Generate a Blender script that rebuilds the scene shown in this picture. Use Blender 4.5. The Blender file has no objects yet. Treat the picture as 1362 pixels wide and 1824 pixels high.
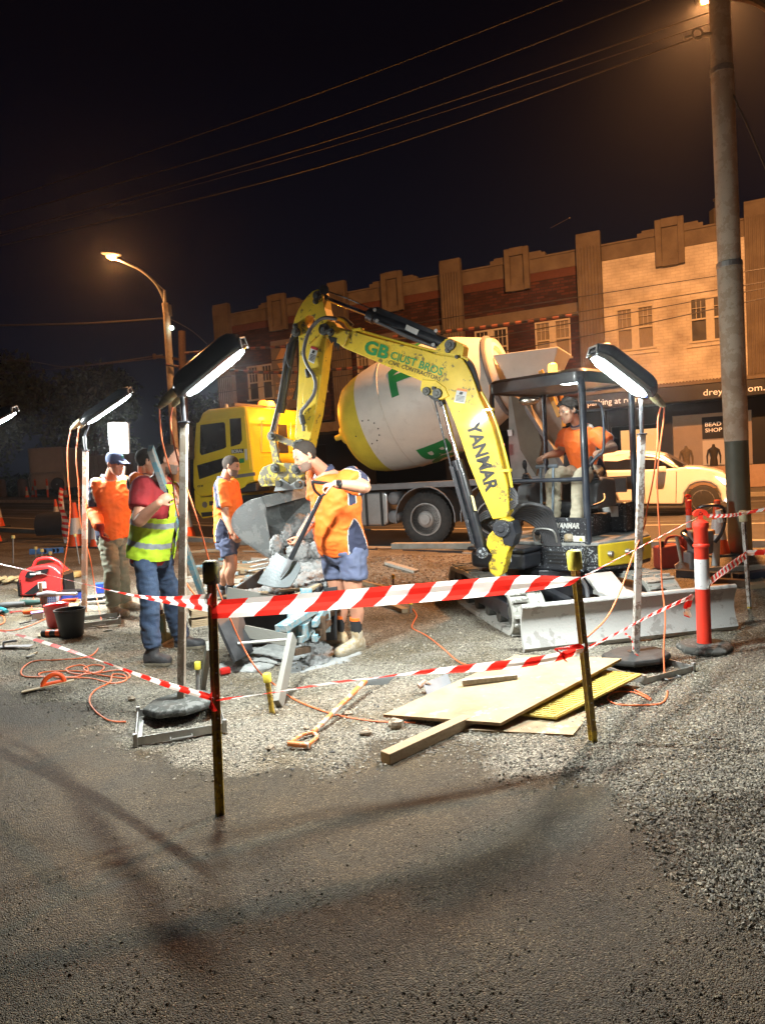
import bpy, bmesh, math, random
import numpy as np
from mathutils import Vector, Matrix, noise as mnoise
random.seed(7); np.random.seed(7)
SC=bpy.context.scene; COL=SC.collection
V=Vector; PI=math.pi
# ---------------------------------------------------------------- camera maths
F=1250.;CX=681.;CY=912.;CH=1.55
_p=math.radians(3.62);_r=math.radians(3.5)
EX=V((1,0,0));U0=V((0,math.sin(_p),math.cos(_p)));FW=V((0,math.cos(_p),-math.sin(_p)))
CR=EX*math.cos(_r)-U0*math.sin(_r);CU=EX*math.sin(_r)+U0*math.cos(_r)
CAM=V((0,0,CH))
def ray(u,v): return FW+CR*((u-CX)/F)-CU*((v-CY)/F)
def at(u,v,Y):
    q=ray(u,v);return CAM+q*(Y/q.y)
def g(x,y):
    t=-x-1.2
    s=math.log1p(math.exp(-abs(t)*1.5))/1.5+max(t,0)
    return 1.6*math.tanh(.06*s/1.6)
def gnd(u,v,dz=0):
    q=ray(u,v);s=.2;P=CAM
    while s<400:
        P=CAM+q*s
        if P.z<g(P.x,P.y)+dz:
            a,b=s/1.02,s
            for _ in range(30):
                m=(a+b)/2;M=CAM+q*m
                if M.z<g(M.x,M.y)+dz:b=m
                else:a=m
            P=CAM+q*a;return V((P.x,P.y,g(P.x,P.y)+dz))
        s*=1.02
    return P
def onp(u,v,P0,N):
    q=ray(u,v);P0=V(P0);N=V(N);return CAM+q*((P0-CAM).dot(N)/q.dot(N))
# ---------------------------------------------------------------- materials
MATS={}
def mat(name,col,rough=.6,metal=0.,dirt=.25,ds=4.,bump=0.,bs=60.,coat=0.,spec=.5,dcol=None,sub=0,emit=None,es=0,alpha=1,trans=0,streak=None):
    if name in MATS:return MATS[name]
    m=bpy.data.materials.new(name);m.use_nodes=True;nt=m.node_tree;N=nt.nodes;L=nt.links
    b=N['Principled BSDF'];c=(*col,1)
    b.inputs['Roughness'].default_value=rough;b.inputs['Metallic'].default_value=metal
    b.inputs['Specular IOR Level'].default_value=spec
    if coat:b.inputs['Coat Weight'].default_value=coat;b.inputs['Coat Roughness'].default_value=.08
    if sub:b.inputs['Subsurface Weight'].default_value=sub;b.inputs['Subsurface Radius'].default_value=(.01,.004,.002)
    if trans:b.inputs['Transmission Weight'].default_value=trans
    if emit:b.inputs['Emission Color'].default_value=(*emit,1);b.inputs['Emission Strength'].default_value=es
    tc=N.new('ShaderNodeTexCoord')
    if dirt>0:
        n=N.new('ShaderNodeTexNoise');n.inputs['Scale'].default_value=ds;n.inputs['Detail'].default_value=7;n.inputs['Roughness'].default_value=.65
        if streak:
            mp=N.new('ShaderNodeMapping');mp.inputs['Scale'].default_value=streak;L.new(tc.outputs['Object'],mp.inputs['Vector']);L.new(mp.outputs[0],n.inputs['Vector'])
        else:L.new(tc.outputs['Object'],n.inputs['Vector'])
        r=N.new('ShaderNodeValToRGB');r.color_ramp.elements[0].position=.38;r.color_ramp.elements[1].position=.68
        L.new(n.outputs['Fac'],r.inputs['Fac'])
        mx=N.new('ShaderNodeMix');mx.data_type='RGBA'
        mx.inputs['A'].default_value=c
        d=dcol or tuple(x*.45 for x in col);mx.inputs['B'].default_value=(*d,1)
        mu=N.new('ShaderNodeMath');mu.operation='MULTIPLY';mu.inputs[1].default_value=dirt
        L.new(r.outputs['Color'],mu.inputs[0]);L.new(mu.outputs[0],mx.inputs['Factor']);L.new(mx.outputs['Result'],b.inputs['Base Color'])
        mr=N.new('ShaderNodeMath');mr.operation='MULTIPLY_ADD';mr.inputs[1].default_value=.25*(1 if rough<.7 else .1);mr.inputs[2].default_value=rough
        L.new(mu.outputs[0],mr.inputs[0]);L.new(mr.outputs[0],b.inputs['Roughness'])
    else:b.inputs['Base Color'].default_value=c
    if bump:
        n2=N.new('ShaderNodeTexNoise');n2.inputs['Scale'].default_value=bs;n2.inputs['Detail'].default_value=5
        L.new(tc.outputs['Object'],n2.inputs['Vector'])
        bp=N.new('ShaderNodeBump');bp.inputs['Strength'].default_value=bump;bp.inputs['Distance'].default_value=.01
        L.new(n2.outputs['Fac'],bp.inputs['Height']);L.new(bp.outputs[0],b.inputs['Normal'])
    MATS[name]=m;return m
def speckmat(name,col,sc,scale=25,thr=.5,amt=1.,rough=.5,metal=0,coat=0,bump=0.,ds=1.):
    """paint with sharp-edged chips / splashes of a second colour"""
    if name in MATS:return MATS[name]
    m=mat(name,col,rough,metal,.3*ds,3,bump=bump,coat=coat)
    nt=m.node_tree;N=nt.nodes;L=nt.links;b=N['Principled BSDF']
    lk=[l for l in nt.links if l.to_socket==b.inputs['Base Color']][0].from_socket
    tc=N.new('ShaderNodeTexCoord')
    n=N.new('ShaderNodeTexNoise');n.inputs['Scale'].default_value=scale;n.inputs['Detail'].default_value=6;n.inputs['Roughness'].default_value=.7
    L.new(tc.outputs['Object'],n.inputs['Vector'])
    n3=N.new('ShaderNodeTexNoise');n3.inputs['Scale'].default_value=2.5;L.new(tc.outputs['Object'],n3.inputs['Vector'])
    ad=N.new('ShaderNodeMath');ad.operation='MULTIPLY_ADD';ad.inputs[1].default_value=.35;L.new(n3.outputs['Fac'],ad.inputs[0]);L.new(n.outputs['Fac'],ad.inputs[2])
    r=N.new('ShaderNodeValToRGB');r.color_ramp.elements[0].position=thr+.17;r.color_ramp.elements[1].position=thr+.2
    L.new(ad.outputs[0],r.inputs['Fac'])
    mu=N.new('ShaderNodeMath');mu.operation='MULTIPLY';mu.inputs[1].default_value=amt;L.new(r.outputs['Color'],mu.inputs[0])
    mx=N.new('ShaderNodeMix');mx.data_type='RGBA';L.new(lk,mx.inputs['A']);mx.inputs['B'].default_value=(*sc,1)
    L.new(mu.outputs[0],mx.inputs['Factor']);L.new(mx.outputs['Result'],b.inputs['Base Color'])
    return m
def brickmat(name,c1,c2,mortar,P0,S,bump=.6,scale=1.,worn=None):
    m=bpy.data.materials.new(name);m.use_nodes=True;nt=m.node_tree;N=nt.nodes;L=nt.links
    b=N['Principled BSDF'];b.inputs['Roughness'].default_value=.9;b.inputs['Specular IOR Level'].default_value=.2
    ge=N.new('ShaderNodeNewGeometry')
    d=N.new('ShaderNodeVectorMath');d.operation='DOT_PRODUCT';L.new(ge.outputs['Position'],d.inputs[0]);d.inputs[1].default_value=(S.x,S.y,0)
    sp=N.new('ShaderNodeSeparateXYZ');L.new(ge.outputs['Position'],sp.inputs[0])
    cb=N.new('ShaderNodeCombineXYZ');L.new(d.outputs['Value'],cb.inputs[0]);L.new(sp.outputs['Z'],cb.inputs[1])
    br=N.new('ShaderNodeTexBrick');L.new(cb.outputs[0],br.inputs['Vector'])
    br.inputs['Scale'].default_value=1;br.inputs['Brick Width'].default_value=.30*scale;br.inputs['Row Height'].default_value=.108*scale
    br.inputs['Mortar Size'].default_value=.013;br.inputs['Color1'].default_value=(*c1,1);br.inputs['Color2'].default_value=(*c2,1);br.inputs['Mortar'].default_value=(*mortar,1)
    br.inputs['Bias'].default_value=.1
    n=N.new('ShaderNodeTexNoise');n.inputs['Scale'].default_value=1.2;n.inputs['Detail'].default_value=8;L.new(cb.outputs[0],n.inputs['Vector'])
    mx=N.new('ShaderNodeMix');mx.data_type='RGBA';mx.blend_type='MULTIPLY'
    rr=N.new('ShaderNodeValToRGB');rr.color_ramp.elements[0].position=.3;rr.color_ramp.elements[0].color=(.5,.47,.45,1);rr.color_ramp.elements[1].position=.7;rr.color_ramp.elements[1].color=(1,1,1,1)
    L.new(n.outputs['Fac'],rr.inputs['Fac']);L.new(br.outputs['Color'],mx.inputs['A']);L.new(rr.outputs['Color'],mx.inputs['B']);mx.inputs['Factor'].default_value=1.
    L.new(mx.outputs['Result'],b.inputs['Base Color'])
    bp=N.new('ShaderNodeBump');bp.inputs['Strength'].default_value=bump;bp.inputs['Distance'].default_value=.012;bp.invert=True
    L.new(br.outputs['Fac'],bp.inputs['Height']);L.new(bp.outputs[0],b.inputs['Normal'])
    MATS[name]=m;return m
# ---------------------------------------------------------------- mesh building
ORG={};LAST=[]
NOSPLIT={'lettering','hair','shirt','vest','body','trousers','shorts','dot_pattern','raised_pattern','vent','hole_marker','sticker_print','graphic_panel','wheel_nut','hand_hole','hatch_bolt','frame','foliage','crown','trunk','window','pressed_panel','gutter_strip','tattoo','label','parapet','blade_rim','warning_triangle','awning'}
def tag(o,label=None,cat=None,group=None,kind=None):
    if label:o['label']=label
    if cat:o['category']=cat
    if group:o['group']=group
    if kind:o['kind']=kind
    return o
def thing(name,label,cat,loc,group=None,rz=0):
    o=bpy.data.objects.new(name,None);o.empty_display_size=.1;COL.objects.link(o);o.location=V(loc);o.rotation_euler=(0,0,rz)
    ORG[o.name]=V(loc);tag(o,label,cat,group);return o
def frame(z,hint=V((0,0,1))):
    z=z.normalized()
    if abs(z.dot(hint))>.98:hint=V((1,0,0)) if abs(z.x)<.9 else V((0,1,0))
    x=hint.cross(z).normalized();return x,z.cross(x),z
class MB:
    def __init__(s):s.v=[];s.f=[];s.m=[]
    def add(s,vs,fs,mi=0):
        o=len(s.v);s.v+= [tuple(a) for a in vs];s.f+=[tuple(i+o for i in f) for f in fs];s.m+=[mi]*len(fs);return s
    def obox(s,c,ax,ay,az,mi=0):
        """box at centre c with half-axis vectors"""
        c=V(c);P=[c+ax*i+ay*j+az*k for i in(-1,1) for j in(-1,1) for k in(-1,1)]
        s.add(P,[(0,1,3,2),(4,6,7,5),(0,4,5,1),(2,3,7,6),(0,2,6,4),(1,5,7,3)],mi)
        return s
    def box(s,c,sz,rz=0,mi=0):
        a=V((math.cos(rz),math.sin(rz),0));b=V((-a.y,a.x,0));return s.obox(c,a*sz[0]/2,b*sz[1]/2,V((0,0,sz[2]/2)),mi)
    def bar(s,a,b,w,h,up=V((0,0,1)),mi=0):
        a=V(a);b=V(b);x,y,z=frame(b-a,up);return s.obox((a+b)/2,x*w/2,y*h/2,(b-a)/2,mi)
    def rings(s,R,cap=True,mi=0,closed=True):
        n=len(R[0]);o=[tuple(p) for r in R for p in r];f=[]
        for i in range(len(R)-1):
            for j in range(n if closed else n-1):
                k=(j+1)%n;f.append((i*n+j,i*n+k,(i+1)*n+k,(i+1)*n+j))
        if cap:f.append(tuple(range(n-1,-1,-1)));f.append(tuple((len(R)-1)*n+j for j in range(n)))
        return s.add(o,f,mi)
    def tube(s,P,r,n=8,mi=0,cap=True):
        P=[V(p) for p in P];m=len(P);rr=r if isinstance(r,(list,tuple)) else [r]*m
        x=None;R=[]
        for i in range(m):
            t=(P[min(i+1,m-1)]-P[max(i-1,0)])
            if t.length<1e-9:t=V((0,0,1))
            t.normalize()
            if x is None:x,_,_=frame(t)
            x=(x-t*x.dot(t))
            if x.length<1e-6:x,_,_=frame(t)
            x.normalize();y=t.cross(x)
            R.append([P[i]+(x*math.cos(2*PI*k/n)+y*math.sin(2*PI*k/n))*rr[i] for k in range(n)])
        return s.rings(R,cap,mi)
    def cyl(s,a,b,r,r2=None,n=16,mi=0):return s.tube([a,b],[r,r if r2 is None else r2],n,mi)
    def lathe(s,c,prof,axis=V((0,0,1)),n=20,mi=0):
        c=V(c);x,y,z=frame(V(axis))
        return s.rings([[c+z*h+(x*math.cos(2*PI*k/n)+y*math.sin(2*PI*k/n))*max(r,1e-4) for k in range(n)] for r,h in prof],True,mi)
    def ell(s,c,ax,ay,az,n=12,m=8,mi=0):
        c=V(c);R=[]
        for i in range(m+1):
            t=PI*i/m;t=min(max(t,.04),PI-.04)
            R.append([c-az*math.cos(t)+(ax*math.cos(2*PI*k/n)+ay*math.sin(2*PI*k/n))*math.sin(t) for k in range(n)])
        return s.rings(R,True,mi)
    def sph(s,c,r,n=12,m=8,mi=0):return s.ell(c,V((r,0,0)),V((0,r,0)),V((0,0,r)),n,m,mi)
    def prism(s,P,d,mi=0,holes=None):
        """polygon P (3-D points, any winding) extruded by vector d"""
        P=[V(p) for p in P];n=len(P);N=V((0,0,0))
        for i in range(n):N+=P[i].cross(P[(i+1)%n])
        if N.dot(d)>0:P=P[::-1]
        from mathutils.geometry import tessellate_polygon
        if holes:
            loops=[P]+[[V(q) for q in h] for h in holes]
            tri=tessellate_polygon(loops);allp=[q for l in loops for q in l];k=len(allp)
            vs=allp+[q+d for q in allp];fs=[]
            for t in tri:
                a,b,c=[allp[i] for i in t]
                nn=(b-a).cross(c-a)
                t=tuple(t)
                if nn.dot(d)>0:t=t[::-1]
                fs.append(t);fs.append(tuple(i+k for i in t[::-1]))
            o=0
            for l in loops:
                for i in range(len(l)):
                    j=(i+1)%len(l);fs.append((o+i,o+i+k,o+j+k,o+j)) 
                o+=len(l)
            return s.add(vs,fs,mi)
        vs=P+[p+d for p in P]
        fs=[tuple(range(n)),tuple(range(2*n-1,n-1,-1))]+[(i,i+n,(i+1)%n+n,(i+1)%n) for i in range(n)]
        return s.add(vs,fs,mi)
    def pieces(s):
        """separate pieces of the mesh (shells whose boxes do not touch)"""
        n=len(s.v);pa=list(range(n))
        def fd(i):
            while pa[i]!=i:pa[i]=pa[pa[i]];i=pa[i]
            return i
        for f in s.f:
            a=fd(f[0])
            for i in f[1:]:
                b=fd(i)
                if a!=b:pa[b]=a
        bb={}
        for i,v in enumerate(s.v):
            r=fd(i);q=bb.get(r)
            if q is None:bb[r]=[list(v),list(v)]
            else:
                for k in range(3):
                    if v[k]<q[0][k]:q[0][k]=v[k]
                    if v[k]>q[1][k]:q[1][k]=v[k]
        ks=list(bb)
        if len(ks)>90:return None
        g_={k:k for k in ks}
        def fg(i):
            while g_[i]!=i:i=g_[i]
            return i
        for i,a in enumerate(ks):
            for b in ks[i+1:]:
                if all(bb[a][0][k]<=bb[b][1][k]+.002 and bb[b][0][k]<=bb[a][1][k]+.002 for k in range(3)):g_[fg(b)]=fg(a)
        rt={k:fg(k) for k in ks};ids=sorted(set(rt.values()))
        if not 2<=len(ids)<=12:return None
        out=[]
        for r in ids:
            m=MB();ix={}
            for i,v in enumerate(s.v):
                if rt[fd(i)]==r:ix[i]=len(m.v);m.v.append(v)
            for f,mi in zip(s.f,s.m):
                if f[0] in ix:m.f.append(tuple(ix[i] for i in f));m.m.append(mi)
            if m.f:out.append(m)
        return out
    def build(s,name,mats,parent=None,loc=None,bevel=0,smooth=False,seg=2,label=None,fixn=True,mods=None,nosplit=False):
        if parent is not None and not nosplit and name not in NOSPLIT and len(s.f)<9000:
            ps=s.pieces()
            if ps:
                o=[q.build(name,mats,parent,loc,bevel,smooth,seg,label,fixn,None,True) for q in ps];LAST[:]=o;return o[0]
        if parent is not None:org=ORG[parent.name]
        elif loc is not None:org=V(loc)
        else:
            a=np.array(s.v);org=V(((a[:,0].min()+a[:,0].max())/2,(a[:,1].min()+a[:,1].max())/2,a[:,2].min()))
        me=bpy.data.meshes.new(name)
        vv=[(x-org.x,y-org.y,z-org.z) for x,y,z in s.v]
        me.from_pydata(vv,[],s.f)
        ml=mats if isinstance(mats,(list,tuple)) else [mats]
        for q in ml:me.materials.append(q)
        if len(ml)>1:me.polygons.foreach_set('material_index',s.m)
        if fixn:
            bm=bmesh.new();bm.from_mesh(me);bmesh.ops.recalc_face_normals(bm,faces=bm.faces);bm.to_mesh(me);bm.free()
        if smooth:
            me.polygons.foreach_set('use_smooth',[True]*len(me.polygons))
            try:me.set_sharp_from_angle(angle=math.radians(40 if smooth is True else smooth))
            except Exception:pass
        me.update()
        o=bpy.data.objects.new(name,me);COL.objects.link(o)
        ORG[o.name]=org
        if parent is None:o.location=org
        else:o.parent=parent
        if bevel:
            b=o.modifiers.new('bev','BEVEL');b.width=bevel;b.segments=seg;b.limit_method='ANGLE';b.angle_limit=math.radians(35)
        if label:o['label']=label
        return o
def copy_tree(o,parent=None):
    c=o.copy();COL.objects.link(c)
    if parent is not None:c.parent=parent
    ORG[c.name]=ORG[o.name]
    for ch in list(o.children):copy_tree(ch,c)
    return c
def spline(P,n=8,closed=False):
    P=[V(p) for p in P];out=[]
    m=len(P)
    for i in range(m-1):
        a=P[max(i-1,0)];b=P[i];c=P[i+1];d=P[min(i+2,m-1)]
        for k in range(n):
            t=k/n
            out.append(.5*((2*b)+(c-a)*t+(2*a-5*b+4*c-d)*t*t+(3*b-a-3*c+d)*t**3))
    out.append(P[-1]);return out
def sag(a,b,h,n=24):
    a=V(a);b=V(b);return [a.lerp(b,i/n)-V((0,0,h*4*(i/n)*(1-i/n))) for i in range(n+1)]
def text_mesh(txt,bold=.0,extr=.02):
    cu=bpy.data.curves.new('t','FONT');cu.body=txt;cu.offset=bold;cu.extrude=extr;cu.resolution_u=3
    o=bpy.data.objects.new('t',cu);COL.objects.link(o)
    dg=bpy.context.evaluated_depsgraph_get();me=bpy.data.meshes.new_from_object(o.evaluated_get(dg))
    vs=[v.co.copy() for v in me.vertices];fs=[tuple(p.vertices) for p in me.polygons]
    COL.objects.unlink(o);bpy.data.objects.remove(o);bpy.data.meshes.remove(me);return vs,fs
def text(mb,txt,P,X,Y,w,h,N,depth=.003,bold=.02,mi=0,shear=0):
    """text fitted to width w (m) and cap height h (m): baseline start P, axes X,Y, front normal N"""
    vs,fs=text_mesh(txt,bold)
    x0=min(v.x for v in vs);x1=max(v.x for v in vs);y1=.69
    P=V(P);X=V(X).normalized();Y=V(Y).normalized();N=V(N).normalized()
    mb.add([P+X*((v.x-x0+shear*v.y)/(x1-x0)*w)+Y*(v.y/y1*h)+N*(depth/2+(depth/2 if v.z>0 else -depth/2)) for v in vs],fs,mi)
# ---------------------------------------------------------------- world, camera
w=bpy.data.worlds.new('World');SC.world=w;w.use_nodes=True
bg=w.node_tree.nodes['Background']
_tc=w.node_tree.nodes.new('ShaderNodeTexCoord');_sx=w.node_tree.nodes.new('ShaderNodeSeparateXYZ')
_cr=w.node_tree.nodes.new('ShaderNodeValToRGB');w.node_tree.links.new(_tc.outputs['Generated'],_sx.inputs[0])
w.node_tree.links.new(_sx.outputs['Z'],_cr.inputs['Fac']);w.node_tree.links.new(_cr.outputs['Color'],bg.inputs['Color'])
_cr.color_ramp.elements[0].color=(.0042,.0050,.0105,1);_cr.color_ramp.elements[0].position=0.02
_cr.color_ramp.elements[1].color=(.0022,.0016,.0030,1);_cr.color_ramp.elements[1].position=.5
bg.inputs['Strength'].default_value=1.0
cd=bpy.data.cameras.new('camera');cam=bpy.data.objects.new('camera',cd);COL.objects.link(cam);SC.camera=cam
cd.sensor_fit='VERTICAL';cd.sensor_height=36;cd.lens=36*F/1824;cd.clip_end=800;cd.clip_start=.05
M=Matrix((CR,CU,-FW)).transposed().to_4x4();M.translation=CAM;cam.matrix_world=M
SC.view_settings.view_transform='Standard';SC.view_settings.look='None';SC.view_settings.exposure=0;SC.view_settings.gamma=1
SC.cycles.use_denoising=True;SC.cycles.use_light_tree=True;SC.cycles.max_bounces=6;SC.cycles.diffuse_bounces=3;SC.cycles.glossy_bounces=3;SC.cycles.transparent_max_bounces=8
SC.cycles.sample_clamp_indirect=4;SC.cycles.caustics_reflective=False;SC.cycles.caustics_refractive=False
def area(loc,dirv,sx,sy,power,col,parent=None,spread=180,name='lamp_light',xax=None):
    l=bpy.data.lights.new(name,'AREA');l.shape='RECTANGLE';l.size=sx;l.size_y=sy;l.energy=power;l.color=col;l.spread=math.radians(spread)
    o=bpy.data.objects.new(name,l);COL.objects.link(o)
    z=-V(dirv).normalized()
    x=V(xax) if xax is not None else frame(z)[0]
    x=(x-z*x.dot(z)).normalized();y=z.cross(x)
    m=Matrix((x,y,z)).transposed().to_4x4()
    if parent is not None:
        m.translation=V(loc)-ORG[parent.name];o.parent=parent;o.matrix_local=m
    else:m.translation=V(loc);o.matrix_world=m
    return o
def point(loc,power,col,r=.05,parent=None,name='lamp_light'):
    l=bpy.data.lights.new(name,'POINT');l.energy=power;l.color=col;l.shadow_soft_size=r
    o=bpy.data.objects.new(name,l);COL.objects.link(o);o.location=V(loc)-(ORG[parent.name] if parent else V((0,0,0)))
    if parent is not None:o.parent=parent
    return o
SOD=(1.,.42,.10);LEDC=(.93,1.,.97)
# common materials
M_steel=mat('galvanised_steel',(.45,.45,.43),.45,.8,.5,9,bump=.1)
M_rust=mat('rusty_steel',(.12,.075,.045),.8,.3,.6,14,bump=.4,dcol=(.05,.03,.02))
M_blk=mat('black_paint',(.012,.012,.014),.35,0,.3,6)
M_rub=mat('black_rubber',(.018,.018,.018),.75,0,.5,12,bump=.3,dcol=(.06,.055,.05))
M_wood=mat('raw_timber',(.34,.25,.15),.8,0,.5,5,bump=.3,streak=(3,3,18),dcol=(.22,.15,.08))
M_woodg=mat('grey_timber',(.36,.33,.28),.85,0,.6,7,bump=.4,streak=(12,3,3),dcol=(.16,.14,.12))
M_wblue=speckmat('blue_treated_timber',(.13,.29,.36),(.30,.30,.28),18,.50,.8,.8,bump=.3)
M_ply=speckmat('plywood',(.38,.285,.165),(.42,.40,.36),9,.60,.5,.75,bump=.12,ds=2.6)
M_plye=mat('plywood_edge',(.30,.2,.11),.9,0,.5,30)
M_red=mat('tape_red',(.62,.02,.015),.35,0,.12,9)
M_wht=mat('tape_white',(.75,.72,.68),.35,0,.25,9)
M_hired=mat('bollard_red',(.85,.045,.02),.42,0,.3,7,dcol=(.4,.05,.03),bump=.05)
M_refl=speckmat('reflective_white',(.62,.62,.62),(.3,.3,.3),60,.55,.7,.4)
M_cord=mat('orange_cord',(.75,.16,.05),.5,0,.2,10)
def tapemat(n,c):
    m=mat(n,c,.35,0,.18,9);nt=m.node_tree;b=nt.nodes['Principled BSDF'];o=nt.nodes['Material Output'];t=nt.nodes.new('ShaderNodeBsdfTranslucent');t.inputs[0].default_value=(*c,1);x=nt.nodes.new('ShaderNodeMixShader');x.inputs[0].default_value=.5
    nt.links.new(b.outputs[0],x.inputs[1]);nt.links.new(t.outputs[0],x.inputs[2]);nt.links.new(x.outputs[0],o.inputs['Surface']);return m
M_tred=tapemat('tape_red_film',(.80,.03,.02));M_twht=tapemat('tape_white_film',(.85,.82,.78))
M_capy=mat('yellow_cap',(.75,.62,.06),.5,0,.3,20,dcol=(.35,.28,.05))
M_conc=mat('fresh_concrete',(.34,.35,.34),.75,0,.5,14,bump=1.0,bs=90)
M_led=mat('led_tube',(1,1,1),.3,0,0,emit=(.85,.95,1.),es=40)
M_glassd=mat('dark_glass',(.008,.008,.009),.12,0,0,spec=.35)
# ================================================================= SETTING
SA=math.radians(64.2);S2=V((-math.sin(SA),math.cos(SA),0));N2=V((-math.cos(SA),-math.sin(SA),0))  # street direction (to the left), normal to camera
def sst(v):v=max(0,min(1,v));return v*v*(3-2*v)
# ---- ground sheet
def graded(lo,a,b,hi,d,k=1.14):
    xs=list(np.arange(a,b,d));s=d
    x=b
    while x<hi:xs.append(x);s*=k;x+=s
    xs.append(hi);x=a;s=d
    while True:
        s*=k;x-=s
        if x<lo:break
        xs.insert(0,x)
    xs.insert(0,lo);return xs
gx=graded(-160,-3.6,4.4,160,.032);gy=graded(-14,1.3,8.2,300,.032)
# boundary asphalt / gravel in ground coords, from where the edge runs
EDGE=[gnd(u,v) for u,v in [(-150,1190),(0,1222),(120,1262),(240,1322),(380,1368),(520,1352),(600,1375),(720,1330),(900,1372),(1100,1395),(1150,1420),(1210,1500),(1290,1560),(1362,1602),(1500,1720)]]
def inpoly(x,y,P):
    c=False;n=len(P);j=n-1
    for i in range(n):
        if (P[i][1]>y)!=(P[j][1]>y) and x<(P[j][0]-P[i][0])*(y-P[i][1])/(P[j][1]-P[i][1])+P[i][0]:c=not c
        j=i
    return c
EP=[(p.x,p.y) for p in EDGE]
def edist(x,y):
    d=9
    for i in range(len(EP)-1):
        a,b=EP[i],EP[i+1];dx,dy=b[0]-a[0],b[1]-a[1];t=max(0,min(1,((x-a[0])*dx+(y-a[1])*dy)/(dx*dx+dy*dy)))
        e=math.hypot(x-a[0]-t*dx,y-a[1]-t*dy)
        if e<d:d=e
    return d
PLOW=[(-40,EP[0][1]),]+EP+[(40,EP[-1][1]-1),(40,-20),(-40,-20)]
KERB0=gnd(650,978)      # street edge line passes here along S2
def kd(x,y):return (V((x,y,0))-V((KERB0.x,KERB0.y,0))).dot(-N2)    # >0 beyond the kerb (street)
SPILL=gnd(560,1165)
MOUND=[(gnd(640,1020),.5,.10),(gnd(720,1010),.7,.12),(gnd(790,1070),.45,.05),(gnd(610,1140),.28,.07),(gnd(700,1000),.9,.05)]
verts=[];zone=[];spill=[]
nx,ny=len(gx),len(gy)
for y in gy:
    for x in gx:
        near=(-12<x<12 and -2<y<16)
        z=g(x,y);zn=0.;sp=0.
        if near:
            k=kd(x,y)
            low=inpoly(x,y,PLOW);e=edist(x,y) if -5<x<6 and y<9 else 9
            sgn=-e if low else e
            nz=mnoise.fractal(V((x*1.7,y*1.7,0)),1,2,4)
            zn=sst(.5+(sgn+nz*.30)/.42)
            st=sst((k+.10)/.12)          # street
            zn*=1-st
            z+=zn*(.018*mnoise.fractal(V((x*2.2,y*2.2,3)),1,2,4)+.007*mnoise.noise(V((x*22,y*22,0)))+.012)
            z+=(1-zn)*(1-st)*.006*mnoise.fractal(V((x*1.5,y*1.5,9)),1,2,3)
            for c,rr,hh in MOUND:
                d=math.hypot(x-c.x,y-c.y)
                if d<rr:z+=hh*sst(1-d/rr)*(1-st)*(1+.4*mnoise.noise(V((x*9,y*9,1))))
            d=math.hypot((x-SPILL.x)*1.0,(y-SPILL.y)*.8)
            sp=sst(1.5-d/.42+nz*.9)*.8
        verts.append((x,y,z));zone.append(zn);spill.append(sp)
fs=[(j*nx+i,j*nx+i+1,(j+1)*nx+i+1,(j+1)*nx+i) for j in range(ny-1) for i in range(nx-1)]
me=bpy.data.meshes.new('ground');me.from_pydata(verts,[],fs);me.polygons.foreach_set('use_smooth',[True]*len(fs))
for nm,arr in (('zone',zone),('spill',spill)):
    a=me.attributes.new(nm,'FLOAT','POINT');a.data.foreach_set('value',arr)
ground=bpy.data.objects.new('ground',me);COL.objects.link(ground);tag(ground,kind='structure')
GZ=(gx,gy)
def gh(x,y):
    """height of the built ground sheet"""
    import bisect
    i=max(0,min(nx-2,bisect.bisect(gx,x)-1));j=max(0,min(ny-2,bisect.bisect(gy,y)-1))
    a=(x-gx[i])/(gx[i+1]-gx[i]);b=(y-gy[j])/(gy[j+1]-gy[j])
    z=lambda p,q:verts[q*nx+p][2]
    return (z(i,j)*(1-a)+z(i+1,j)*a)*(1-b)+(z(i,j+1)*(1-a)+z(i+1,j+1)*a)*b
def gp(u,v,dz=0):
    P=gnd(u,v);return V((P.x,P.y,gh(P.x,P.y)+dz))
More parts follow.
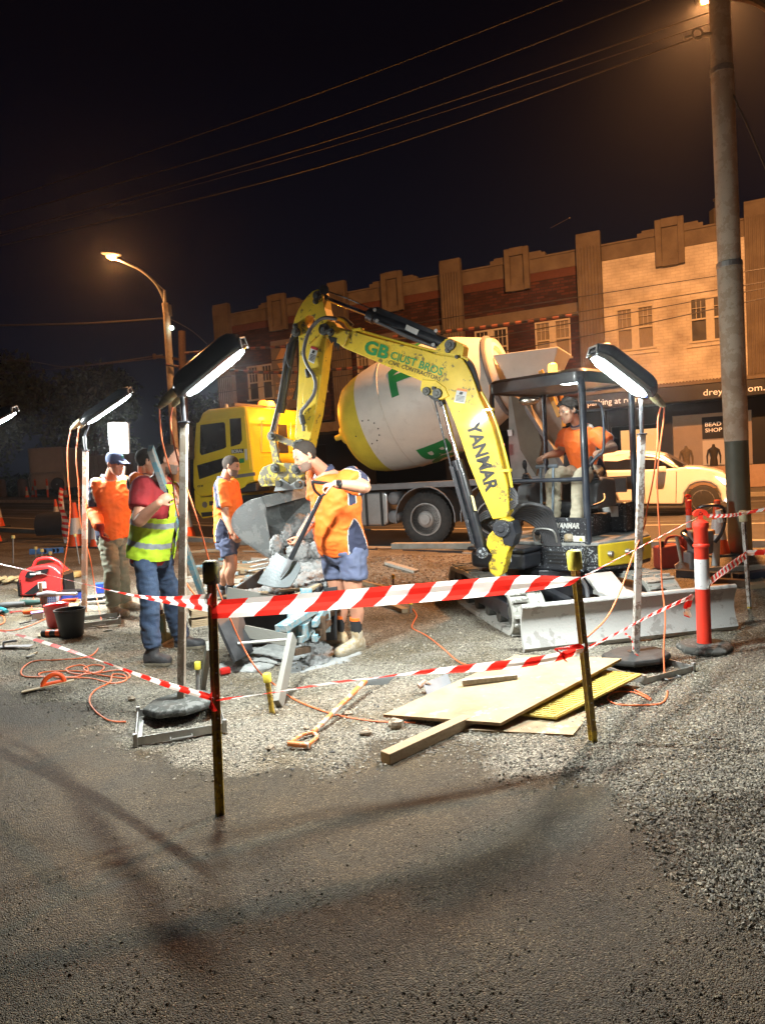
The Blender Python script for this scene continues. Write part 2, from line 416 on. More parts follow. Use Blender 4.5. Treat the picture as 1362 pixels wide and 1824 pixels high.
def ground_mat():
    m=bpy.data.materials.new('ground_gravel_asphalt');m.use_nodes=True;nt=m.node_tree;N=nt.nodes;L=nt.links;b=N['Principled BSDF']
    ge=N.new('ShaderNodeNewGeometry')
    def attr(n):a=N.new('ShaderNodeAttribute');a.attribute_name=n;return a.outputs['Fac']
    def vor(sc,feat='F1',rand=1.):
        v=N.new('ShaderNodeTexVoronoi');v.inputs['Scale'].default_value=sc;v.feature=feat;v.inputs['Randomness'].default_value=rand;L.new(ge.outputs['Position'],v.inputs['Vector']);return v
    def noi(sc,det=6,ro=.6):
        v=N.new('ShaderNodeTexNoise');v.inputs['Scale'].default_value=sc;v.inputs['Detail'].default_value=det;v.inputs['Roughness'].default_value=ro;L.new(ge.outputs['Position'],v.inputs['Vector']);return v.outputs['Fac']
    def ramp(i,*st):
        r=N.new('ShaderNodeValToRGB');e=r.color_ramp.elements
        while len(e)<len(st):e.new(.5)
        for q,(p,c) in zip(e,st):q.position=p;q.color=(*c,1) if len(c)==3 else c
        L.new(i,r.inputs['Fac']);return r.outputs['Color']
    def mix(f,a,c,bt='MIX'):
        x=N.new('ShaderNodeMix');x.data_type='RGBA';x.blend_type=bt
        if isinstance(f,float):x.inputs['Factor'].default_value=f
        else:L.new(f,x.inputs['Factor'])
        for k,s in (('A',a),('B',c)):
            if isinstance(s,tuple):x.inputs[k].default_value=(*s,1)
            else:L.new(s,x.inputs[k])
        return x.outputs['Result']
    def ma(op,a,c,d=None):
        x=N.new('ShaderNodeMath');x.operation=op
        for k,s in enumerate((a,c,d)):
            if s is None:continue
            if isinstance(s,(int,float)):x.inputs[k].default_value=s
            else:L.new(s,x.inputs[k])
        return x.outputs[0]
    # gravel
    vg=vor(100);vg2=vor(140)
    hs=N.new('ShaderNodeSeparateColor');L.new(vg.outputs['Color'],hs.inputs[0])
    gc=ramp(hs.outputs[0],(0,(.07,.063,.05)),(.2,(.17,.153,.122)),(.6,(.27,.245,.20)),(.85,(.35,.318,.255)),(1,(.5,.45,.36)))
    big=noi(1.1,5)
    gc=mix(ramp(big,(.42,(0,0,0)),(.62,(1,1,1))),gc,mix(1.0,gc,(.55,.48,.37),'MULTIPLY'))
    # asphalt
    va=vor(190);sa=N.new('ShaderNodeSeparateColor');L.new(va.outputs['Color'],sa.inputs[0])
    ac=ramp(sa.outputs[0],(0,(.026,.021,.014)),(.5,(.058,.047,.031)),(.9,(.088,.071,.047)),(1,(.18,.148,.10)))
    n1=noi(1.3,9,.72)
    ac=mix(ramp(n1,(.38,(0,0,0)),(.68,(1,1,1))),ac,mix(1.0,ac,(1.9,1.7,1.4),'MULTIPLY'))
    n2=noi(5,6,.7)
    ac=mix(ramp(n2,(.56,(0,0,0)),(.66,(1,1,1))),ac,(.085,.068,.044))
    z=attr('zone');zz=ma('ADD',z,ma('MULTIPLY',ma('SUBTRACT',noi(26,8,.8),.5),1.9));zr=ramp(zz,(.38,(0,0,0)),(.62,(1,1,1)))
    col=mix(zr,ac,gc)
    s=attr('spill');sr=ramp(ma('ADD',s,ma('MULTIPLY',ma('SUBTRACT',noi(9,6),.5),.7)),(.42,(0,0,0)),(.6,(1,1,1)))
    col=mix(sr,col,(.27,.28,.28))
    L.new(col,b.inputs['Base Color'])
    # height
    hg=ma('SUBTRACT',1,ma('MULTIPLY',vg.outputs['Distance'],1.3));hg=ma('ADD',hg,ma('MULTIPLY',hs.outputs[1],.6))
    ha=ma('SUBTRACT',1.,ma('MULTIPLY',va.outputs['Distance'],1.25));ha=ma('ADD',ha,ma('MULTIPLY',noi(45,6,.75),1.3))
    zsep=zr
    hh=N.new('ShaderNodeMix');hh.data_type='FLOAT';L.new(zr,hh.inputs[0]);L.new(ma('MULTIPLY',ha,.6),hh.inputs[2]);L.new(hg,hh.inputs[3])
    h3=N.new('ShaderNodeMix');h3.data_type='FLOAT';L.new(sr,h3.inputs[0]);L.new(hh.outputs[0],h3.inputs[2]);L.new(ma('MULTIPLY',noi(40,6),.7),h3.inputs[3])
    bp=N.new('ShaderNodeBump');bp.inputs['Distance'].default_value=.011;bp.inputs['Strength'].default_value=1.
    L.new(h3.outputs[0],bp.inputs['Height']);L.new(bp.outputs[0],b.inputs['Normal'])
    ro=N.new('ShaderNodeMix');ro.data_type='FLOAT';L.new(zr,ro.inputs[0]);ro.inputs[2].default_value=.62;ro.inputs[3].default_value=.9;L.new(ro.outputs[0],b.inputs['Roughness'])
    b.inputs['Specular IOR Level'].default_value=.35
    return m
me.materials.append(ground_mat())
# ---- road sheet laid over the ground, with markings; strips follow the ground height
def strip(name,off0,off1,t0,t1,dz,m,step=1.5,kind='structure',cross=6):
    mb=MB();n=max(1,int((t1-t0)/step));B=V((KERB0.x,KERB0.y,0));R=[]
    for i in range(n+1):
        t=t0+(t1-t0)*i/n;r=[]
        for k in range(cross+1):
            P=B+S2*t-N2*(off0+(off1-off0)*k/cross);r.append(V((P.x,P.y,g(P.x,P.y)+dz)))
        R.append(r)
    mb.rings(R,cap=False,closed=False);o=mb.build(name,m,loc=(0,0,0),smooth=True,fixn=False)
    if o.data.polygons[0].normal.z<0:o.data.flip_normals()
    if kind:tag(o,kind=kind)
    return o
M_road=mat('road_asphalt',(.052,.05,.047),.55,0,.5,1.3,bump=.5,bs=45,dcol=(.09,.08,.07))
M_line=mat('road_paint',(.6,.58,.52),.6,0,.5,6)
M_kerb=mat('kerb_concrete',(.34,.32,.28),.85,0,.6,5,bump=.4,dcol=(.15,.13,.1))
M_foot=mat('footpath_concrete',(.16,.15,.13),.85,0,.5,2)
FAC=V((11.706,24.0,0))
DF=(FAC-V((KERB0.x,KERB0.y,0))).dot(-N2)          # distance kerb -> facade
strip('road',.18,DF-3.0,-30,110,.010,M_road)
strip('far_footpath',DF-2.85,DF+.3,-30,70,.13,M_foot)
for a,wd,nm in((3.55,.10,'lane_line'),(4.35,.07,'tram_rail'),(5.8,.07,'tram_rail'),(6.75,.10,'lane_line'),(7.2,.07,'tram_rail'),(8.6,.07,'tram_rail'),(DF-5.1,.10,'lane_line')):
    strip(nm,a,a+wd,-30,90,.016,M_line if 'line' in nm else M_steel,cross=1)
def kerbrun(name,off,wd,h,t0,t1,m=M_kerb,step=1.2,base=0,kind='structure',par=None):
    B=V((KERB0.x,KERB0.y,0));n=max(1,int(abs(t1-t0)/step));R=[]
    for i in range(n+1):
        t=t0+(t1-t0)*i/n;P=B+S2*t-N2*off;z=g(P.x,P.y)
        R.append([P+V((0,0,z-.05+base)),P-N2*wd+V((0,0,z-.05+base)),P-N2*wd+V((0,0,z+h+base)),P+V((0,0,z+h+base))])
    o=MB().rings(R).build(name,m,loc=(0,0,0),bevel=.01)
    if kind:tag(o,kind=kind)
    return o
kerbrun('far_kerb',DF-3.0,.15,.14,-30,70)
kerbrun('kerb',0,.16,.11,-12,-.55);kerbrun('kerb',0,.16,.11,1.2,30)
kerbrun('gutter',.16,.28,.012,-12,14)
# ---- gravel stones
def stones(name,n,reg,smin,smax,m,seed,dens=None,sink=.3):
    rs=np.random.RandomState(seed);V0=np.array([(1,0,0),(-1,0,0),(0,1,0),(0,-1,0),(0,0,1),(0,0,-1)],float)
    F0=np.array([(0,2,4),(2,1,4),(1,3,4),(3,0,4),(2,0,5),(1,2,5),(3,1,5),(0,3,5)])
    vs=[];fs=[];mi=[];k=0;tries=0
    while k<n and tries<n*6:
        tries+=1
        x,y=reg(rs)
        d=dens(x,y) if dens else 1
        if rs.rand()>d:continue
        s=smin+(smax-smin)*rs.rand()**2.5
        a=rs.rand()*6.283;c,q=math.cos(a),math.sin(a)
        A=V0*(1+rs.uniform(-.35,.35,(6,3)))+rs.uniform(-.25,.25,(6,3))
        A=A*np.array([1,rs.uniform(.55,1),rs.uniform(.4,.8)])*s
        X=A[:,0]*c-A[:,1]*q+x;Y=A[:,0]*q+A[:,1]*c+y;Z=A[:,2]+gh(x,y)+s*sink
        vs.append(np.stack([X,Y,Z],1));fs.append(F0+6*k);mi.append(np.full(8,rs.choice(4,p=[.45,.33,.16,.06])));k+=1
    vs=np.concatenate(vs);fs=np.concatenate(fs);mi=np.concatenate(mi)
    me=bpy.data.meshes.new(name);me.from_pydata(vs.tolist(),[],fs.tolist())
    for q in m:me.materials.append(q)
    me.polygons.foreach_set('material_index',mi.astype(int));me.update()
    o=bpy.data.objects.new(name,me);COL.objects.link(o);return o
SM=[mat('stone_a',(.30,.27,.22),.9,0,.3,30),mat('stone_b',(.2,.18,.15),.9,0,.3,30),mat('stone_c',(.44,.39,.30),.85,0,.3,30),mat('stone_d',(.10,.095,.09),.9,0,.3,30)]
SMD=[mat('stone_e',(.13,.115,.09),.9,0,.3,30),mat('stone_f',(.12,.10,.07),.9,0,.3,30),mat('stone_g',(.26,.22,.15),.85,0,.3,30),mat('stone_h',(.21,.175,.11),.9,0,.3,30)]
def reg_px(r):
    u=r.uniform(-20,1400);v=1000+ (r.rand()**.8)*640;P=gnd(u,v);return P.x,P.y
def dz_g(x,y):
    if kd(x,y)>-.15:return 0
    low=inpoly(x,y,PLOW);e=edist(x,y)
    if low:return max(0,.5-e*2.2)
    d=math.hypot(x-SPILL.x,y-SPILL.y)
    return .25 if d<.4 else 1
o=stones('gravel_stones',32000,reg_px,.004,.012,SM,3,dz_g);tag(o,'crushed rock spread over the lit work area','gravel',kind='stuff')
def reg_r(r):
    u=r.uniform(1080,1400);v=r.uniform(1150,1750);P=gnd(u,v);return P.x,P.y
o=stones('gravel_stones',12000,reg_r,.004,.0105,SM,11,dz_g);tag(o,'coarse crushed rock on the right beyond the asphalt edge','gravel',kind='stuff')
def reg_f(r):
    P=gnd(r.uniform(-10,1380),1300+r.rand()**.7*540);return P.x,P.y
o=stones('loose_stones',5200,reg_f,.002,.0065,SMD,5,lambda x,y:.25+.75*(mnoise.noise(V((x*3,y*3,5)))>.05));tag(o,'loose chips scattered over the dark asphalt','stones',kind='stuff')
# soil and rubble behind the formwork
def reg_s(r):
    u=r.uniform(560,880);v=r.uniform(992,1075);P=gnd(u,v);return P.x,P.y
SMS=[mat('soil_a',(.22,.15,.09),.95,0,.3,30),mat('soil_b',(.14,.10,.07),.95,0,.3,30),mat('soil_c',(.34,.27,.2),.9,0,.3,30),mat('soil_d',(.07,.055,.04),.95,0,.3,30)]
o=stones('rubble',5000,reg_s,.006,.028,SMS,8,lambda x,y:1 if kd(x,y)<-.1 else 0);tag(o,'brown soil and rubble between the formwork and kerb','rubble',kind='stuff')
# ================================================================= SHOPS
def fp(t,z,off=0):return V((FAC.x,FAC.y,0))+S2*t+N2*off+V((0,0,z))
M_cop=mat('cement_render',(.165,.135,.10),.9,0,.7,1.5,bump=.3,dcol=(.08,.06,.045))
M_brick=brickmat('dark_brick',(.125,.045,.026),(.045,.018,.013),(.035,.026,.02),FAC,S2)
M_brickw=brickmat('white_painted_brick',(.74,.70,.62),(.68,.64,.56),(.60,.56,.49),FAC,S2,bump=.3)
M_soldier=mat('brick_band',(.11,.038,.022),.9,0,.4,8,bump=.4)
M_frame=mat('window_frame_paint',(.52,.47,.38),.6,0,.3,8)
M_panes=mat('sash_glass',(.035,.030,.026),.5,0,.5,3,spec=.3)
M_curt=mat('curtain',(.26,.22,.16),.9,0,.5,6,streak=(14,14,1))
M_darkin=mat('dark_interior',(.012,.011,.010),.9,0,0)
M_fas=mat('black_fascia',(.010,.010,.011),.3,0,.2,3)
M_white=mat('white_paint',(.6,.57,.5),.6,0,.4,5);M_sign=mat('sign_white',(.8,.76,.7),.6,0,.1,5,emit=(1,.8,.6),es=.3)
M_tile=mat('pink_tile',(.42,.3,.24),.5,0,.3,5)
def fbox(mb,t0,t1,z0,z1,o0,o1,mi=0):
    mb.obox(fp((t0+t1)/2,(z0+z1)/2,(o0+o1)/2),S2*(t1-t0)/2,N2*(o1-o0)/2,V((0,0,(z1-z0)/2)),mi)
PIT=5.27
def window(par,t,z0,z1,w,dark,name='window'):
    """double sash pair centred at t"""
    mb=MB();e=.06
    hw=w/2
    fbox(mb,t-hw,t+hw,z1-e,z1,-.06,.05);fbox(mb,t-hw-.05,t+hw+.05,z0-.07,z0,-.06,.12)
    for a,b in((t-hw,t-hw+e),(t-.13,t+.13),(t+hw-e,t+hw)):fbox(mb,a,b,z0,z1-e,-.058,.045)
    zm=z0+(z1-z0)*.5
    for a,b in((t-hw+e,t-.13),(t+.13,t+hw-e)):
        fbox(mb,a,b,zm-.03,zm+.03,-.03,.03)
        fbox(mb,a,b,zm+(z1-e-zm)*.55,zm+(z1-e-zm)*.55+.022,-.03,.015)
        for k in(1,2):
            c=a+(b-a)*k/3;fbox(mb,c-.011,c+.011,zm+.03,z1-e,-.03,.014)
    f=mb.build(name,M_frame,par,bevel=.006)
    p=MB();fbox(p,t-hw+.02,t+hw-.02,z0+.01,z1-.01,-.1,-.062);p.build('pane',M_panes if dark else M_curt,f)
def pier(par,tc,brokenz):
    mb=MB();hw=.42
    fbox(mb,tc-hw,tc+hw,brokenz,9.36,0,.30);fbox(mb,tc-hw-.0,tc+hw,9.36,9.46,.02,.26)
    for k in range(7):
        c=tc-hw+.09+(2*hw-.18)*k/6;fbox(mb,c-.030,c+.030,brokenz+.25,8.95,.3,.345)
    mb.build('fluted_pier',M_cop,par,bevel=.02)
def upper(par,t0,t1,wallm,band,wins,z0=3.75,blk=None):
    """t0<t1 : wall strip of one shop"""
    zt=8.42
    # wall with window holes
    outer=[fp(t0,z0),fp(t1,z0),fp(t1,zt),fp(t0,zt)];holes=[]
    for (t,za,zb,w,dk) in wins:holes.append([fp(t-w/2,za),fp(t+w/2,za),fp(t+w/2,zb),fp(t-w/2,zb)])
    mb=MB();mb.prism(outer,-N2*.3,holes=holes);mb.build('wall',wallm,par,fixn=True)
    for (t,za,zb,w,dk) in wins:window(par,t,za,zb,w,dk)
    mb=MB();fbox(mb,t0,t1,zt+.003,8.93,-.3,.04);fbox(mb,t0,t1,8.93,9.0,-.33,.09)
    if blk is None:blk=(t0+t1)/2
    fbox(mb,blk-1.05,blk+1.05,8.97,9.13,-.2,.08)
    fbox(mb,blk-.9,blk+.9,9.1,9.2,-.19,.075)
    a=.36
    for q in(-1,1):fbox(mb,blk+q*a-.1,blk+q*a+.1,7.86,9.42,.05,.24)
    fbox(mb,blk-a+.1,blk+a-.1,9.15,9.44,.05,.23);fbox(mb,blk-a+.1,blk+a-.1,7.84,8.06,.05,.235);fbox(mb,blk-a+.1,blk+a-.1,8.06,9.15,.02,.12)
    mb.build('parapet',M_cop,par,bevel=.015)
    if band:
        mb=MB();fbox(mb,t0+.01,t1-.01,8.12,8.42,-.1,.02)
        n=int((t1-t0)/.09)
        mb.build('brick_band',M_soldier,par)
    mb=MB();mb.prism([fp(t0,3.6,-.3),fp(t1,3.6,-.3),fp(t1,8.9,-9),fp(t0,8.9,-9)],V((0,0,-.15)));mb.build('roof',M_darkin,par)
piers=[20.5,14.42,9.35,4.12,-1.25,-6.5]
def shop(label,i,wallm,band,wins,awn,cat='building'):
    t1=piers[i]-.42;t0=piers[i+1]+.42
    par=thing('shop_building',label,cat,fp((t0+t1)/2,0),'terrace of two storey shops')
    if i==0:pier(par,piers[0],0)
    pier(par,piers[i+1],3.62)
    upper(par,t0,t1,wallm,band,wins)
    # lower storey
    T0=piers[i+1]-.42;T1=piers[i]-.42 if i else piers[0]+.42
    mb=MB();fbox(mb,T0+.01,t1,0,3.6,-6,-3.0);mb.build('back_room',M_darkin,par)
    return par,T0,t1
def shopfront(par,T0,T1,m,wins,base=.75,door=None):
    mb=MB();hol=[[fp(a,b,.1),fp(c,b,.1),fp(c,d,.1),fp(a,d,.1)] for a,b,c,d in wins]
    mb.prism([fp(T0+.01,.1,.1),fp(T1-.01,.1,.1),fp(T1-.01,3.1,.1),fp(T0+.01,3.1,.1)],-N2*.16,holes=hol);mb.build('shopfront',m,par)
M_glow=mat('lit_shop_glass',(.05,.04,.03),.25,0,0,emit=(1.,.62,.3),es=.045)
W=1.32
# A : pharmacy
pa,T0,T1=shop('dark brick shop with a mortar and pestle pharmacy sign',0,M_brick,True,[(18.72,5.0,6.5,1.35,1),(15.95,5.0,6.5,1.35,1)],1)
shopfront(pa,T0,T1,M_fas,[(15.5,.7,19.5,2.7)])
mb=MB();fbox(mb,T0,T1+.4,3.12,3.5,.1,2.0);mb.build('awning',M_cop,pa,bevel=.02)
mb=MB();fbox(mb,16.7,18.0,4.4,7.45,.02,.08);sb=mb.build('sign_board',mat('sign_grey',(.20,.17,.14),.6,0,.3,5),pa)
mb=MB();c=17.35
mb.prism([fp(c,7.2,.085),fp(c+.42,6.62,.085),fp(c-.42,6.62,.085)],N2*.012)
mb.prism([fp(c+.36,6.45,.085),fp(c-.36,6.45,.085),fp(c-.18,6.1,.085),fp(c+.18,6.1,.085)],N2*.012)
R=[]
for k in range(13):a=PI+PI*k/12;R.append(fp(c-.38*math.cos(a),6.0+.25*math.sin(a),.085))
mb.prism(R,N2*.012)
mb.bar(fp(c-.28,7.3,.11),fp(c+.05,6.75,.11),.05,.05)
for s,z,wd in(('NORTH',5.45,.95),('BALWYN',5.12,1.0),('PHARMACY',4.8,1.15)):text(mb,s,fp(c+wd/2,z,.082),-S2,V((0,0,1)),wd,.17,N2,.006)
mb.build('lettering',mat('sign_tan',(.62,.38,.16),.6,0,.2,8),sb)
# B
pb,T0,T1=shop('dark brick shop just right of the pharmacy, partly behind the boom',1,M_brick,True,[(13.1,5.05,6.5,1.3,0),(10.9,5.05,6.5,1.3,0)],1)
shopfront(pb,T0,T1,M_fas,[(10,.7,13.2,2.7)])
mb=MB();fbox(mb,T0,T1-.001,3.12,3.5,.1,2.0);mb.build('awning',M_cop,pb,bevel=.02)
mb=MB();fbox(mb,T0+.8,T1-.0,6.72,7.05,.0,.03);mb.build('lintel',M_cop,pb)
# C
pc,T0,T1=shop('dark brick shop with two pairs of white sash windows above the excavator boom',2,M_brick,True,[(7.9,5.2,6.6,1.3,1),(5.55,5.2,6.6,1.3,0)],1)
shopfront(pc,T0,T1,M_fas,[(5,.7,8.2,2.7)])
mb=MB();fbox(mb,T0+.85,T1,6.7,7.12,.0,.03);mb.build('lintel',M_cop,pc)
mb=MB();fbox(mb,T0-1.62,T1-.002,3.12,3.62,.1,1.4);aw=mb.build('awning',M_fas,pc,bevel=.02)
mb=MB();text(mb,'free parking at rear',fp(4.72,3.24,1.402),-S2,V((0,0,1)),2.2,.2,N2,.006,.0);mb.build('lettering',M_sign,aw)
# D white
pd,T0,T1=shop('white painted brick shop beside the tall pole, black awning below',3,M_brickw,False,[(2.66,5.2,6.66,1.26,0),(.26,5.2,6.66,1.26,1)],1)
ww=[(-.9,.92,1.55,2.72),(2.0,.2,3.6,2.5)]
shopfront(pd,T0,T1,M_fas,ww)
for t in (2.66,.26):
    mb=MB();fbox(mb,t-.75,t+.75,5.0,5.13,.0,.06);mb.build('brick_sill',M_brickw,pd)
mb=MB();fbox(mb,T0-.6,T1-1.63,3.12,3.62,.1,1.4);aw=mb.build('awning',M_fas,pd,bevel=.01)
mb=MB();fbox(mb,T0-.6,T1-.003,3.63,3.74,.1,1.45)
for k in range(60):
    c=T0-.55+k*.1
    if c<T1-.1:fbox(mb,c,c+.05,3.74,3.765,.1,1.46)
mb.build('gutter_strip',M_cop,aw)
mb=MB();text(mb,'dreylans.com.au',fp(.52,3.24,1.402),-S2,V((0,0,1)),2.05,.2,N2,.006,.0);mb.build('lettering',M_sign,aw)
# window display
mb=MB();fbox(mb,-.9,1.55,.92,2.72,-.14,-.12);mb.build('window_back',mat('display_back',(.23,.17,.11),.8,0,.5,2,emit=(1,.62,.36),es=.10),pd)  # faint emission stands in for street light falling on the display
mb=MB();fbox(mb,-.12,.62,1.85,2.6,-.11,-.10);pst=mb.build('poster',M_fas,pd)
mb=MB();text(mb,'BEAD',fp(.52,2.28,-.098),-S2,V((0,0,1)),.5,.13,N2,.004,.01);text(mb,'SHOP',fp(.52,2.08,-.098),-S2,V((0,0,1)),.52,.13,N2,.004,.01);mb.build('lettering',M_sign,pst)
mb=MB();fbox(mb,-.12,.62,.95,1.8,-.11,-.10);mb.build('display_card',mat('card',(.35,.27,.18),.8,0,.1,2,emit=(1,.7,.42),es=.2),pd)  # card glows slightly too, in place of light from the street
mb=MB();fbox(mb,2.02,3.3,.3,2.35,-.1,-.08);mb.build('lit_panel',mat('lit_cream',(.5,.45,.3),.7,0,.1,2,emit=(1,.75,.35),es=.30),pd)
def mannequin(t,lab,m):
    mb=MB();P=fp(t,0,-.03)
    R=[]
    for z,a,b in((.93,.13,.06),(1.1,.12,.06),(1.2,.10,.055),(1.38,.14,.06),(1.5,.16,.05),(1.56,.06,.04),(1.66,.035,.03)):
        R.append([P+V((0,0,z))+S2*a*math.cos(q*PI/6)+N2*b*math.sin(q*PI/6) for q in range(12)])
    mb.rings(R)
    for q in(-1,1):mb.tube([P+S2*.15*q+V((0,0,1.48)),P+S2*.21*q+V((0,0,1.25)),P+S2*.2*q+V((0,0,1.0))],[.035,.028,.02])
    o=mb.build('mannequin',m,None,smooth=60);tag(o,lab,'mannequin')
mannequin(1.15,'headless mannequin in a patterned dress in the shop window',mat('dress',(.16,.13,.09),.9,0,.8,14))
mannequin(.28,'black topped mannequin bust under the BEAD SHOP poster',mat('bust',(.03,.025,.02),.8,0,.2,9))
mb=MB();fbox(mb,-4,1.6,.15,.9,.1,.14);mb.build('tiled_wall',M_tile,pd)
# E
pe,T0,T1=shop('cream shop at the right edge of the photo with a wide fluted pier',4,M_brickw,False,[],1)
shopfront(pe,T0,T1,M_fas,[(-5.5,.92,-2.0,2.72)])
mb=MB();fbox(mb,T0,T1-.02,3.12,3.62,.1,1.4);mb.build('awning',M_fas,pe,bevel=.01)
mb=MB();fbox(mb,T0+2.9,T1-.0,5.0,7.6,.01,.06)
for k in range(9):fbox(mb,T1-.2-k*.2,T1-.12-k*.2,5.1,7.5,.06,.1)
mb.build('ribbed_panel',M_cop,pe,bevel=.01)
# chimney on the roof
mb=MB();mb.box(fp(-.1,9.5,-2.2),(.5,.35,1.2));mb.lathe(fp(-.1,10.1,-2.2),[(.12,0),(.12,.3),(.17,.32),(.17,.38),(.1,.4)]);tag(mb.build('chimney',M_cop,None,bevel=.01),'small roof vent chimney above the white shop parapet','chimney')
# ================================================================= poles, wires, lamps
def pathY(pts):return [at(*p) for p in pts]
M_pole=speckmat('weathered_pole',(.62,.54,.42),(.42,.31,.2),7,.5,.6,.6,bump=.1)
M_poleg=mat('green_pole_paint',(.13,.155,.12),.5,0,.4,3)
b=gp(1318,985);tp=at(1279,-30,10.0);pl=thing('power_pole','tall grey steel pole with a green painted lower section at the right','pole',b)
def lp(z):k=(z-b.z)/(tp.z-b.z);return b.lerp(tp,k)
def zpx(v):
    lo,hi=0.,1.
    for _ in range(30):
        m=(lo+hi)/2;P=b.lerp(tp,m);d=P-CAM;vv=CY-F*d.dot(CU)/d.dot(FW)
        if vv>v:lo=m
        else:hi=m
    return b.lerp(tp,lo)
MB().tube([b-V((0,0,.1)),zpx(785)],[.158,.156],24).build('lower_pole',M_poleg,pl,smooth=True)
mb=MB();mb.tube([zpx(785),zpx(478),zpx(470)],[.16,.166,.15],24);mb.tube([zpx(478),zpx(128)],[.15,.146],24);mb.tube([zpx(128),tp],[.137,.13],24)
mb.build('upper_pole',M_pole,pl,smooth=True)
mb=MB();
for v in(472,127):c=zpx(v);mb.tube([c-V((0,0,.04)),c+V((0,0,.04))],.168 if v>300 else .155,24)
mb.build('collar',M_steel,pl,bevel=.008)
mb=MB();c=zpx(60);R=[c+V((-.32,0,.02))+V((.07*math.cos(a),0,.07*math.sin(a))) for a in np.linspace(0,2*PI,14)]
mb.tube(R,.015,6);mb.tube([c,c+V((-.26,0,0))],.03,8);mb.tube([c+V((-.38,0,0)),c+V((-.5,0,-.03))],.02,8)
mb.build('cable_bracket',M_steel,pl)
mb=MB();mb.tube(spline([c+V((.1,0,.5)),c+V((.4,-.1,.35)),c+V((.62,-.2,.1)),c+V((.7,-.2,-.15))],4),.05,8);mb.sph(c+V((.62,-.2,.1)),.09);mb.build('insulator_arm',M_rust,pl,smooth=True)
mb=MB();mb.tube(spline([c+V((0,.1,1.3)),c.lerp(at(1263,-4,12.3),.5)+V((0,0,1.1)),at(1263,-4,12.2)+V((0,0,.2))],5),.03,8);mb.build('lamp_arm',M_steel,pl,smooth=True)
c2=at(1263,-4,12.3)
mb=MB();mb.ell(c2+V((0,.05,.13)),V((.16,0,0)),V((0,.34,0)),V((0,0,.10)),14,8);h=mb.build('lamp_head',M_steel,pl,smooth=True)
mb=MB();mb.ell(c2+V((0,.05,.06)),V((.11,0,0)),V((0,.2,0)),V((0,0,.07)),14,8);mb.build('lamp_glass',mat('sodium_glass',(1,.5,.15),.3,0,0,emit=(1,.42,.10),es=12),h,smooth=True)
# wires
M_wireb=mat('dark_wire',(.015,.012,.01),.6,0,.2,5)  # near-black colour stands in for their silhouette against the lit facade
M_wire=mat('overhead_wire',(.12,.10,.08),.5,.3,.2,5)
def wire(lab,pts,r=.011,m=None,sg=0,name='overhead_wire',grp='overhead wires across the night sky'):
    P=pathY(pts)
    if len(P)==2 and sg:P=sag(P[0],P[1],sg)
    elif len(P)>2:P=spline(P,8)
    o=MB().tube(P,r,5).build(name,m or M_wire);tag(o,lab,'wire',grp);return o
wire('topmost overhead wire, leaving the photo at the top well left of the pole',[(-60,377,17.2),(500,190,13.2),(1030,-12,10.8)],.010)
wire('second overhead wire from the top, reaching the top edge nearer the pole',[(-60,402,17.2),(520,235,13.2),(1190,-14,10.4)],.011)
wire('third overhead wire from the top, ending behind the top of the tall pole',[(-60,432,17.2),(560,258,13.2),(1275,18,10.2)],.011)
wire('thin overhead wire close under the third one',[(-60,436,17.4),(560,270,13.4),(1275,38,10.3)],.007)
wire('lowest high wire, running into the ring bracket on the tall pole',[(-60,452,17.2),(560,300,13.2),(1252,62,10.1)],.012)
wire('stay wire falling steeply right of the tall pole',[(1296,150,10),(1335,235,9.6),(1375,330,9.2)],.012)
wire('faint short wire over the roofs',[(980,406,18),(1014,388,17)],.008)
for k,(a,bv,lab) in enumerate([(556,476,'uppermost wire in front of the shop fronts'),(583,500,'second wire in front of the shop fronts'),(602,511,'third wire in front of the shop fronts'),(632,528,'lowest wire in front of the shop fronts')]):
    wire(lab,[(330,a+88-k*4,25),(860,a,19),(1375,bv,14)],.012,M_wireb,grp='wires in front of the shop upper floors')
wire('thick wire lit from below, left of the street lamp pole',[(-30,580,24),(150,576,23.5),(292,567,23)],.03,grp='wires at the left street lamp')
wire('slack wire with a joint, left of the street lamp pole',[(-30,638,26),(60,645,25),(115,653,24),(200,645,23.5),(290,632,23)],.018,grp='wires at the left street lamp')
wire('lowest wire left of the street lamp pole',[(-30,668,27),(120,655,25),(290,637,23)],.014,grp='wires at the left street lamp')
wire('wire falling from the street lamp pole to the building corner',[(300,566,23),(340,588,24),(368,612,26)],.015,grp='wires at the left street lamp')
M_tig=[mat('cable_guard_red',(.16,.055,.035),.6,0,.2,9),mat('cable_guard_black',(.015,.013,.012),.5,0,.2,9)]
def tiger(lab,pts,r=.045):
    P=spline(pathY(pts),3);L=[0]
    for i in range(1,len(P)):L.append(L[-1]+(P[i]-P[i-1]).length)
    mb=MB();n=int(L[-1]/.16);Q=[]
    def ev(d):
        for i in range(1,len(P)):
            if L[i]>=d:return P[i-1].lerp(P[i],(d-L[i-1])/max(1e-6,L[i]-L[i-1]))
        return P[-1]
    for i in range(n):mb.tube([ev(i*.16),ev((i+1)*.16)],r,6,mi=i%2)
    o=mb.build('striped_cable_guard',M_tig);tag(o,lab,'cable guard','striped guards on the overhead wires')
tiger('striped cable guard starting beside the near work light, upper run',[(330,629,22),(420,622,21.5),(520,617,21)])
tiger('striped cable guard between the stick and the left windows, lower run',[(400,659,21),(500,664,20.5),(600,658,20),(700,650,19.5)])
tiger('striped cable guard across the right hand brick shop',[(700,600,20),(860,583,18.8),(1035,558,17.6)])
tiger('short striped guard low on the street lamp pole',[(297,649,22.8),(326,655,22.6)],.05)
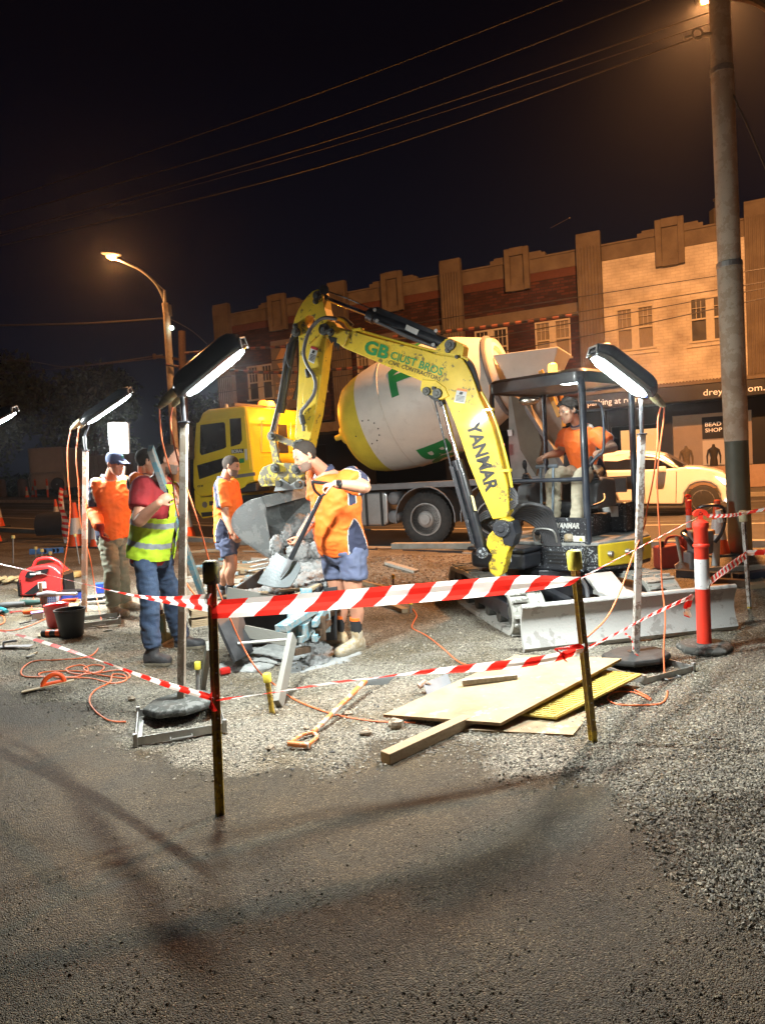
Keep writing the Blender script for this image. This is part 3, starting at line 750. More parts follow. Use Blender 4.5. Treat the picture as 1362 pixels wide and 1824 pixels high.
# left street lamp
bb=gnd(318,905);bb=at(316,884,23);bb.z=g(bb.x,bb.y)
sl=thing('street_lamp','lit orange street lamp with a curved arm on a leaning pole','street lamp',bb)
t0=at(293,517,23);MB().tube([bb,at(297,560,23),at(294,540,23)],[.13,.11,.1],14).build('pole',M_pole,sl,smooth=True)
MB().tube(spline([at(295,541,23),at(279,507,23),at(252,482,23),at(228,470,23),at(208,461,23)],5),.045,8).build('arm',M_steel,sl,smooth=True)
MB().tube([at(294,540,23),t0],[.06,.05],8).build('mast',M_steel,sl)
MB().tube([at(294,518,23),at(262,490,23)],.02,6).build('strut',M_steel,sl)
c=at(199,458,23);mb=MB();mb.ell(c+V((0,0,.10)),V((.34,0,-.06)),V((0,.16,0)),V((0,0,.08)),14,8);h=mb.build('lamp_head',M_steel,sl,smooth=True)
mb=MB();mb.ell(c,V((.18,0,-.04)),V((0,.12,0)),V((0,0,.09)),14,8);mb.build('lamp_glass',MATS['sodium_glass'],h,smooth=True)
mb=MB();mb.bar(at(272,634,23),at(318,640,23),.08,.08);mb.cyl(at(275,640,23),at(275,630,23),.05);mb.build('crossarm',M_rust,sl)
MB().box(at(302,553,23),(.12,.12,.35)).build('switch_box',M_steel,sl)
c=at(306,584,22.8);MB().sph(c,.07).build('small_lamp',mat('small_white_lamp',(1,1,1),.3,0,0,emit=(.8,1,.85),es=14),sl)
q=at(331,884,27);q.z=g(q.x,q.y)
tag(MB().tube([q,at(324,590,27)],[.17,.14],12).build('timber_pole',M_rust,smooth=True),'brown timber pole just right of the street lamp pole','pole')
# ---- trees and far left background
M_leaf=[mat('leaf_a',(.09,.115,.06),.7,0,0),mat('leaf_b',(.14,.16,.08),.7,0,0),mat('leaf_c',(.055,.07,.04),.7,0,0)]
M_bark=mat('bark',(.10,.07,.05),.95,0,.5,8,bump=.5)
def tree(lab,base,h,r,n,seed,ls=.28):
    rs=random.Random(seed);t=thing('tree',lab,'tree',base,'dark trees across the street')
    mb=MB();top=V(base)+V((0,0,h*.55));mb.tube([V(base)-V((0,0,.2)),V(base)+V((.1,0,h*.3)),top],[.35,.26,.12],9)
    blobs=[]
    for k in range(16):
        a=rs.random()*6.28;e=rs.random();c=V(base)+V((math.cos(a)*r*.62*rs.random()**.5,math.sin(a)*r*.5*rs.random()**.5,h*(.32+.56*e)));rr=r*(.28+.22*rs.random());blobs.append((c,rr))
        if k<8:mb.tube([V(base)+V((0,0,h*(.25+.03*k))),c],[.1,.03],6)
    mb.build('trunk',M_bark,t,smooth=True)
    mb=MB()
    for i in range(n):
        c,rr=blobs[rs.randrange(16)];d=V((rs.gauss(0,1),rs.gauss(0,1),rs.gauss(0,1))).normalized()*rr*(.55+.5*rs.random())
        p=c+d;u=V((rs.gauss(0,1),rs.gauss(0,1),rs.gauss(0,1))).normalized()*ls*(.5+rs.random()*.6);w_=u.cross(V((rs.gauss(0,1),rs.gauss(0,1),rs.gauss(0,1)))).normalized()*ls*.35
        mb.add([p-u,p+w_,p+u,p-w_],[(0,1,2,3)],rs.choice((0,0,1,2)))
    mb.build('crown',M_leaf,t,fixn=False)
tree('broad dark tree at the left edge behind the timber posts',V((-27,47,g(-26,46))),9.4,6.2,9000,1)
tree('rounded dark tree behind the parked trailer',V((-20.5,51,g(-19.5,50))),8.6,4.4,6000,2)
tree('low dark tree beyond the container',V((-14.5,58,g(-14.5,58))),7.5,4.5,4000,3)
mb=MB();rs=random.Random(5)
for i in range(2500):
    x=-36+rs.random()*17;y=47.5+rs.random()*2.5;p=V((x,y,g(x,y)+rs.random()**1.5*1.5));u=V((rs.gauss(0,1),rs.gauss(0,1),rs.gauss(0,1))).normalized()*.3;w_=u.cross(V((0,.3,1))).normalized()*.12
    mb.add([p-u,p+w_,p+u,p-w_],[(0,1,2,3)],rs.choice((0,1,2)))
tag(mb.build('undergrowth',M_leaf,None,loc=(-27,48,1),fixn=False),'tangled undergrowth behind the timber posts','undergrowth',kind='stuff')
for k,(u,v) in enumerate([(4,884),(42,884)]):
    q=at(u,v,42);q.z=g(q.x,q.y);o=MB().lathe(q-V((0,0,.1)),[(.28,0),(.27,1.1),(.22,1.22),(.1,1.28)],n=12).build('timber_post',M_bark,smooth=50);tag(o,['round timber post at the left photo edge','round timber post left of the far orange bollards'][k],'post')
# trailer
M_trail=mat('trailer_grey',(.40,.38,.36),.6,0,.3,2)
q=at(98,884,44);q.z=g(q.x,q.y);tr=thing('trailer','tall grey enclosed trailer with a spare wheel, across the street','trailer',q)
MB().box(q+V((.1,.8,1.75)),(2.1,3.4,2.5)).build('body',M_trail,tr,bevel=.05)
mb=MB();mb.box(q+V((-.93,-.93,1.75)),(.06,.04,2.5));mb.box(q+V((1.13,-.93,1.75)),(.06,.04,2.5));mb.box(q+V((.1,-.93,3.0)),(2.1,.04,.08));mb.build('corner_trim',M_steel,tr)
mb=MB();mb.lathe(q+V((.75,-1.1,.75)),[(.2,-.1),(.38,-.09),(.42,0),(.38,.09),(.2,.1)],V((0,1,0)),20);wl=mb.build('spare_wheel',M_rub,tr,smooth=True)
mb=MB();mb.lathe(q+V((.75,-1.2,.75)),[(.05,.0),(.22,.02),(.24,.1)],V((0,1,0)),12);mb.build('rim',M_steel,wl,smooth=True)
mb=MB();mb.tube(spline([q+V((-.8,-1.3,.3)),q+V((-.8,-1.3,1.4)),q+V((.2,-1.3,1.5)),q+V((1.2,-1.3,1.4)),q+V((1.3,-1.3,.4))],5),.03,6);mb.build('drawbar_frame',M_steel,tr)
# container / ribbed fence
q=at(215,884,47);q.z=g(q.x,q.y);M_cont=mat('container_grey',(.18,.18,.18),.6,0,.4,2)
ct=thing('shipping_container','dark ribbed container beyond the workers in caps, across the street','container',q)
mb=MB();mb.box(q+V((.3,1.2,1.35)),(7.0,2.4,2.6))
for k in range(24):mb.box(q+V((-3.1+k*.29,-.03,1.35)),(.13,.07,2.4))
mb.build('body',M_cont,ct);mb=MB();mb.box(q+V((2.6,-.08,1.8)),(1.5,.1,1.5));mb.build('end_panel',M_trail,ct)
# bollard and cone builders
M_ora=mat('cone_orange',(.85,.10,.015),.45,0,.25,6,dcol=(.4,.06,.02))
M_base=speckmat('rubber_base',(.07,.072,.065),(.2,.2,.19),20,.54,.7,.85)
def bollard(P,lab,h=1.15,grp=None,red=M_hired,near=False,nobase=False):
    t=thing('bollard',lab,'bollard',P,grp);P=V(P);s=h/1.15;r=.055*s if near else .06*s
    mb=MB();mb.lathe(P,[(r*1.1,.03*s),(r*1.05,.05*s),(r,.07*s),(r*.98,.98*s),(r*1.12,.99*s),(r*1.14,1.01*s),(r*1.12,1.03*s),(r*.5,1.055*s),(r*.3,1.06*s)],n=24)
    if near:mb.lathe(P,[(r*.98,.83*s),(r*1.15,.84*s),(r*1.15,.855*s),(r*.98,.865*s)],n=24)
    # T shaped handle
    Q=P+V((0,0,1.06*s));mb.obox(Q+V((0,0,.015)),V((.015,0,0)),V((0,.012,0)),V((0,0,.03)))
    A=[]
    for k in range(11):a=PI*k/10;A.append(Q+V((.058*s*math.cos(a),-.012,.035+.042*s*math.sin(a))))
    A+= [Q+V((-.045*s,-.012,.018)),Q+V((-.02*s,-.012,.03)),Q+V((.02*s,-.012,.03)),Q+V((.045*s,-.012,.018))]
    mb.prism(A,V((0,.024,0)),holes=[[Q+V((.012*math.cos(a),-.012,.045+.012*math.sin(a))) for a in np.linspace(0,2*PI,9)[:-1]]])
    mb.build('body',red,t,smooth=True)
    mb=MB();mb.lathe(P,[(r*1.012,.50*s),(r*1.012,.74*s)],n=24);mb.build('reflective_band',M_refl,t,smooth=True)
    if not nobase:
        mb=MB();n=8;R=[]
        for rr,z in((.21*s,0),(.215*s,.03*s),(.19*s,.055*s),(.08*s,.06*s)):R.append([P+V((rr*math.cos(2*PI*(k+.5)/n),rr*math.sin(2*PI*(k+.5)/n),z)) for k in range(n)])
        mb.rings(R);mb.build('base',M_base,t,bevel=.008)
    return t
def cone(P,lab,h=.7,grp=None,tilt=None):
    t=thing('traffic_cone',lab,'traffic cone',P,grp);P=V(P)
    mb=MB();mb.lathe(P,[(.14*h/.7,.03),(.097*h/.7,.3*h),(.062*h/.7,.66*h),(.035*h/.7,h),(.02,h)],n=20);mb.build('body',M_ora,t,smooth=True)
    mb=MB();mb.lathe(P,[(.1*h/.7,.3*h),(.065*h/.7,.66*h)],n=20);mb.build('reflective_band',M_refl,t,smooth=True)
    MB().box(P+V((0,0,.02)),(.36*h/.7,.36*h/.7,.04)).build('base',M_rub,t,bevel=.01);return t
G1='orange and white bollards along the far kerb'
for k,(u,lab) in enumerate([(65,'far orange bollard left of the trailer'),(86,'far orange bollard in front of the trailer'),(144,'far orange bollard right of the spare wheel')]):
    q=at(u,884,41);q.z=g(q.x,q.y);bollard(q,lab,1.15,G1,M_ora)
for u,lab,y in[(49,'small far cone leaning by the timber post',41),(60,'narrow far cone beside the left bollard',41.5),(118,'far cone right of the trailer wheel',40)]:
    q=at(u,884,y);q.z=g(q.x,q.y);cone(q,lab,.7,'traffic cones across the street')
# ================================================================= EXCAVATOR
M_yel=speckmat('excavator_yellow',(.80,.56,.03),(.06,.05,.03),19,.60,.8,.45,coat=.12,ds=1.7)
M_yelc=mat('excavator_yellow_clean',(.80,.60,.035),.4,0,.2,8,coat=.2)
M_exb=speckmat('excavator_black_splashed',(.02,.022,.028),(.42,.46,.48),48,.60,.9,.45,coat=.1)
M_exb2=mat('excavator_black',(.014,.016,.022),.32,0,.4,8,coat=.2,dcol=(.06,.06,.06))
M_pin=mat('worn_pin',(.11,.11,.10),.5,.6,.5,20)
M_chr=mat('chrome_rod',(.8,.8,.82),.12,1,.05,8)
M_hose=mat('hose',(.05,.05,.055),.5,0,.4,14)
M_hoseg=mat('grey_hose',(.16,.16,.17),.5,0,.3,14)
M_trk=speckmat('muddy_rubber_track',(.13,.125,.11),(.36,.355,.32),11,.40,.9,.9,bump=.4)
M_bucket=speckmat('cement_coated_steel',(.22,.235,.235),(.36,.37,.36),6,.52,.5,.6,bump=.3)
M_bucki=mat('bucket_inside',(.30,.32,.33),.55,0,.6,5,dcol=(.16,.12,.10))
M_blade=speckmat('blade_steel',(.30,.29,.27),(.50,.50,.48),6,.42,.6,.6,bump=.2)
M_gry=mat('console_grey',(.12,.125,.13),.6,0,.4,8)
M_green=mat('decal_green',(.02,.26,.07),.5,0,.1,9)
M_dec=mat('decal_black',(.01,.01,.01),.5,0,0)
M_sticker=mat('sticker_white',(.65,.65,.62),.5,0,.2,12)
ex=thing('excavator','yellow mini excavator with black canopy, blade down and boom raised over the pour','excavator',V((1.75,7.2,0)))
BP=V((1.13,6.56,0));BD=V((-.9,.43,0)).normalized();BN=V((-BD.y,BD.x,0))
if BN.y>0:BN=-BN                                   # toward the camera
def bp(u,v,off=0):return onp(u,v,BP+BN*off,BN)
def plate(mb,pts,off,th,mi=0,holes=None):
    mb.prism([bp(u,v,off) for u,v in pts],-BN*th,mi,[[bp(u,v,off) for u,v in h] for h in holes] if holes else None)
def pin(mb,u,v,off,r,th=.03,mi=0):
    c=bp(u,v,off);mb.cyl(c,c+BN*th,r,r*.92,16,mi)
    mb.cyl(c+BN*th,c+BN*(th+.012),r*.45,r*.4,10,mi)
boom=[(590,572),(600,582),(625,589),(663,600),(713,613),(756,624),(776,631),(822,638),(831,650),(838,664),(846,684),(853,706),(864,730),(875,756),(883,785),(890,817),(897,843),(903,868),(906,913),(900,922),(877,925),(867,903),(852,870),(834,825),(819,780),(811,757),(802,734),(795,716),(787,703),(771,688),(751,679),(708,661),(663,641),(615,621),(600,612),(585,604),(573,594),(571,584),(578,573)]
mb=MB();plate(mb,boom,.085,.17);bo=mb.build('boom',M_yel,ex,bevel=.006)
mb=MB();plate(mb,[(604,586),(623,591),(612,617),(599,610)],.097,.194);mb.build('boom_end_plate',M_yel,bo,bevel=.004)
mb=MB();plate(mb,[(772,630),(778,617),(793,604),(800,602),(821,611),(826,617),(823,640)],.07,.14);plate(mb,[(751,676),(748,694),(754,703),(784,712),(799,706),(792,690),(776,678)],.10,.20);mb.build('cylinder_bracket',M_yel,bo,bevel=.005)
mb=MB()
for u,v,o,r in[(578,587,.09,.062),(590,592,.10,.04),(802,615,.075,.055),(798,624,.072,.028),(779,701,.105,.05),(760,697,.105,.042),(773,692,.105,.02),(814,636,.09,.018)]:pin(mb,u,v,o,r,.03)
mb.build('pivot_pin',M_pin,bo,bevel=.004)
# lettering on the boom
def btext(par,txt,a,c,hpx,m,bold=.02,off=.087,name='lettering',shear=0):
    A=bp(*a,off);C=bp(*c,off);X=(C-A);Y=X.normalized().cross(BN)*-1
    if Y.z<0 and abs(X.normalized().z)<.8:Y=-Y
    D=(A-CAM).length;mb=MB();text(mb,txt,A,X,Y,X.length,hpx*D/F,BN,.003,bold,shear=shear);return mb.build(name,m,par)
btext(bo,'GB',(647,627),(689,640),21,M_green,.035)
btext(bo,'CIUST BROS',(694,638),(786,669),12.5,M_green,.015)
btext(bo,'CIVIL CONTRACTORS',(691,648),(783,679),7,M_dec,.0)
# YANMAR reads down the boom: baseline on the left of the letters when turned
A=bp(831,757,.087);C=bp(866,877,.087);X=C-A;Y=BN.cross(X.normalized())
mb=MB();text(mb,'YANMAR',A,X,Y,X.length,.12,BN,.003,.03);mb.build('lettering',M_dec,bo)
def sticker(par,pts,off,m=None,top=None):
    mb=MB();plate(mb,pts,off,.003);o=mb.build('warning_sticker',m or M_sticker,par)
    a,b_,c,d=[bp(u,v,off+.002) for u,v in pts]   # tl tr br bl
    mb=MB();mb.prism([a,b_,b_.lerp(c,.16),a.lerp(d,.16)],BN*.001);mb.build('sticker_band',top or mat('sticker_red',(.5,.03,.02),.5,0,0),o)
    mb=MB()
    for k in range(5):
        t0=.5+k*.09;mb.prism([a.lerp(d,t0).lerp(b_.lerp(c,t0),.12),a.lerp(d,t0).lerp(b_.lerp(c,t0),.88),a.lerp(d,t0+.035).lerp(b_.lerp(c,t0+.035),.88),a.lerp(d,t0+.035).lerp(b_.lerp(c,t0+.035),.12)],BN*.001)
    mb.prism([a.lerp(d,.22).lerp(b_.lerp(c,.22),.35),a.lerp(d,.22).lerp(b_.lerp(c,.22),.65),a.lerp(d,.42).lerp(b_.lerp(c,.42),.6),a.lerp(d,.42).lerp(b_.lerp(c,.42),.3)],BN*.001)
    mb.build('sticker_print',M_dec,o)
sticker(bo,[(814,691),(832,694),(827,719),(808,716)],.0865,top=mat('sticker_orange',(.8,.25,.03),.5,0,0))
# arm (stick)
stick=[(566,515),(556,519),(547,528),(538,540),(531,552),(525,566),(521,582),(524,592),(532,601),(533,640),(531,690),(528,740),(524,792),(549,798),(555,768),(562,738),(572,670),(579,612),(584,590),(584,570),(577,548),(575,530),(572,518)]
hole=[(551.5+9*math.cos(a),573+12*math.sin(a)) for a in np.linspace(0,2*PI,15)[:-1]]
mb=MB();plate(mb,stick,.075,.16,holes=[hole]);st=mb.build('arm',M_yel,ex,bevel=.004)
mb=MB();plate(mb,[(548,666),(566,671),(562,735),(541,738),(538,700)],.082,.01);plate(mb,[(546,606),(561,591),(586,570),(592,577),(566,598),(549,614)],.083,.012);mb.build('stiffener',M_yel,st,bevel=.003)
mb=MB()
for u,v,o,r in[(566,527,.078,.05),(563,537,.078,.03),(528,592,.078,.05),(527,581,.078,.028),(537,790,.078,.05)]:pin(mb,u,v,o,r,.028)
mb.build('pivot_pin',M_pin,st,bevel=.004)
sticker(st,[(554,616),(567,620),(559,648),(548,643)],.0765)
mb=MB();mb.tube(spline([bp(600,569,.11),bp(588,566,.13),bp(572,568,.14),bp(556,582,.14),bp(546,602,.14),bp(541,630,.13),bp(548,652,.12),bp(558,668,.12),bp(562,685,.12),bp(558,704,.12),bp(547,720,.12),bp(537,732,.11),bp(536,745,.1)],6),.019,8);mb.build('hose',M_hoseg,st,smooth=True)
mb=MB();mb.cyl(bp(536,740,.1),bp(540,755,.1),.03);mb.cyl(bp(540,755,.1),bp(541,768,.1),.016);mb.cyl(bp(546,658,.1),bp(549,672,.11),.022);mb.build('hose_coupling',M_pin,st,smooth=True)
# yellow pipes along the boom
mb=MB()
for k,o in enumerate((.06,.02)):
    d=k*2
    mb.tube(spline([bp(598,566+d,o),bp(612,571+d,o),bp(624,584+d,o),bp(645,590+d,o),bp(700,606+d,o),bp(760,622+d,o),bp(820,635+d,o),bp(834,642+d,o)],5),.013,7)
    mb.tube(spline([bp(857,698,o),bp(872,726,o),bp(884,756,o),bp(897,800,o),bp(906,838,o),bp(911,868,o)],5),.013,7)
mb.build('hydraulic_pipe',M_yelc,bo,smooth=True)
mb=MB();mb.tube(spline([bp(826,638,.03),bp(838,650,.03),bp(846,672,.03),bp(852,698,.03)],5),.028,8);mb.tube(spline([bp(590,568,.0),bp(612,568,.0),bp(628,580,0)],4),.02,8);mb.build('hose_sleeve',M_hose,bo,smooth=True)
mb=MB()
for u,v in[(869,730),(900,838),(638,588)]:mb.obox(bp(u,v,.05),BD*.05,BN*.04,V((0,0,.014)))
mb.build('pipe_clamp',M_yelc,bo,bevel=.004)
mb=MB();plate(mb,[(584,597),(592,600),(603,603),(605,613),(602,626),(600,614),(597,622),(594,608),(590,612),(586,603)],.0885,.004);plate(mb,[(757,700),(770,705),(781,711),(776,716),(765,708)],.101,.004);mb.build('grease_stain',M_dec,bo)
# arm cylinder on top of boom
def cyl2(par,a,c,r,m,name,off=0,n=16):
    mb=MB();mb.cyl(bp(*a,off),bp(*c,off),r,None,n);return mb.build(name,m,par,smooth=True)
ac=cyl2(ex,(660,562),(792,612),.062,M_exb2,'arm_cylinder')
cyl2(ac,(579,531),(662,563),.021,M_chr,'rod')
mb=MB();plate(mb,[(661,548),(672,546),(777,590),(776,600),(664,562)],.045,.09);mb.build('guard',M_exb2,ac,bevel=.006)
mb=MB();mb.tube([bp(584,519,.02),bp(620,532,.02),bp(664,552,.02)],.007,6);mb.build('guide_rod',M_hose,ac)
mb=MB();mb.cyl(bp(657,560,0),bp(668,565,0),.075);mb.cyl(bp(788,609,0),bp(803,616,0),.05);mb.cyl(bp(575,528,0),bp(583,533,0),.035);mb.cyl(bp(577,516,-.05),bp(577,516,.09),.05);mb.build('cylinder_collar',M_exb2,ac,smooth=True)
mb=MB();mb.tube(spline([bp(668,572,.05),bp(700,586,.09),bp(735,602,.09),bp(770,616,.06)],5),.016,7);mb.tube(spline([bp(672,570,.0),bp(720,598,.07),bp(780,620,.05)],5),.014,7);mb.build('hose',M_hose,ac,smooth=True)
mb=MB()
for u,v in[(671,571),(667,552),(771,614),(776,589)]:mb.cyl(bp(u,v,.03),bp(u,v,.09),.018,None,8)
mb.build('fitting',M_steel,ac)
a_,b_,c_,d_=bp(724,578,.066),bp(746,588,.066),bp(742,597,.066),bp(721,587,.066)
mb=MB();mb.prism([a_,b_,c_,d_],BN*.003);mb.build('warning_sticker',M_sticker,ac)
# boom cylinder
bc=cyl2(ex,(816,824),(858,978),.052,M_exb2,'boom_cylinder',.0)
cyl2(bc,(788,716),(818,830),.024,M_chr,'rod')
mb=MB();plate(mb,[(799,830),(806,830),(845,970),(838,968)],.07,.05);mb.tube([bp(773,712,.05),bp(803,832,.05)],.009,6);mb.build('guard',M_exb,bc,bevel=.004)
mb=MB();mb.cyl(bp(813,820,0),bp(818,838,0),.06);mb.cyl(bp(781,704,0),bp(789,722,0),.035);mb.cyl(bp(852,960,0),bp(862,988,0),.062);mb.build('cylinder_collar',M_exb2,bc,smooth=True)
mb=MB();mb.prism([bp(838,882,.054),bp(843,884,.054),bp(849,910,.054),bp(844,909,.054)],BN*.003);mb.build('warning_sticker',mat('sticker_yellow',(.7,.6,.3),.5,0,.1),bc)
# bucket cylinder
kc=cyl2(ex,(524,602),(500,726),.045,M_exb2,'bucket_cylinder',0)
cyl2(kc,(499,724),(488,772),.024,M_chr,'rod')
mb=MB();mb.tube([bp(514,612,.07),bp(497,712,.07),bp(483,770,.07)],.016,7);mb.build('guide_rod',M_hose,kc)
mb=MB();mb.tube(spline([bp(523,602,.05),bp(514,616,.09),bp(511,640,.08),bp(517,655,.06)],5),.012,7);mb.tube(spline([bp(530,600,-.05),bp(535,630,-.03),bp(532,680,-.03),bp(524,712,0)],5),.022,7);mb.tube(spline([bp(520,604,.0),bp(507,640,.06),bp(505,690,.05),bp(500,722,.05)],5),.015,7);mb.build('hose',M_hose,kc,smooth=True)
mb=MB();mb.cyl(bp(503,716,0),bp(498,734,0),.055);mb.cyl(bp(528,592,-.06),bp(524,608,0),.05);mb.cyl(bp(493,716,.08),bp(493,716,.0),.03);mb.build('cylinder_collar',M_exb2,kc,smooth=True)
lk=MB()
def linkbar(mb,a,c,w,offs,th=.03):
    for o in offs:
        A=bp(*a,o);C=bp(*c,o);x=(C-A).normalized();y=x.cross(BN);mb.obox((A+C)/2,x*((C-A).length/2),y*w/2,BN*th/2);mb.cyl(A-BN*th/2,A+BN*th/2,w*.7);mb.cyl(C-BN*th/2,C+BN*th/2,w*.7)
linkbar(lk,(485,776),(527,792),.07,(.09,-.09));linkbar(lk,(485,778),(494,828),.08,(.06,-.06))
M_yeld=speckmat('excavator_yellow_dirty',(.60,.44,.05),(.10,.095,.085),15,.46,.9,.6,bump=.3)
l=lk.build('linkage',M_yeld,ex,bevel=.004)
mb=MB()
for u,v,o,r in[(485,776,.11,.05),(527,792,.11,.035)]:pin(mb,u,v,o,r,.03)
mb.build('pivot_pin',M_pin,l,bevel=.003)
qh=[(459,856),(462,842),(468,832),(488,824),(531,826),(542,836),(536,853),(517,864),(465,867)]
mb=MB();plate(mb,qh,.15,.06);plate(mb,qh,-.02,.06);plate(mb,[(470,850),(530,848),(528,862),(468,864)],.15,.25);q_=mb.build('quick_hitch',M_yeld,ex,bevel=.008)
mb=MB();pin(mb,491,834,.15,.055,.03);pin(mb,529,836,.15,.055,.03);mb.build('pivot_pin',M_pin,q_,bevel=.004)
# bucket : near side outline swept across its width (tilted)
KB=onp(466,885,BP+BD*2.35+BN*.42,BN);KO=KB
def kp(u,v,w=0):
    P=onp(u,v,KB,BN);return P+KW*w
KW=at(548,866,(KB-CAM).y+.80)-KB
out=[(466,885),(447,890),(430,900),(418,912),(412,927),(415,944),(427,959),(447,974),(465,986),(481,996)]
lip=[(483,990),(481,967),(476,940),(472,917),(473,901)]
ob=[kp(u,v) for u,v in out]
mb=MB();so=spline(ob,3);N_=len(so);R=[]
cen=kp(470,935)
inn=[p+(cen-p).normalized()*.02 for p in so]
mb.rings([[so[i],so[i]+KW,inn[i]+KW,inn[i]] for i in range(N_)]);bk=mb.build('bucket',M_bucket,ex,smooth=50)
mb=MB();sp=[kp(u,v) for u,v in out+lip];kn=KW.normalized()
mb.prism(sp,kn*.02);mb.prism([p+KW for p in sp],-kn*.02);mb.build('side_plate',M_bucket,bk,bevel=.004)
mb=MB();wr=[kp(u,v)-kn*.012 for u,v in[(447,890),(466,885),(473,901),(472,917),(476,940),(481,967),(483,990),(470,980),(462,960),(456,925)]];mb.prism(wr,kn*.012);mb.prism([kp(466,884),kp(473,902),kp(473,902,1),kp(466,884,1)],-BD*.02-V((0,0,.01)));mb.build('wear_plate',M_bucket,bk,bevel=.004)
mb=MB();mb.prism([kp(481,996),kp(484,988),kp(484,988,1),kp(481,996,1)],V((0,0,-.015)));mb.build('cutting_edge',M_blade,bk)
# ears
mb=MB();c=kp(478,878,.35)
for wv in(.28,.62):
    A=[kp(463,885,wv),kp(468,868,wv),kp(476,861,wv),kp(484,866,wv),kp(492,872,wv),kp(500,868,wv),kp(508,862,wv),kp(516,866,wv),kp(514,880,wv)]
    mb.prism([q+V((0,0,.02)) for q in A],kn*.04)
e_=mb.build('ear',M_bucket,bk,bevel=.006)
mb=MB()
for u,v in[(475,870),(510,871)]:
    a=kp(u,v,.26)+V((0,0,.02));mb.cyl(a-kn*.03,a+KW*.45,.035)
mb.build('pivot_pin',M_pin,bk,smooth=True)
# swing bracket
mb=MB();plate(mb,[(879,942),(886,926),(899,922),(909,930),(914,950),(912,970),(903,985),(899,1005),(893,1024),(885,1030),(872,1020),(869,1005),(876,990),(865,972),(868,955)],.10,.20);sb=mb.build('swing_bracket',M_yel,ex,bevel=.012)
mb=MB();pin(mb,894,941,.10,.085,.05);mb.cyl(bp(858,985,-.05),bp(858,985,.12),.055);pin(mb,858,987,.12,.045,.02);mb.build('pivot_pin',M_exb,sb,bevel=.006)
mb=MB();plate(mb,[(880,925),(912,930),(919,952),(912,975),(896,970),(893,955)],.12,.24);mb.build('pivot_housing',M_exb2,sb,bevel=.01)
# ---------------- undercarriage
UV=V((-.17,.985,0)).normalized();UX=V((UV.y,-UV.x,0));UC=V((1.66,7.06,0))
def up(x,y,z):return UC+UX*x+UV*y+V((0,0,z))
for sgn in(-1,1):
    xc=sgn*.64;hw=.15;mb=MB();L_=.84;r1=.2;n=14;loop=[]
    def lw(k):return k
    pts=[]
    for k in range(n+1):a=-PI/2+PI*k/n;pts.append((L_+r1*math.cos(a),r1+.01+r1*math.sin(a)))
    for k in range(1,12):pts.append((L_-2*L_*k/12,2*r1+.01-.008*math.sin(k*PI/2)))
    for k in range(n+1):a=PI/2+PI*k/n;pts.append((-L_+r1*math.cos(a),r1+.01+r1*math.sin(a)))
    for k in range(1,12):pts.append((-L_+2*L_*k/12,.01))
    m_=len(pts);R=[]
    for i,(y,z) in enumerate(pts):
        a=pts[(i+1)%m_];b_=pts[i-1];t=V((a[0]-b_[0],a[1]-b_[1])).normalized();nn=V((-t.y,t.x))*-1
        o=V((y,z));q=o-nn*.045
        R.append([up(xc-hw,o.x,o.y),up(xc+hw,o.x,o.y),up(xc+hw,q.x,q.y),up(xc-hw,q.x,q.y)])
    R.append(R[0]);mb.rings(R,cap=False)
    # cleats
    T=0;tot=sum((V(pts[i])-V(pts[(i+1)%m_])).length for i in range(m_));nc=46;step=tot/nc;acc=0;k=0;i=0;d=0
    for c_ in range(nc):
        while True:
            seg=V(pts[(i+1)%m_])-V(pts[i%m_])
            if d+seg.length>=c_*step or i>m_:break
            d+=seg.length;i+=1
        f=(c_*step-d)/seg.length;P=V(pts[i%m_])+seg*f;t=seg.normalized();nn=V((t.y,-t.x))
        for q in(-1,1):
            cc=P+nn*.008;sk=.03*q*(1 if c_%2 else -1)
            mb.obox(up(xc+q*hw*.48,cc.x+t.x*sk*.5,cc.y+t.y*sk*.5),UX*hw*.46,(UV*t.x+V((0,0,t.y)))*.014,(UV*nn.x+V((0,0,nn.y)))*.014)
    tk=mb.build('track',M_trk,ex,bevel=.003)
    mb=MB();mb.obox(up(xc-.0,0,.2),UX*.10,UV*(L_-.08),V((0,0,.075)));mb.build('track_frame',M_exb2,tk,bevel=.01)
    for y,r in((L_,.155),(-L_,.15)):
        mb=MB();mb.cyl(up(xc-.09,y,r1+.01),up(xc+.09,y,r1+.01),r,None,20);mb.cyl(up(xc-.11,y,r1+.01),up(xc+.11,y,r1+.01),.06,None,12);mb.build('sprocket' if y>0 else 'idler_wheel',M_pin,tk,bevel=.005)
    for y in(-.5,-.17,.17,.5):
        mb=MB();mb.cyl(up(xc-.10,y,.11),up(xc+.10,y,.11),.065,None,14);mb.build('roller',M_pin,tk)
mb=MB();mb.obox(up(0,0,.3),UX*.5,UV*.4,V((0,0,.1)));mb.lathe(up(.1,.05,.36),[(.42,0),(.42,.1)],n=28);mb.build('carriage',M_exb2,ex,bevel=.012)
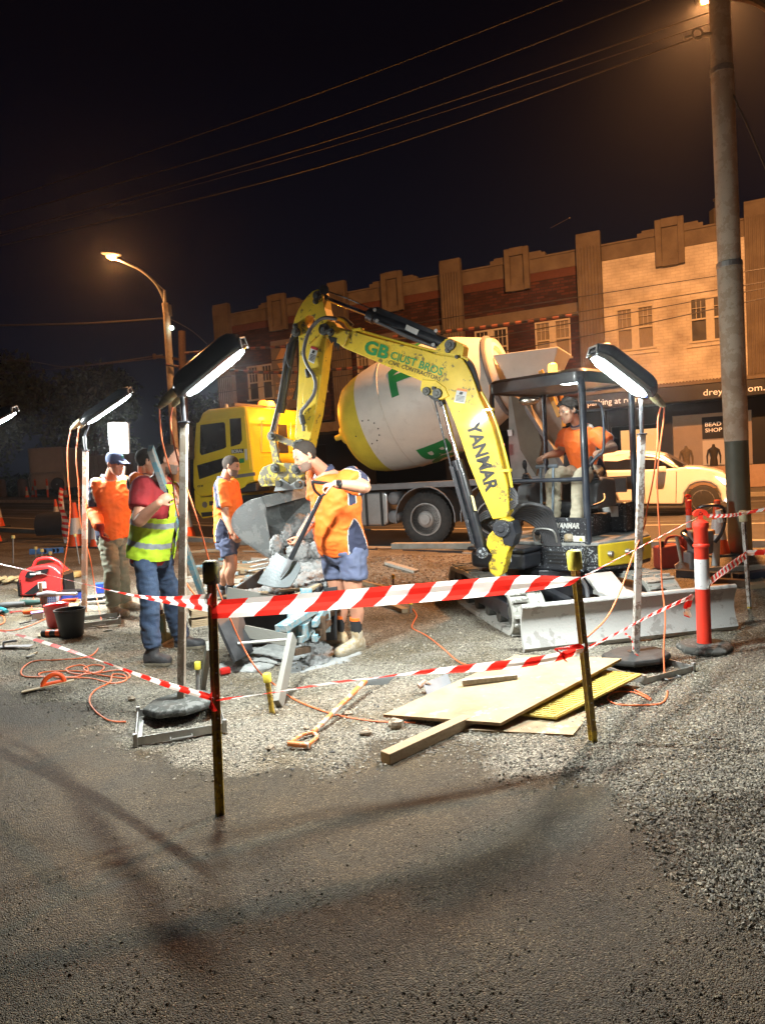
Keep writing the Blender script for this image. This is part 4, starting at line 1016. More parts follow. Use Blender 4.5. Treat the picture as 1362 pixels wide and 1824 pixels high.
# blade
bl=[onp(u,v,gnd(935,1166)+V((0,0,.0)),UV) for u,v in((933,1166),(1312,1120),(1306,1052),(930,1085))]
BLx=(bl[1]-bl[0]);BLx.z=0;BLc=bl[0];wB=BLx.length;BX=BLx.normalized();BY=V((-BX.y,BX.x,0))
prof=[(0.0,.015),(-.02,.05),(.012,.12),(.03,.2),(.025,.28),(-.005,.35),(-.015,.375),(.02,.385),(.045,.37),(.05,.3),(.055,.2),(.045,.1),(.02,.04),(.02,.015)]
mb=MB();mb.rings([[BLc+BX*(wB*k)+BY*(y+.0)+V((0,0,z-BLc.z)) for y,z in prof] for k in(0,1)]);bld=mb.build('blade',M_blade,ex,smooth=50)
mb=MB();mb.tube([BLc+BX*-.0+BY*.01+V((0,0,.378)),BLc+BX*wB+BY*.01+V((0,0,.378))],.022,8);mb.build('blade_rim',M_blade,bld)
for x in(.42,1.15):
    mb=MB();a=BLc+BX*(x+.2)+BY*.06;mb.bar(V((a.x,a.y,.22)),up(-.3+ (x-.42)*.8,-.45,.3),.08,.13);mb.build('blade_arm',M_exb2,ex,bevel=.008)
mb=MB();a=BLc+BX*.95+BY*.08;mb.obox(V((a.x,a.y,.36))+BY*.16,BX*.13,BY*.2,V((0,0,.02))+BY*0);mb.obox(V((a.x,a.y,.38))+BY*.3,BX*.13,(BY*.2+V((0,0,.1))),V((0,0,.02)));mb.build('blade_cover',M_blade,ex,bevel=.006)
mb=MB();mb.tube(spline([V((a.x-.3,a.y+.1,.3)),V((a.x-.28,a.y+.2,.42)),V((a.x-.25,a.y+.45,.45))],4),.018,7);mb.build('hose',M_hose,ex)
# ---------------- house
HV=V((-.70,-.714,0)).normalized();HL=V((-HV.y,HV.x,0))
if HL.y>0:HL=-HL
HO=V((1.9,7.25,0))
def hp(f,l,z):return HO+HV*f+HL*l+V((0,0,z))
def hbox(mb,f0,f1,l0,l1,z0,z1,mi=0):mb.obox(hp((f0+f1)/2,(l0+l1)/2,(z0+z1)/2),HV*(f1-f0)/2,HL*(l1-l0)/2,V((0,0,(z1-z0)/2)),mi)
prof=[(.58,-.66),(.60,.30),(.58,.46),(.50,.60),(.1,.76),(-.25,.76),(-.55,.6),(-.76,.3),(-.8,0),(-.76,-.35),(-.5,-.66),(-.2,-.74),(.3,-.74)]
mb=MB();mb.prism([hp(f,l,.46) for f,l in prof],V((0,0,.05)));mb.prism([hp(f*.97,l*.97,.5) for f,l in prof],V((0,0,.20)));hs=mb.build('house_body',M_exb,ex,bevel=.015)
mb=MB();mb.prism([hp(f*1.0,l*1.0,.70) for f,l in prof],V((0,0,.035)));mb.build('deck',mat('dusty_deck',(.16,.17,.16),.85,0,.7,9,dcol=(.4,.4,.38)),ex,bevel=.01)
def skirt(name,idx,m,z0=.50,z1=.69):
    mb=MB()
    P=[prof[i] for i in idx];mb.rings([[hp(f*1.015,l*1.015,z0),hp(f*1.015,l*1.015,z1),hp(f*.96,l*.96,z1),hp(f*.96,l*.96,z0)] for f,l in P]);o=mb.build(name,m,ex,bevel=.012)
    return o
sk=skirt('side_cover',[3,4,5],M_yelc,.50,.715);mb=MB()
for f,l in((.40,.67),(.2,.745),(.0,.78)):mb.cyl(hp(f,l-.02,.62),hp(f,l+.02,.62),.026,None,12)
mb.build('cover_bolt',M_steel,sk)
skirt('side_cover',[5,6,7],M_yelc,.50,.715);skirt('side_cover',[7,8,9],M_yelc,.50,.715)
mb=MB()
for k in range(4):hbox(mb,.585,.612,.12,.38,.53+k*.035,.547+k*.035)
mb.build('vent',M_dec,hs);mb=MB();hbox(mb,.5,.605,.05,.5,.46,.71);mb.build('front_cover',M_exb,hs,bevel=.02)
# battery / tool box on the far front
mb=MB();hbox(mb,.45,.86,-.62,.02,.49,.66);bx=mb.build('front_box',M_exb2,ex,bevel=.04,seg=3);mb=MB();hbox(mb,.43,.88,-.64,.04,.655,.70);mb.build('box_lid',M_exb2,bx,bevel=.02)
mb=MB();hbox(mb,.861,.866,-.25,-.12,.57,.63);mb.build('label_plate',M_sticker,bx)
# front panel below the guard bar
mb=MB();hbox(mb,.52,.56,.02,.52,.72,.97);fpn=mb.build('front_panel',M_exb,ex,bevel=.01)
mb=MB();text(mb,'YANMAR',hp(.562,.20,.87),HL,V((0,0,1)),.25,.05,HV,.003,.03,shear=.2);mb.build('lettering',M_sticker,fpn)
mb=MB();hbox(mb,.56,.564,.3,.5,.745,.80);o=mb.build('warning_sticker',M_sticker,fpn)
mb=MB()
for l in(.34,.46):mb.prism([hp(.565,l-.02,.752),hp(.565,l+.02,.752),hp(.565,l,.79)],HV*.002)
mb.build('warning_triangle',M_capy,o)
# posts and canopy
M_post=mat('canopy_post',(.022,.03,.048),.35,.2,.3,6,coat=.3,dcol=(.10,.12,.14))
for f,l,r in((.5,-.51,.026),(.52,.51,.034),(-.5,.51,.032),(-.5,-.51,.026)):
    mb=MB();mb.tube([hp(f,l,.72),hp(f,l,2.18),hp(f*.985,l*.985,2.24),hp(f*.93,l*.93,2.29)],r,14);mb.build('canopy_post',M_post,ex,smooth=True)
mb=MB()
def rr(z,s,n=6):
    P=[]
    for cx,cy,a0 in((.44,.44,0),(-.44,.44,PI/2),(-.44,-.44,PI),(.44,-.44,1.5*PI)):
        for k in range(n):a=a0+PI/2*k/(n-1);P.append(hp(cx+.11*s*math.cos(a),cy+.11*s*math.sin(a),z))
    return P
mb.rings([rr(2.25,.9),rr(2.225,.97),rr(2.235,1.),rr(2.325,1.),rr(2.36,.6)]);cnp=mb.build('canopy_roof',M_exb2,ex,smooth=50)
mb=MB();hbox(mb,.22,.38,.2,.36,2.245,2.268);cl=mb.build('canopy_light',mat('led_white',(1,1,1),.3,0,0,emit=(.85,.97,1),es=16),cnp,bevel=.005)
area(hp(.28,.28,2.235),(0.0,-.1,-1),.16,.1,6,LEDC,ex,spread=170)
c=hp(.18,.02,2.36);mb=MB();mb.lathe(c,[(.055,0),(.055,.025),(.045,.03)],n=16);bq=mb.build('beacon',M_exb2,cnp)
mb=MB();mb.lathe(c+V((0,0,.03)),[(.046,0),(.048,.05),(.044,.085),(.03,.095)],n=16);mb.build('beacon_lens',mat('amber_lens',(1,.6,.1),.3,0,0,emit=(1,.50,.06),es=4.5),bq,smooth=True)
point(c+V((0,-.02,.16)),7,(1,.6,.15),.03,ex)
mb=MB();mb.tube(spline([hp(.52,-.5,1.33),hp(.54,0,1.33),hp(.54,.50,1.33)],3),.021,10);mb.build('guard_bar',M_post,ex,smooth=True)
mb=MB();P_=[hp(.5,.51,2.02),hp(.50,.57,2.03),hp(.44,.66,1.98),hp(.44,.66,1.60),hp(.46,.60,1.53),hp(.5,.51,1.42)];mb.tube(spline(P_,4),.014,8);mb.build('grab_handle',M_post,ex,smooth=True)
# seat, consoles, levers
M_seat=mat('seat_black',(.02,.02,.022),.75,0,.4,10)
mb=MB();hbox(mb,-.30,.2,-.24,.24,.95,1.09);mb.build('seat',M_seat,ex,bevel=.05,seg=4)
mb=MB();mb.obox(hp(-.36,0,1.33),HV*.06+V((0,0,-.01)),HL*.22,V((0,0,.26))-HV*.05);mb.build('backrest',M_seat,ex,bevel=.05,seg=4)
mb=MB();hbox(mb,-.42,.1,-.34,.34,.735,.95);mb.build('seat_base',M_exb,ex,bevel=.02)
mb=MB();hbox(mb,-.6,-.3,.1,.5,.735,1.05);o=mb.build('rear_cover',M_exb,ex,bevel=.03);mb=MB();mb.prism([hp(-.298,.2,.90),hp(-.298,.42,.90),hp(-.298,.42,1.01),hp(-.298,.2,1.01)],HV*.004);mb.build('data_plate',M_sticker,o)
for sgn in(-1,1):
    l=.38*sgn;mb=MB();P=[hp(f,l-.075,z) for f,z in((-.22,1.02),(.2,1.02),(.24,1.1),(.2,1.26),(.05,1.33),(-.2,1.30))];mb.prism(P,HL*.15);cs=mb.build('console',M_gry,ex,bevel=.03,seg=3)
    c=hp(.12,l,1.30);mb=MB();prf=[]
    for k in range(6):prf+=[(.072-.007*k,.018*k),(.060-.007*k,.018*k+.009)]
    mb.lathe(c,prf,n=16,axis=V((0,0,1))+HV*.15);mb.build('bellows',M_seat,cs,smooth=60)
    mb=MB();mb.tube([c+V((0,0,.09)),c+V((0,0,.15))+HV*.02],.012,8);mb.ell(c+V((0,0,.19))+HV*.03,HL*.025,HV*.028,V((0,0,.05)),10,8);mb.build('joystick',M_seat,cs,smooth=True)
# armrest pod at the far front
mb=MB();P=[hp(f,-.49,z) for f,z in((.42,.95),(.56,1.02),(.60,1.32),(.52,1.44),(.42,1.36),(.38,1.1))];mb.prism(P,HL*.14);mb.build('side_pod',M_gry,ex,bevel=.03,seg=3)
mb=MB()
for l in(-.06,.06):
    mb.tube([hp(.40,l,.74),hp(.36,l*1.1,1.15),hp(.34,l*1.2,1.46)],.012,8);mb.cyl(hp(.34,l*1.2-.05,1.46),hp(.34,l*1.2+.05,1.46),.018,None,8)
mb.build('travel_lever',mat('lever_blue_steel',(.2,.26,.32),.4,.6,.2,9),ex,smooth=True)
mb=MB();mb.tube(spline([hp(.5,.50,1.06),hp(.3,.56,1.1),hp(.15,.5,1.16)],4),.012,8);mb.build('lock_lever',M_exb2,ex,smooth=True)
# big hose bundle at the front
mb=MB()
for k in range(9):
    o=k*.012
    mb.tube(spline([hp(.95-o,-.45+.03*k,.98-o),hp(.86,-.30+.04*k,1.0+o*1.2),hp(.72,-.08+.035*k,.98+o),hp(.63,.06+.02*k,.86+o),hp(.6,.10+.02*k,.70)],5),.019,7)
mb.build('hose_bundle',M_hose,ex,smooth=True)
mb=MB()
for k in range(4):
    mb.tube(spline([bp(908,865+k*6,.05),bp(918,890+k*4,.08),hp(.95,-.4,1.02-k*.02),hp(.78,-.3,.8)],5),.012,7)
mb.build('hose',M_hose,ex,smooth=True)
mb=MB();mb.tube(spline([hp(.62,.0,.74),hp(.66,.02,.86),hp(.66,.22,.86),hp(.62,.24,.74)],4),.01,8);mb.build('front_rail',M_steel,ex,smooth=True)
# ================================================================= WORK LIGHTS
M_hood=mat('lamp_hood',(.012,.013,.015),.22,0,.2,5,coat=.3)
M_plug=speckmat('dusty_plug',(.45,.42,.22),(.2,.19,.15),20,.5,.6,.6)
M_bluep=mat('blue_plug',(.02,.05,.35),.4,0,.1,9)
M_postw=speckmat('worn_white_post',(.5,.47,.43),(.16,.10,.07),20,.5,.8,.7)
M_postb=speckmat('worn_brown_post',(.30,.24,.18),(.5,.45,.38),12,.5,.7,.7)
M_postp=speckmat('pink_worn_post',(.50,.30,.21),(.55,.55,.52),14,.52,.8,.7)
def octbase(mb,P,r,h=.05,tilt=V((0,0,0))):
    R=[];n=8
    for rr,z in((r*.97,0),(r,.3*h),(r*.97,h*.7),(r*.75,h)):R.append([P+V((rr*math.cos(2*PI*(k+.5)/n),rr*math.sin(2*PI*(k+.5)/n),z))+V((0,0,tilt.x*rr*math.cos(2*PI*(k+.5)/n)+tilt.y*rr*math.sin(2*PI*(k+.5)/n))) for k in range(n)])
    mb.rings(R)
def tray(P,s,rz,lab,h=.05):
    t=thing('steel_tray',lab,'steel tray',P);a=V((math.cos(rz),math.sin(rz),0));b_=V((-a.y,a.x,0))
    mb=MB()
    for q in(-1,1):
        mb.obox(P+a*q*s/2+V((0,0,h/2+.004)),a*.003,b_*s/2,V((0,0,h/2)));mb.obox(P+b_*q*s/2+V((0,0,h/2+.004)),a*s/2,b_*.003,V((0,0,h/2)))
        mb.obox(P+a*q*s*.47+V((0,0,.006)),a*s*.03,b_*s/2,V((0,0,.003)));mb.obox(P+b_*q*s*.47+V((0,0,.008)),a*s/2,b_*s*.03,V((0,0,.003)))
    mb.build('frame',M_steel,t,bevel=.001)
    mb=MB()
    for q in(-1,1):
        for w_ in(-1,1):mb.obox(P+a*q*s/2+b_*w_*s/2+V((0,0,h*.75)),a*.012,b_*.012,V((0,0,h*.75)))
    mb.build('corner_lug',M_steel,t,bevel=.002)
    mb=MB();m_=P-b_*s/2;mb.tube([m_-a*.06+V((0,0,.02)),m_-a*.06-b_*.04+V((0,0,.02)),m_+a*.06-b_*.04+V((0,0,.02)),m_+a*.06+V((0,0,.02))],.006,6);mb.build('handle',M_steel,t)
    return t
PLUG=[]
def worklight(lab,base,top,A,B,nrm,pm,power,w=.022,hood=.125,cr=None,blue=False,baseon=True,tubes=True,dz=0.06):
    """A=plug end, B=tip of LED strip (world), nrm = facing of light"""
    t=thing('work_light',lab,'work light',base,'LED work lights on posts')
    x=(B-A).normalized();n=(nrm-x*nrm.dot(x)).normalized();y=n.cross(x);L=(B-A).length
    b0=base+V((0,0,dz if baseon else 0));mb=MB();mb.bar(b0-V((0,0,.03)),top-V((0,0,.14)),w*2,w*2);mb.build('post',pm,t,bevel=.003)
    mb=MB();mb.cyl(top-V((0,0,.15)),top+V((0,0,.02)),w*.65);mb.box(top-V((0,0,.14)),(w*2.6,w*2.6,.012));mb.build('spigot',M_blk,t,bevel=.002)
    if baseon:
        mb=MB();octbase(mb,base+V((0,0,dz-.05)),.24,.06,V((.05,-.05,0)));mb.build('rubber_foot',M_base if baseon!=2 else M_rub,t,bevel=.006)
        mb=MB();mb.lathe(base+V((0,0,dz+.005)),[(.055,0),(.055,.006)],n=16);mb.build('foot_socket',M_dec,t)
    # hood
    R=[];W=.12
    for k in range(13):
        s=-.02+(L+.05)*k/12;e=min(1,.62+ .5*math.sin(PI*min(1,max(0,(k+.4)/12.8)))**.5)
        if k in(0,12):e*=.8
        ring=[]
        for j in range(13):
            a=PI*j/12;ring.append(A+x*s+y*(W*math.cos(a)*e)-n*(.012+hood*e*math.sin(a)**.7))
        ring+= [A+x*s-y*W*e*.8+n*.004,A+x*s+y*W*e*.8+n*.004]
        R.append(ring)
    mb=MB();mb.rings(R);h=mb.build('lamp_hood',M_hood,t,smooth=50)
    mb=MB();mb.tube([A+x*(L+.02)-y*.07+n*.01,A+x*(L+.045)-y*.05-n*.05,A+x*(L+.045)+y*.05-n*.05,A+x*(L+.02)+y*.07+n*.01],.007,6);mb.build('hook',M_steel,h)
    # LED strip
    R=[]
    for k in range(9):
        s=.02+(L-.02)*k/8;e=1 if 0<k<8 else .6
        R.append([A+x*s+y*(.062*e*math.cos(a))+n*(.006+.03*e*math.sin(a)) for a in np.linspace(0,PI,9)])
    mb=MB();mb.rings(R);mb.build('led_tube',M_led,t,smooth=True)
    l=area(A+x*L/2+n*.045,n,L*.95,.09,power,LEDC,t,spread=178,xax=x)
    # plugs
    mb=MB()
    ends=[]
    for q in(-1,1):
        d=(-x+V((0,0,-.12-.25*(q<0)))).normalized();p=A+d*(.05 if q>0 else .0)+y*.03*q-n*(.03 if q<0 else .055);mb.tube([p-d*.03,p+d*.05,p+d*.09,p+d*.13],[.03,.032,.024,.013],10);ends.append(p+d*.125)
    PLUG.append(ends)
    mb.build('plug',M_plug,t,smooth=True)
    mb=MB();p=A-n*.03;mb.sph(p+x*.005,.04,10,8);mb.build('socket',M_bluep if blue else M_blk,t,smooth=True)
    mb=MB();p=top+V((0,0,.02));mb.bar(p,A+x*.06-n*.0,.02,.02);mb.build('bracket',M_blk,t)
    return t
LP1=gp(325,1277);LP2=gp(1132,1187);LP3=gp(150,1082);
Y1,Y2,Y3=LP1.y,LP2.y,7.6
LP3=gnd(150,1092);Y3=LP3.y
w1=worklight('nearest work light, tall post on a rubber foot at left centre',LP1,at(325,712,Y1),at(331,703,Y1),at(430,622,Y1-.10),V((.64,.10,-.76)),M_postb,185,dz=.10)
w2=worklight('work light with a blue plug beside the excavator canopy',LP2,at(1141,738,Y2),at(1150,706,Y2),at(1058,635,Y2-.08),V((-.56,-.16,-.8)),M_postw,150,blue=True,baseon=2,dz=.09)
w3=worklight('work light left of the man in the blue cap, its post among the tools',LP3,at(151,780,Y3),at(155,753,Y3),at(230,702,Y3-.1),V((.5,.30,-.80)),M_postp,240,w=.024,baseon=False,hood=.09)
P4=gnd(-46,1095)
w4=worklight('work light cut off by the left photo edge',P4,at(-52,790,P4.y),at(-50,775,P4.y),at(25,735,P4.y-.1),V((.5,.25,-.78)),M_postp,200,w=.024,baseon=False,hood=.09)
tray(gp(322,1296),.50,.30,'steel tray under the rubber foot of the nearest work light')
tray(gp(1145,1198),.46,.45,'steel tray under the work light by the excavator blade')
tray(gp(178,1112),.40,.35,'empty angle iron frame behind the black bucket')
# square lamp behind the capped man
b5=gnd(214,1062);t=thing('work_light','square work light facing the camera behind the man in the blue cap','work light',b5,'LED work lights on posts');Y=b5.y
MB().bar(b5,at(219,830,Y),.05,.05).build('post',M_postw,t,bevel=.003)
c=at(212,780,Y);mb=MB();mb.obox(c+V((0,.035,0)),V((.12,0,-.01)),V((0,.03,0)),V((0.01,0,.20)));mb.build('lamp_housing',M_steel,t,bevel=.03,seg=3)
mb=MB();mb.obox(c,V((.105,0,-.009)),V((0,.012,0)),V((0.009,0,.185)));mb.build('led_panel',M_led,t,bevel=.02,seg=3)
mb=MB()
for k in(-1,1):mb.tube([c+V((.11*k,-.02,.19)),c+V((.115*k,-.03,0)),c+V((.11*k,-.02,-.19))],.006,5)
mb.build('wire_guard',M_steel,t)
area(c+V((0,-.03,0)),(0,-1,-.35),.2,.36,60,LEDC,t,spread=175)
# ================================================================= TRUCK
M_ty=mat('truck_yellow',(.85,.66,.03),.38,0,.25,2,coat=.3)
M_drum=speckmat('drum_cream',(.80,.765,.69),(.62,.57,.5),5,.6,.4,.45,ds=.6)
M_drumy=mat('drum_yellow',(.72,.60,.06),.5,0,.3,3)
M_chs=mat('chassis_grey',(.20,.20,.21),.55,.1,.4,4)
M_chd=mat('chassis_dark',(.03,.03,.032),.6,0,.4,5)
M_tank=mat('alloy_tank',(.5,.5,.5),.3,.9,.3,6)
M_rim=mat('wheel_rim_grey',(.33,.32,.31),.5,.3,.4,10)
TO=gnd(760,972)
def tq(u,v,off=0):return onp(u,v,TO+N2*off,N2)
def tw(t,z,off=0):return V((TO.x,TO.y,0))+S2*t+N2*off+V((0,0,z+ .0))
tk=thing('mixer_truck','yellow and cream concrete mixer truck parked along the street behind the pour','truck',tw(1,0))
side=[(343,868),(343,830),(344,802),(348,770),(353,752),(360,735),(370,729),(430,723),(437,724),(441,745),(448,800),(452,838),(455,858),(441,861),(436,868),(428,872),(418,873),(396,880),(357,885),(350,880)]
mb=MB();mb.prism([tq(u,v) for u,v in side],-N2*2.35);cab=mb.build('cab',M_ty,tk,bevel=.05,seg=3)
def tquad(name,pts,m,par,off=.004,th=.01,bev=0):
    mb=MB();mb.prism([tq(u,v,off) for u,v in pts],-N2*th);return mb.build(name,m,par,bevel=bev)
M_glt=mat('cab_glass',(.02,.022,.024),.07,0,.6,2,spec=.8,dcol=(.06,.055,.05))
dr=tquad('door',[(350,752),(404,745),(436,741),(442,800),(446,836),(400,852),(347,866),(345,812)],M_ty,cab,.012,.012,.004)
tquad('window',[(357,757),(398,752),(401,755),(403,796),(399,799),(359,811),(356,806)],M_glt,dr,.018)
tquad('window',[(409,746),(429,744.5),(431,784),(427,791),(411,796)],M_glt,dr,.018)
tquad('window',[(351,829),(400,815),(401,838),(355,854)],M_glt,dr,.018)
tquad('stripe',[(418,846),(454,841),(454.5,847),(418,852)],M_chs,cab,.006)
mb=MB();mb.prism([tq(412,800.8,.016),tq(434,799,.016),tq(434.3,806.5,.016),tq(412.3,808,.016)],N2*.004);sg=mb.build('name_plate',M_dec,dr)
def ttext(par,txt,a,c,h,m,off,bold=.03):
    A=tq(*a,off);C=tq(*c,off);X=C-A;mb=MB();text(mb,txt,A,X,V((0,0,1)),X.length,h*(A-CAM).length/F,N2,.003,bold);mb.build('lettering',m,par)
ttext(sg,'BORAL',(413,807),(433,805.3),5.2,M_sticker,.021,.04)
mb=MB();mb.prism([tq(426,817,.016),tq(434.8,816,.016),tq(435.3,824,.016),tq(426.5,825,.016)],N2*.004);mb.build('green_patch',M_green,sg)
mb=MB();mb.prism([tq(435.5,800,.016),tq(440,799.6,.016),tq(441,819,.016),tq(437,820,.016)],N2*.003);mb.build('inspection_sticker',M_sticker,dr)
ttext(cab,'CS 30',(352,868),(362,866.8),3,M_dec,.02,.03)
# bumper, steps, lamp
mb=MB();mb.prism([tq(u,v,.02) for u,v in[(345,872),(357,886),(382,884),(396,881),(396,918),(360,924),(347,905)]],-N2*2.4);bm_=mb.build('bumper',M_ty,tk,bevel=.03)
mb=MB();c=tq(365,899,.02);mb.cyl(c-N2*.01,c+N2*.015,.075,.065,20);mb.build('fog_lamp',M_steel,bm_,smooth=50)
mb=MB();mb.prism([tq(358,913,.03),tq(384,911,.03),tq(384,918,.03),tq(360,921,.03)],-N2*.03);mb.prism([tq(373,893,.03),tq(381,892.5,.03),tq(381,900,.03),tq(373,900.5,.03)],-N2*.02);mb.build('step',M_chd,bm_)
mb=MB();mb.prism([tq(424,863,-.02),tq(456,860,-.02),tq(457,875,-.02),tq(424,878,-.02)],-N2*.5);mb.build('mudguard',M_chd,tk,bevel=.02)
# mirrors
mb=MB();a=tq(349,800,.28);mb.obox(tq(352,776,.25)+S2*.25,S2*.06,N2*.11,V((0,0,.24)));mb.obox(tq(352,806,.22)+S2*.22,S2*.06,N2*.10,V((0,0,.14)));mb.build('mirror',M_blk,cab,bevel=.04,seg=3)
mb=MB();q=tq(354,752,.0);mb.tube([q,q+N2*.25+S2*.18,tq(352,806,.25)+S2*.22],.014,6);mb.build('mirror_arm',M_blk,cab)
# roof items
zr=tq(430,723).z
mb=MB();mb.obox(tw(4.55,zr+.09,-1.15),S2*.05,N2*.85,V((0,0,.035)));lb=mb.build('roof_bar',M_cop,tk,bevel=.01);
mb=MB();mb.lathe(tw(4.55,zr+.12,-1.45),[(.10,0),(.12,.02),(.11,.09),(.06,.13)],n=16);mb.build('beacon',mat('orange_lens',(1,.45,.05),.3,0,0,emit=(1,.3,.03),es=2.5),lb,smooth=True)
mb=MB();mb.lathe(tw(4.55,zr+.12,-1.75),[(.10,0),(.12,.02),(.11,.09),(.06,.13)],n=16);mb.build('beacon',mat('orange_lens_bright',(1,.6,.1),.3,0,0,emit=(1,.42,.05),es=7),lb,smooth=True)
mb=MB();mb.lathe(tw(4.9,zr+.03,-.5),[(.07,-.05),(.05,.1),(.02,.12)],n=12);mb.build('roof_horn',M_steel,tk)
point(tw(4.3,zr+.32,-1.6),35,(1,.5,.1),.08,tk)
point(tw(3.5,zr-.10,-1.2),110,(1,.30,.02),.08,tk)  # extra point without a lamp body, added to turn the cab's rear wall orange
# rear wall embossing
rw=tq(446,800).copy();tr_=(rw-TO).dot(S2)
mb=MB()
def rwp(t,o,z):return tw(t,z,o)
for o0,o1,z0,z1 in((-.35,-.95,2.05,2.72),(-.35,-.95,1.45,1.95),(-1.5,-2.1,2.05,2.72),(-1.5,-2.1,1.45,1.95)):
    for a,b_ in(((o0,z0),(o1,z0)),((o1,z0),(o1,z1)),((o1,z1),(o0,z1)),((o0,z1),(o0,z0))):
        ta=tr_-.02+ (1.9-a[1])*.10;tb=tr_-.02+(1.9-b_[1])*.10
        mb.bar(rwp(ta-.0,a[0],a[1]),rwp(tb-.0,b_[0],b_[1]),.03,.03)
mb.build('pressed_panel',M_ty,cab,bevel=.008)
mb=MB();mb.obox(tw(tr_-.02,2.35,-1.22),S2*.03,N2*.2,V((0,0,.33)));mb.build('rear_window',M_glt,cab,bevel=.02)
# chassis
mb=MB()
for o in(-.75,-1.6):mb.obox(tw(1.0,.98,o),S2*4.6,N2*.05,V((0,0,.13)))
for t in(-3,-1,1,3):mb.obox(tw(t,.98,-1.17),S2*.06,N2*.42,V((0,0,.1)))
mb.build('chassis',M_chd,tk,bevel=.01)
mb=MB();mb.obox(tw(-.2,1.16,-.35),S2*2.6,N2*.28,V((0,0,.035)));mb.obox(tw(-.2,1.17,-.05),S2*2.6,N2*.03,V((0,0,.06)));mb.build('side_deck',M_chs,tk,bevel=.01)
mb=MB();mb.prism([tq(u,v,.0) for u,v in[(640,884),(646,878),(686,876),(690,882),(691,932),(686,937),(646,938),(640,934)]],-N2*.6);ft=mb.build('fuel_tank',M_tank,tk,bevel=.05,seg=3)
mb=MB()
for u in(652,679):
    a=tq(u,877,.01);b_=tq(u+1,937,.01);mb.obox((a+b_)/2,S2*.025,N2*.012,V((0,0,(a-b_).length/2)))
mb.build('tank_strap',M_rub,ft,bevel=.003)
for v in(888,921):
    c=tq(700,v,.0);mb=MB();mb.lathe(c-N2*.5,[(.10,0),(.128,.03),(.128,.47),(.10,.5),(.02,.505)],N2,20);mb.build('air_tank',M_chs,tk,smooth=50)
def twheel(t,lab='wheel'):
    c=tw(t,.51,-.02);mb=MB();mb.lathe(c,[(.28,-.30),(.46,-.30),(.505,-.27),(.512,-.15),(.505,-.04),(.46,-.0),(.36,.01),(.30,-.02)],N2,40)
    for k in range(40):
        a=2*PI*k/40;d=S2*math.cos(a)+V((0,0,math.sin(a)));mb.obox(c+d*.508-N2*.15,d*.008,N2*.12,(S2*-math.sin(a)+V((0,0,math.cos(a))))*.022)
    w_=mb.build('wheel',M_rub,tk,smooth=40)
    mb=MB();mb.lathe(c,[(.31,-.02),(.315,.012),(.295,.014),(.285,-.04),(.27,-.09),(.16,-.12),(.16,-.0),(.15,.01),(.10,.02),(.10,.05),(.02,.055)],N2,36);r_=mb.build('rim',M_rim,w_,smooth=40)
    mb=MB()
    for k in range(10):
        a=2*PI*k/10;d=S2*math.cos(a)+V((0,0,math.sin(a)));mb.cyl(c+d*.195-N2*.115,c+d*.195-N2*.04,.027,None,6)
    mb.build('wheel_nut',mat('red_nut_marker',(.75,.09,.03),.5,0,.2,20),r_)
    mb=MB()
    for k in range(10):
        a=2*PI*(k+.5)/10;d=S2*math.cos(a)+V((0,0,math.sin(a)));mb.cyl(c+d*.235-N2*.095,c+d*.235-N2*.082,.03,None,10)
    mb.build('hand_hole',M_dec,r_)
for t in(0,-1.33,4.25):twheel(t)
for t in(0,-1.33):
    R=[]
    for k in range(15):
        a=math.radians(-8+196*k/14);R.append([tw(t+.62*math.cos(a),.53+.62*math.sin(a),.03),tw(t+.62*math.cos(a),.53+.62*math.sin(a),-.55),tw(t+.60*math.cos(a),.53+.60*math.sin(a),-.55),tw(t+.60*math.cos(a),.53+.60*math.sin(a),.03)])
    MB().rings(R).build('mudguard',M_chs,tk,smooth=50)
# drum
DA=tq(622,772,-1.2);DC=tq(893,668,-1.25);dax=(DC-DA).normalized();DLn=(DC-DA).length
MB().lathe(DA,[(.06,-.35),(.07,-.16),(.2,-.14),(.26,.02),(.3,.1)],dax,24).build('drum_hub',M_drumy,tk,smooth=50)
dprof=[(.3,.08),(.55,.12),(.80,.22),(.97,.38),(1.05,.58),(1.11,.82)]
dprof2=[(1.11,.82),(1.16,1.1),(1.20,1.45),(1.215,1.8),(1.205,2.15),(1.15,2.55),(1.03,2.95),(.86,3.35),(.72,3.65),(.62,DLn)]
dm=MB().lathe(DA,dprof,dax,64).build('drum_front',M_drumy,tk,smooth=60)
dm=MB().lathe(DA,dprof2,dax,64).build('drum',M_drum,tk,smooth=60)
mb=MB();dx_,dy_,dz_=frame(dax)
def ringat(mb,s,r,rt):mb.tube([DA+dax*s+(dx_*math.cos(a)+dy_*math.sin(a))*r for a in np.linspace(0,2*PI,65)],rt,6)
ringat(mb,1.4,1.197,.008);ringat(mb,2.4,1.172,.008);mb.build('weld_seam',M_drum,dm)
mb=MB();ringat(mb,3.5,.79,.05);mb.build('roller_ring',M_chs,dm,smooth=True)
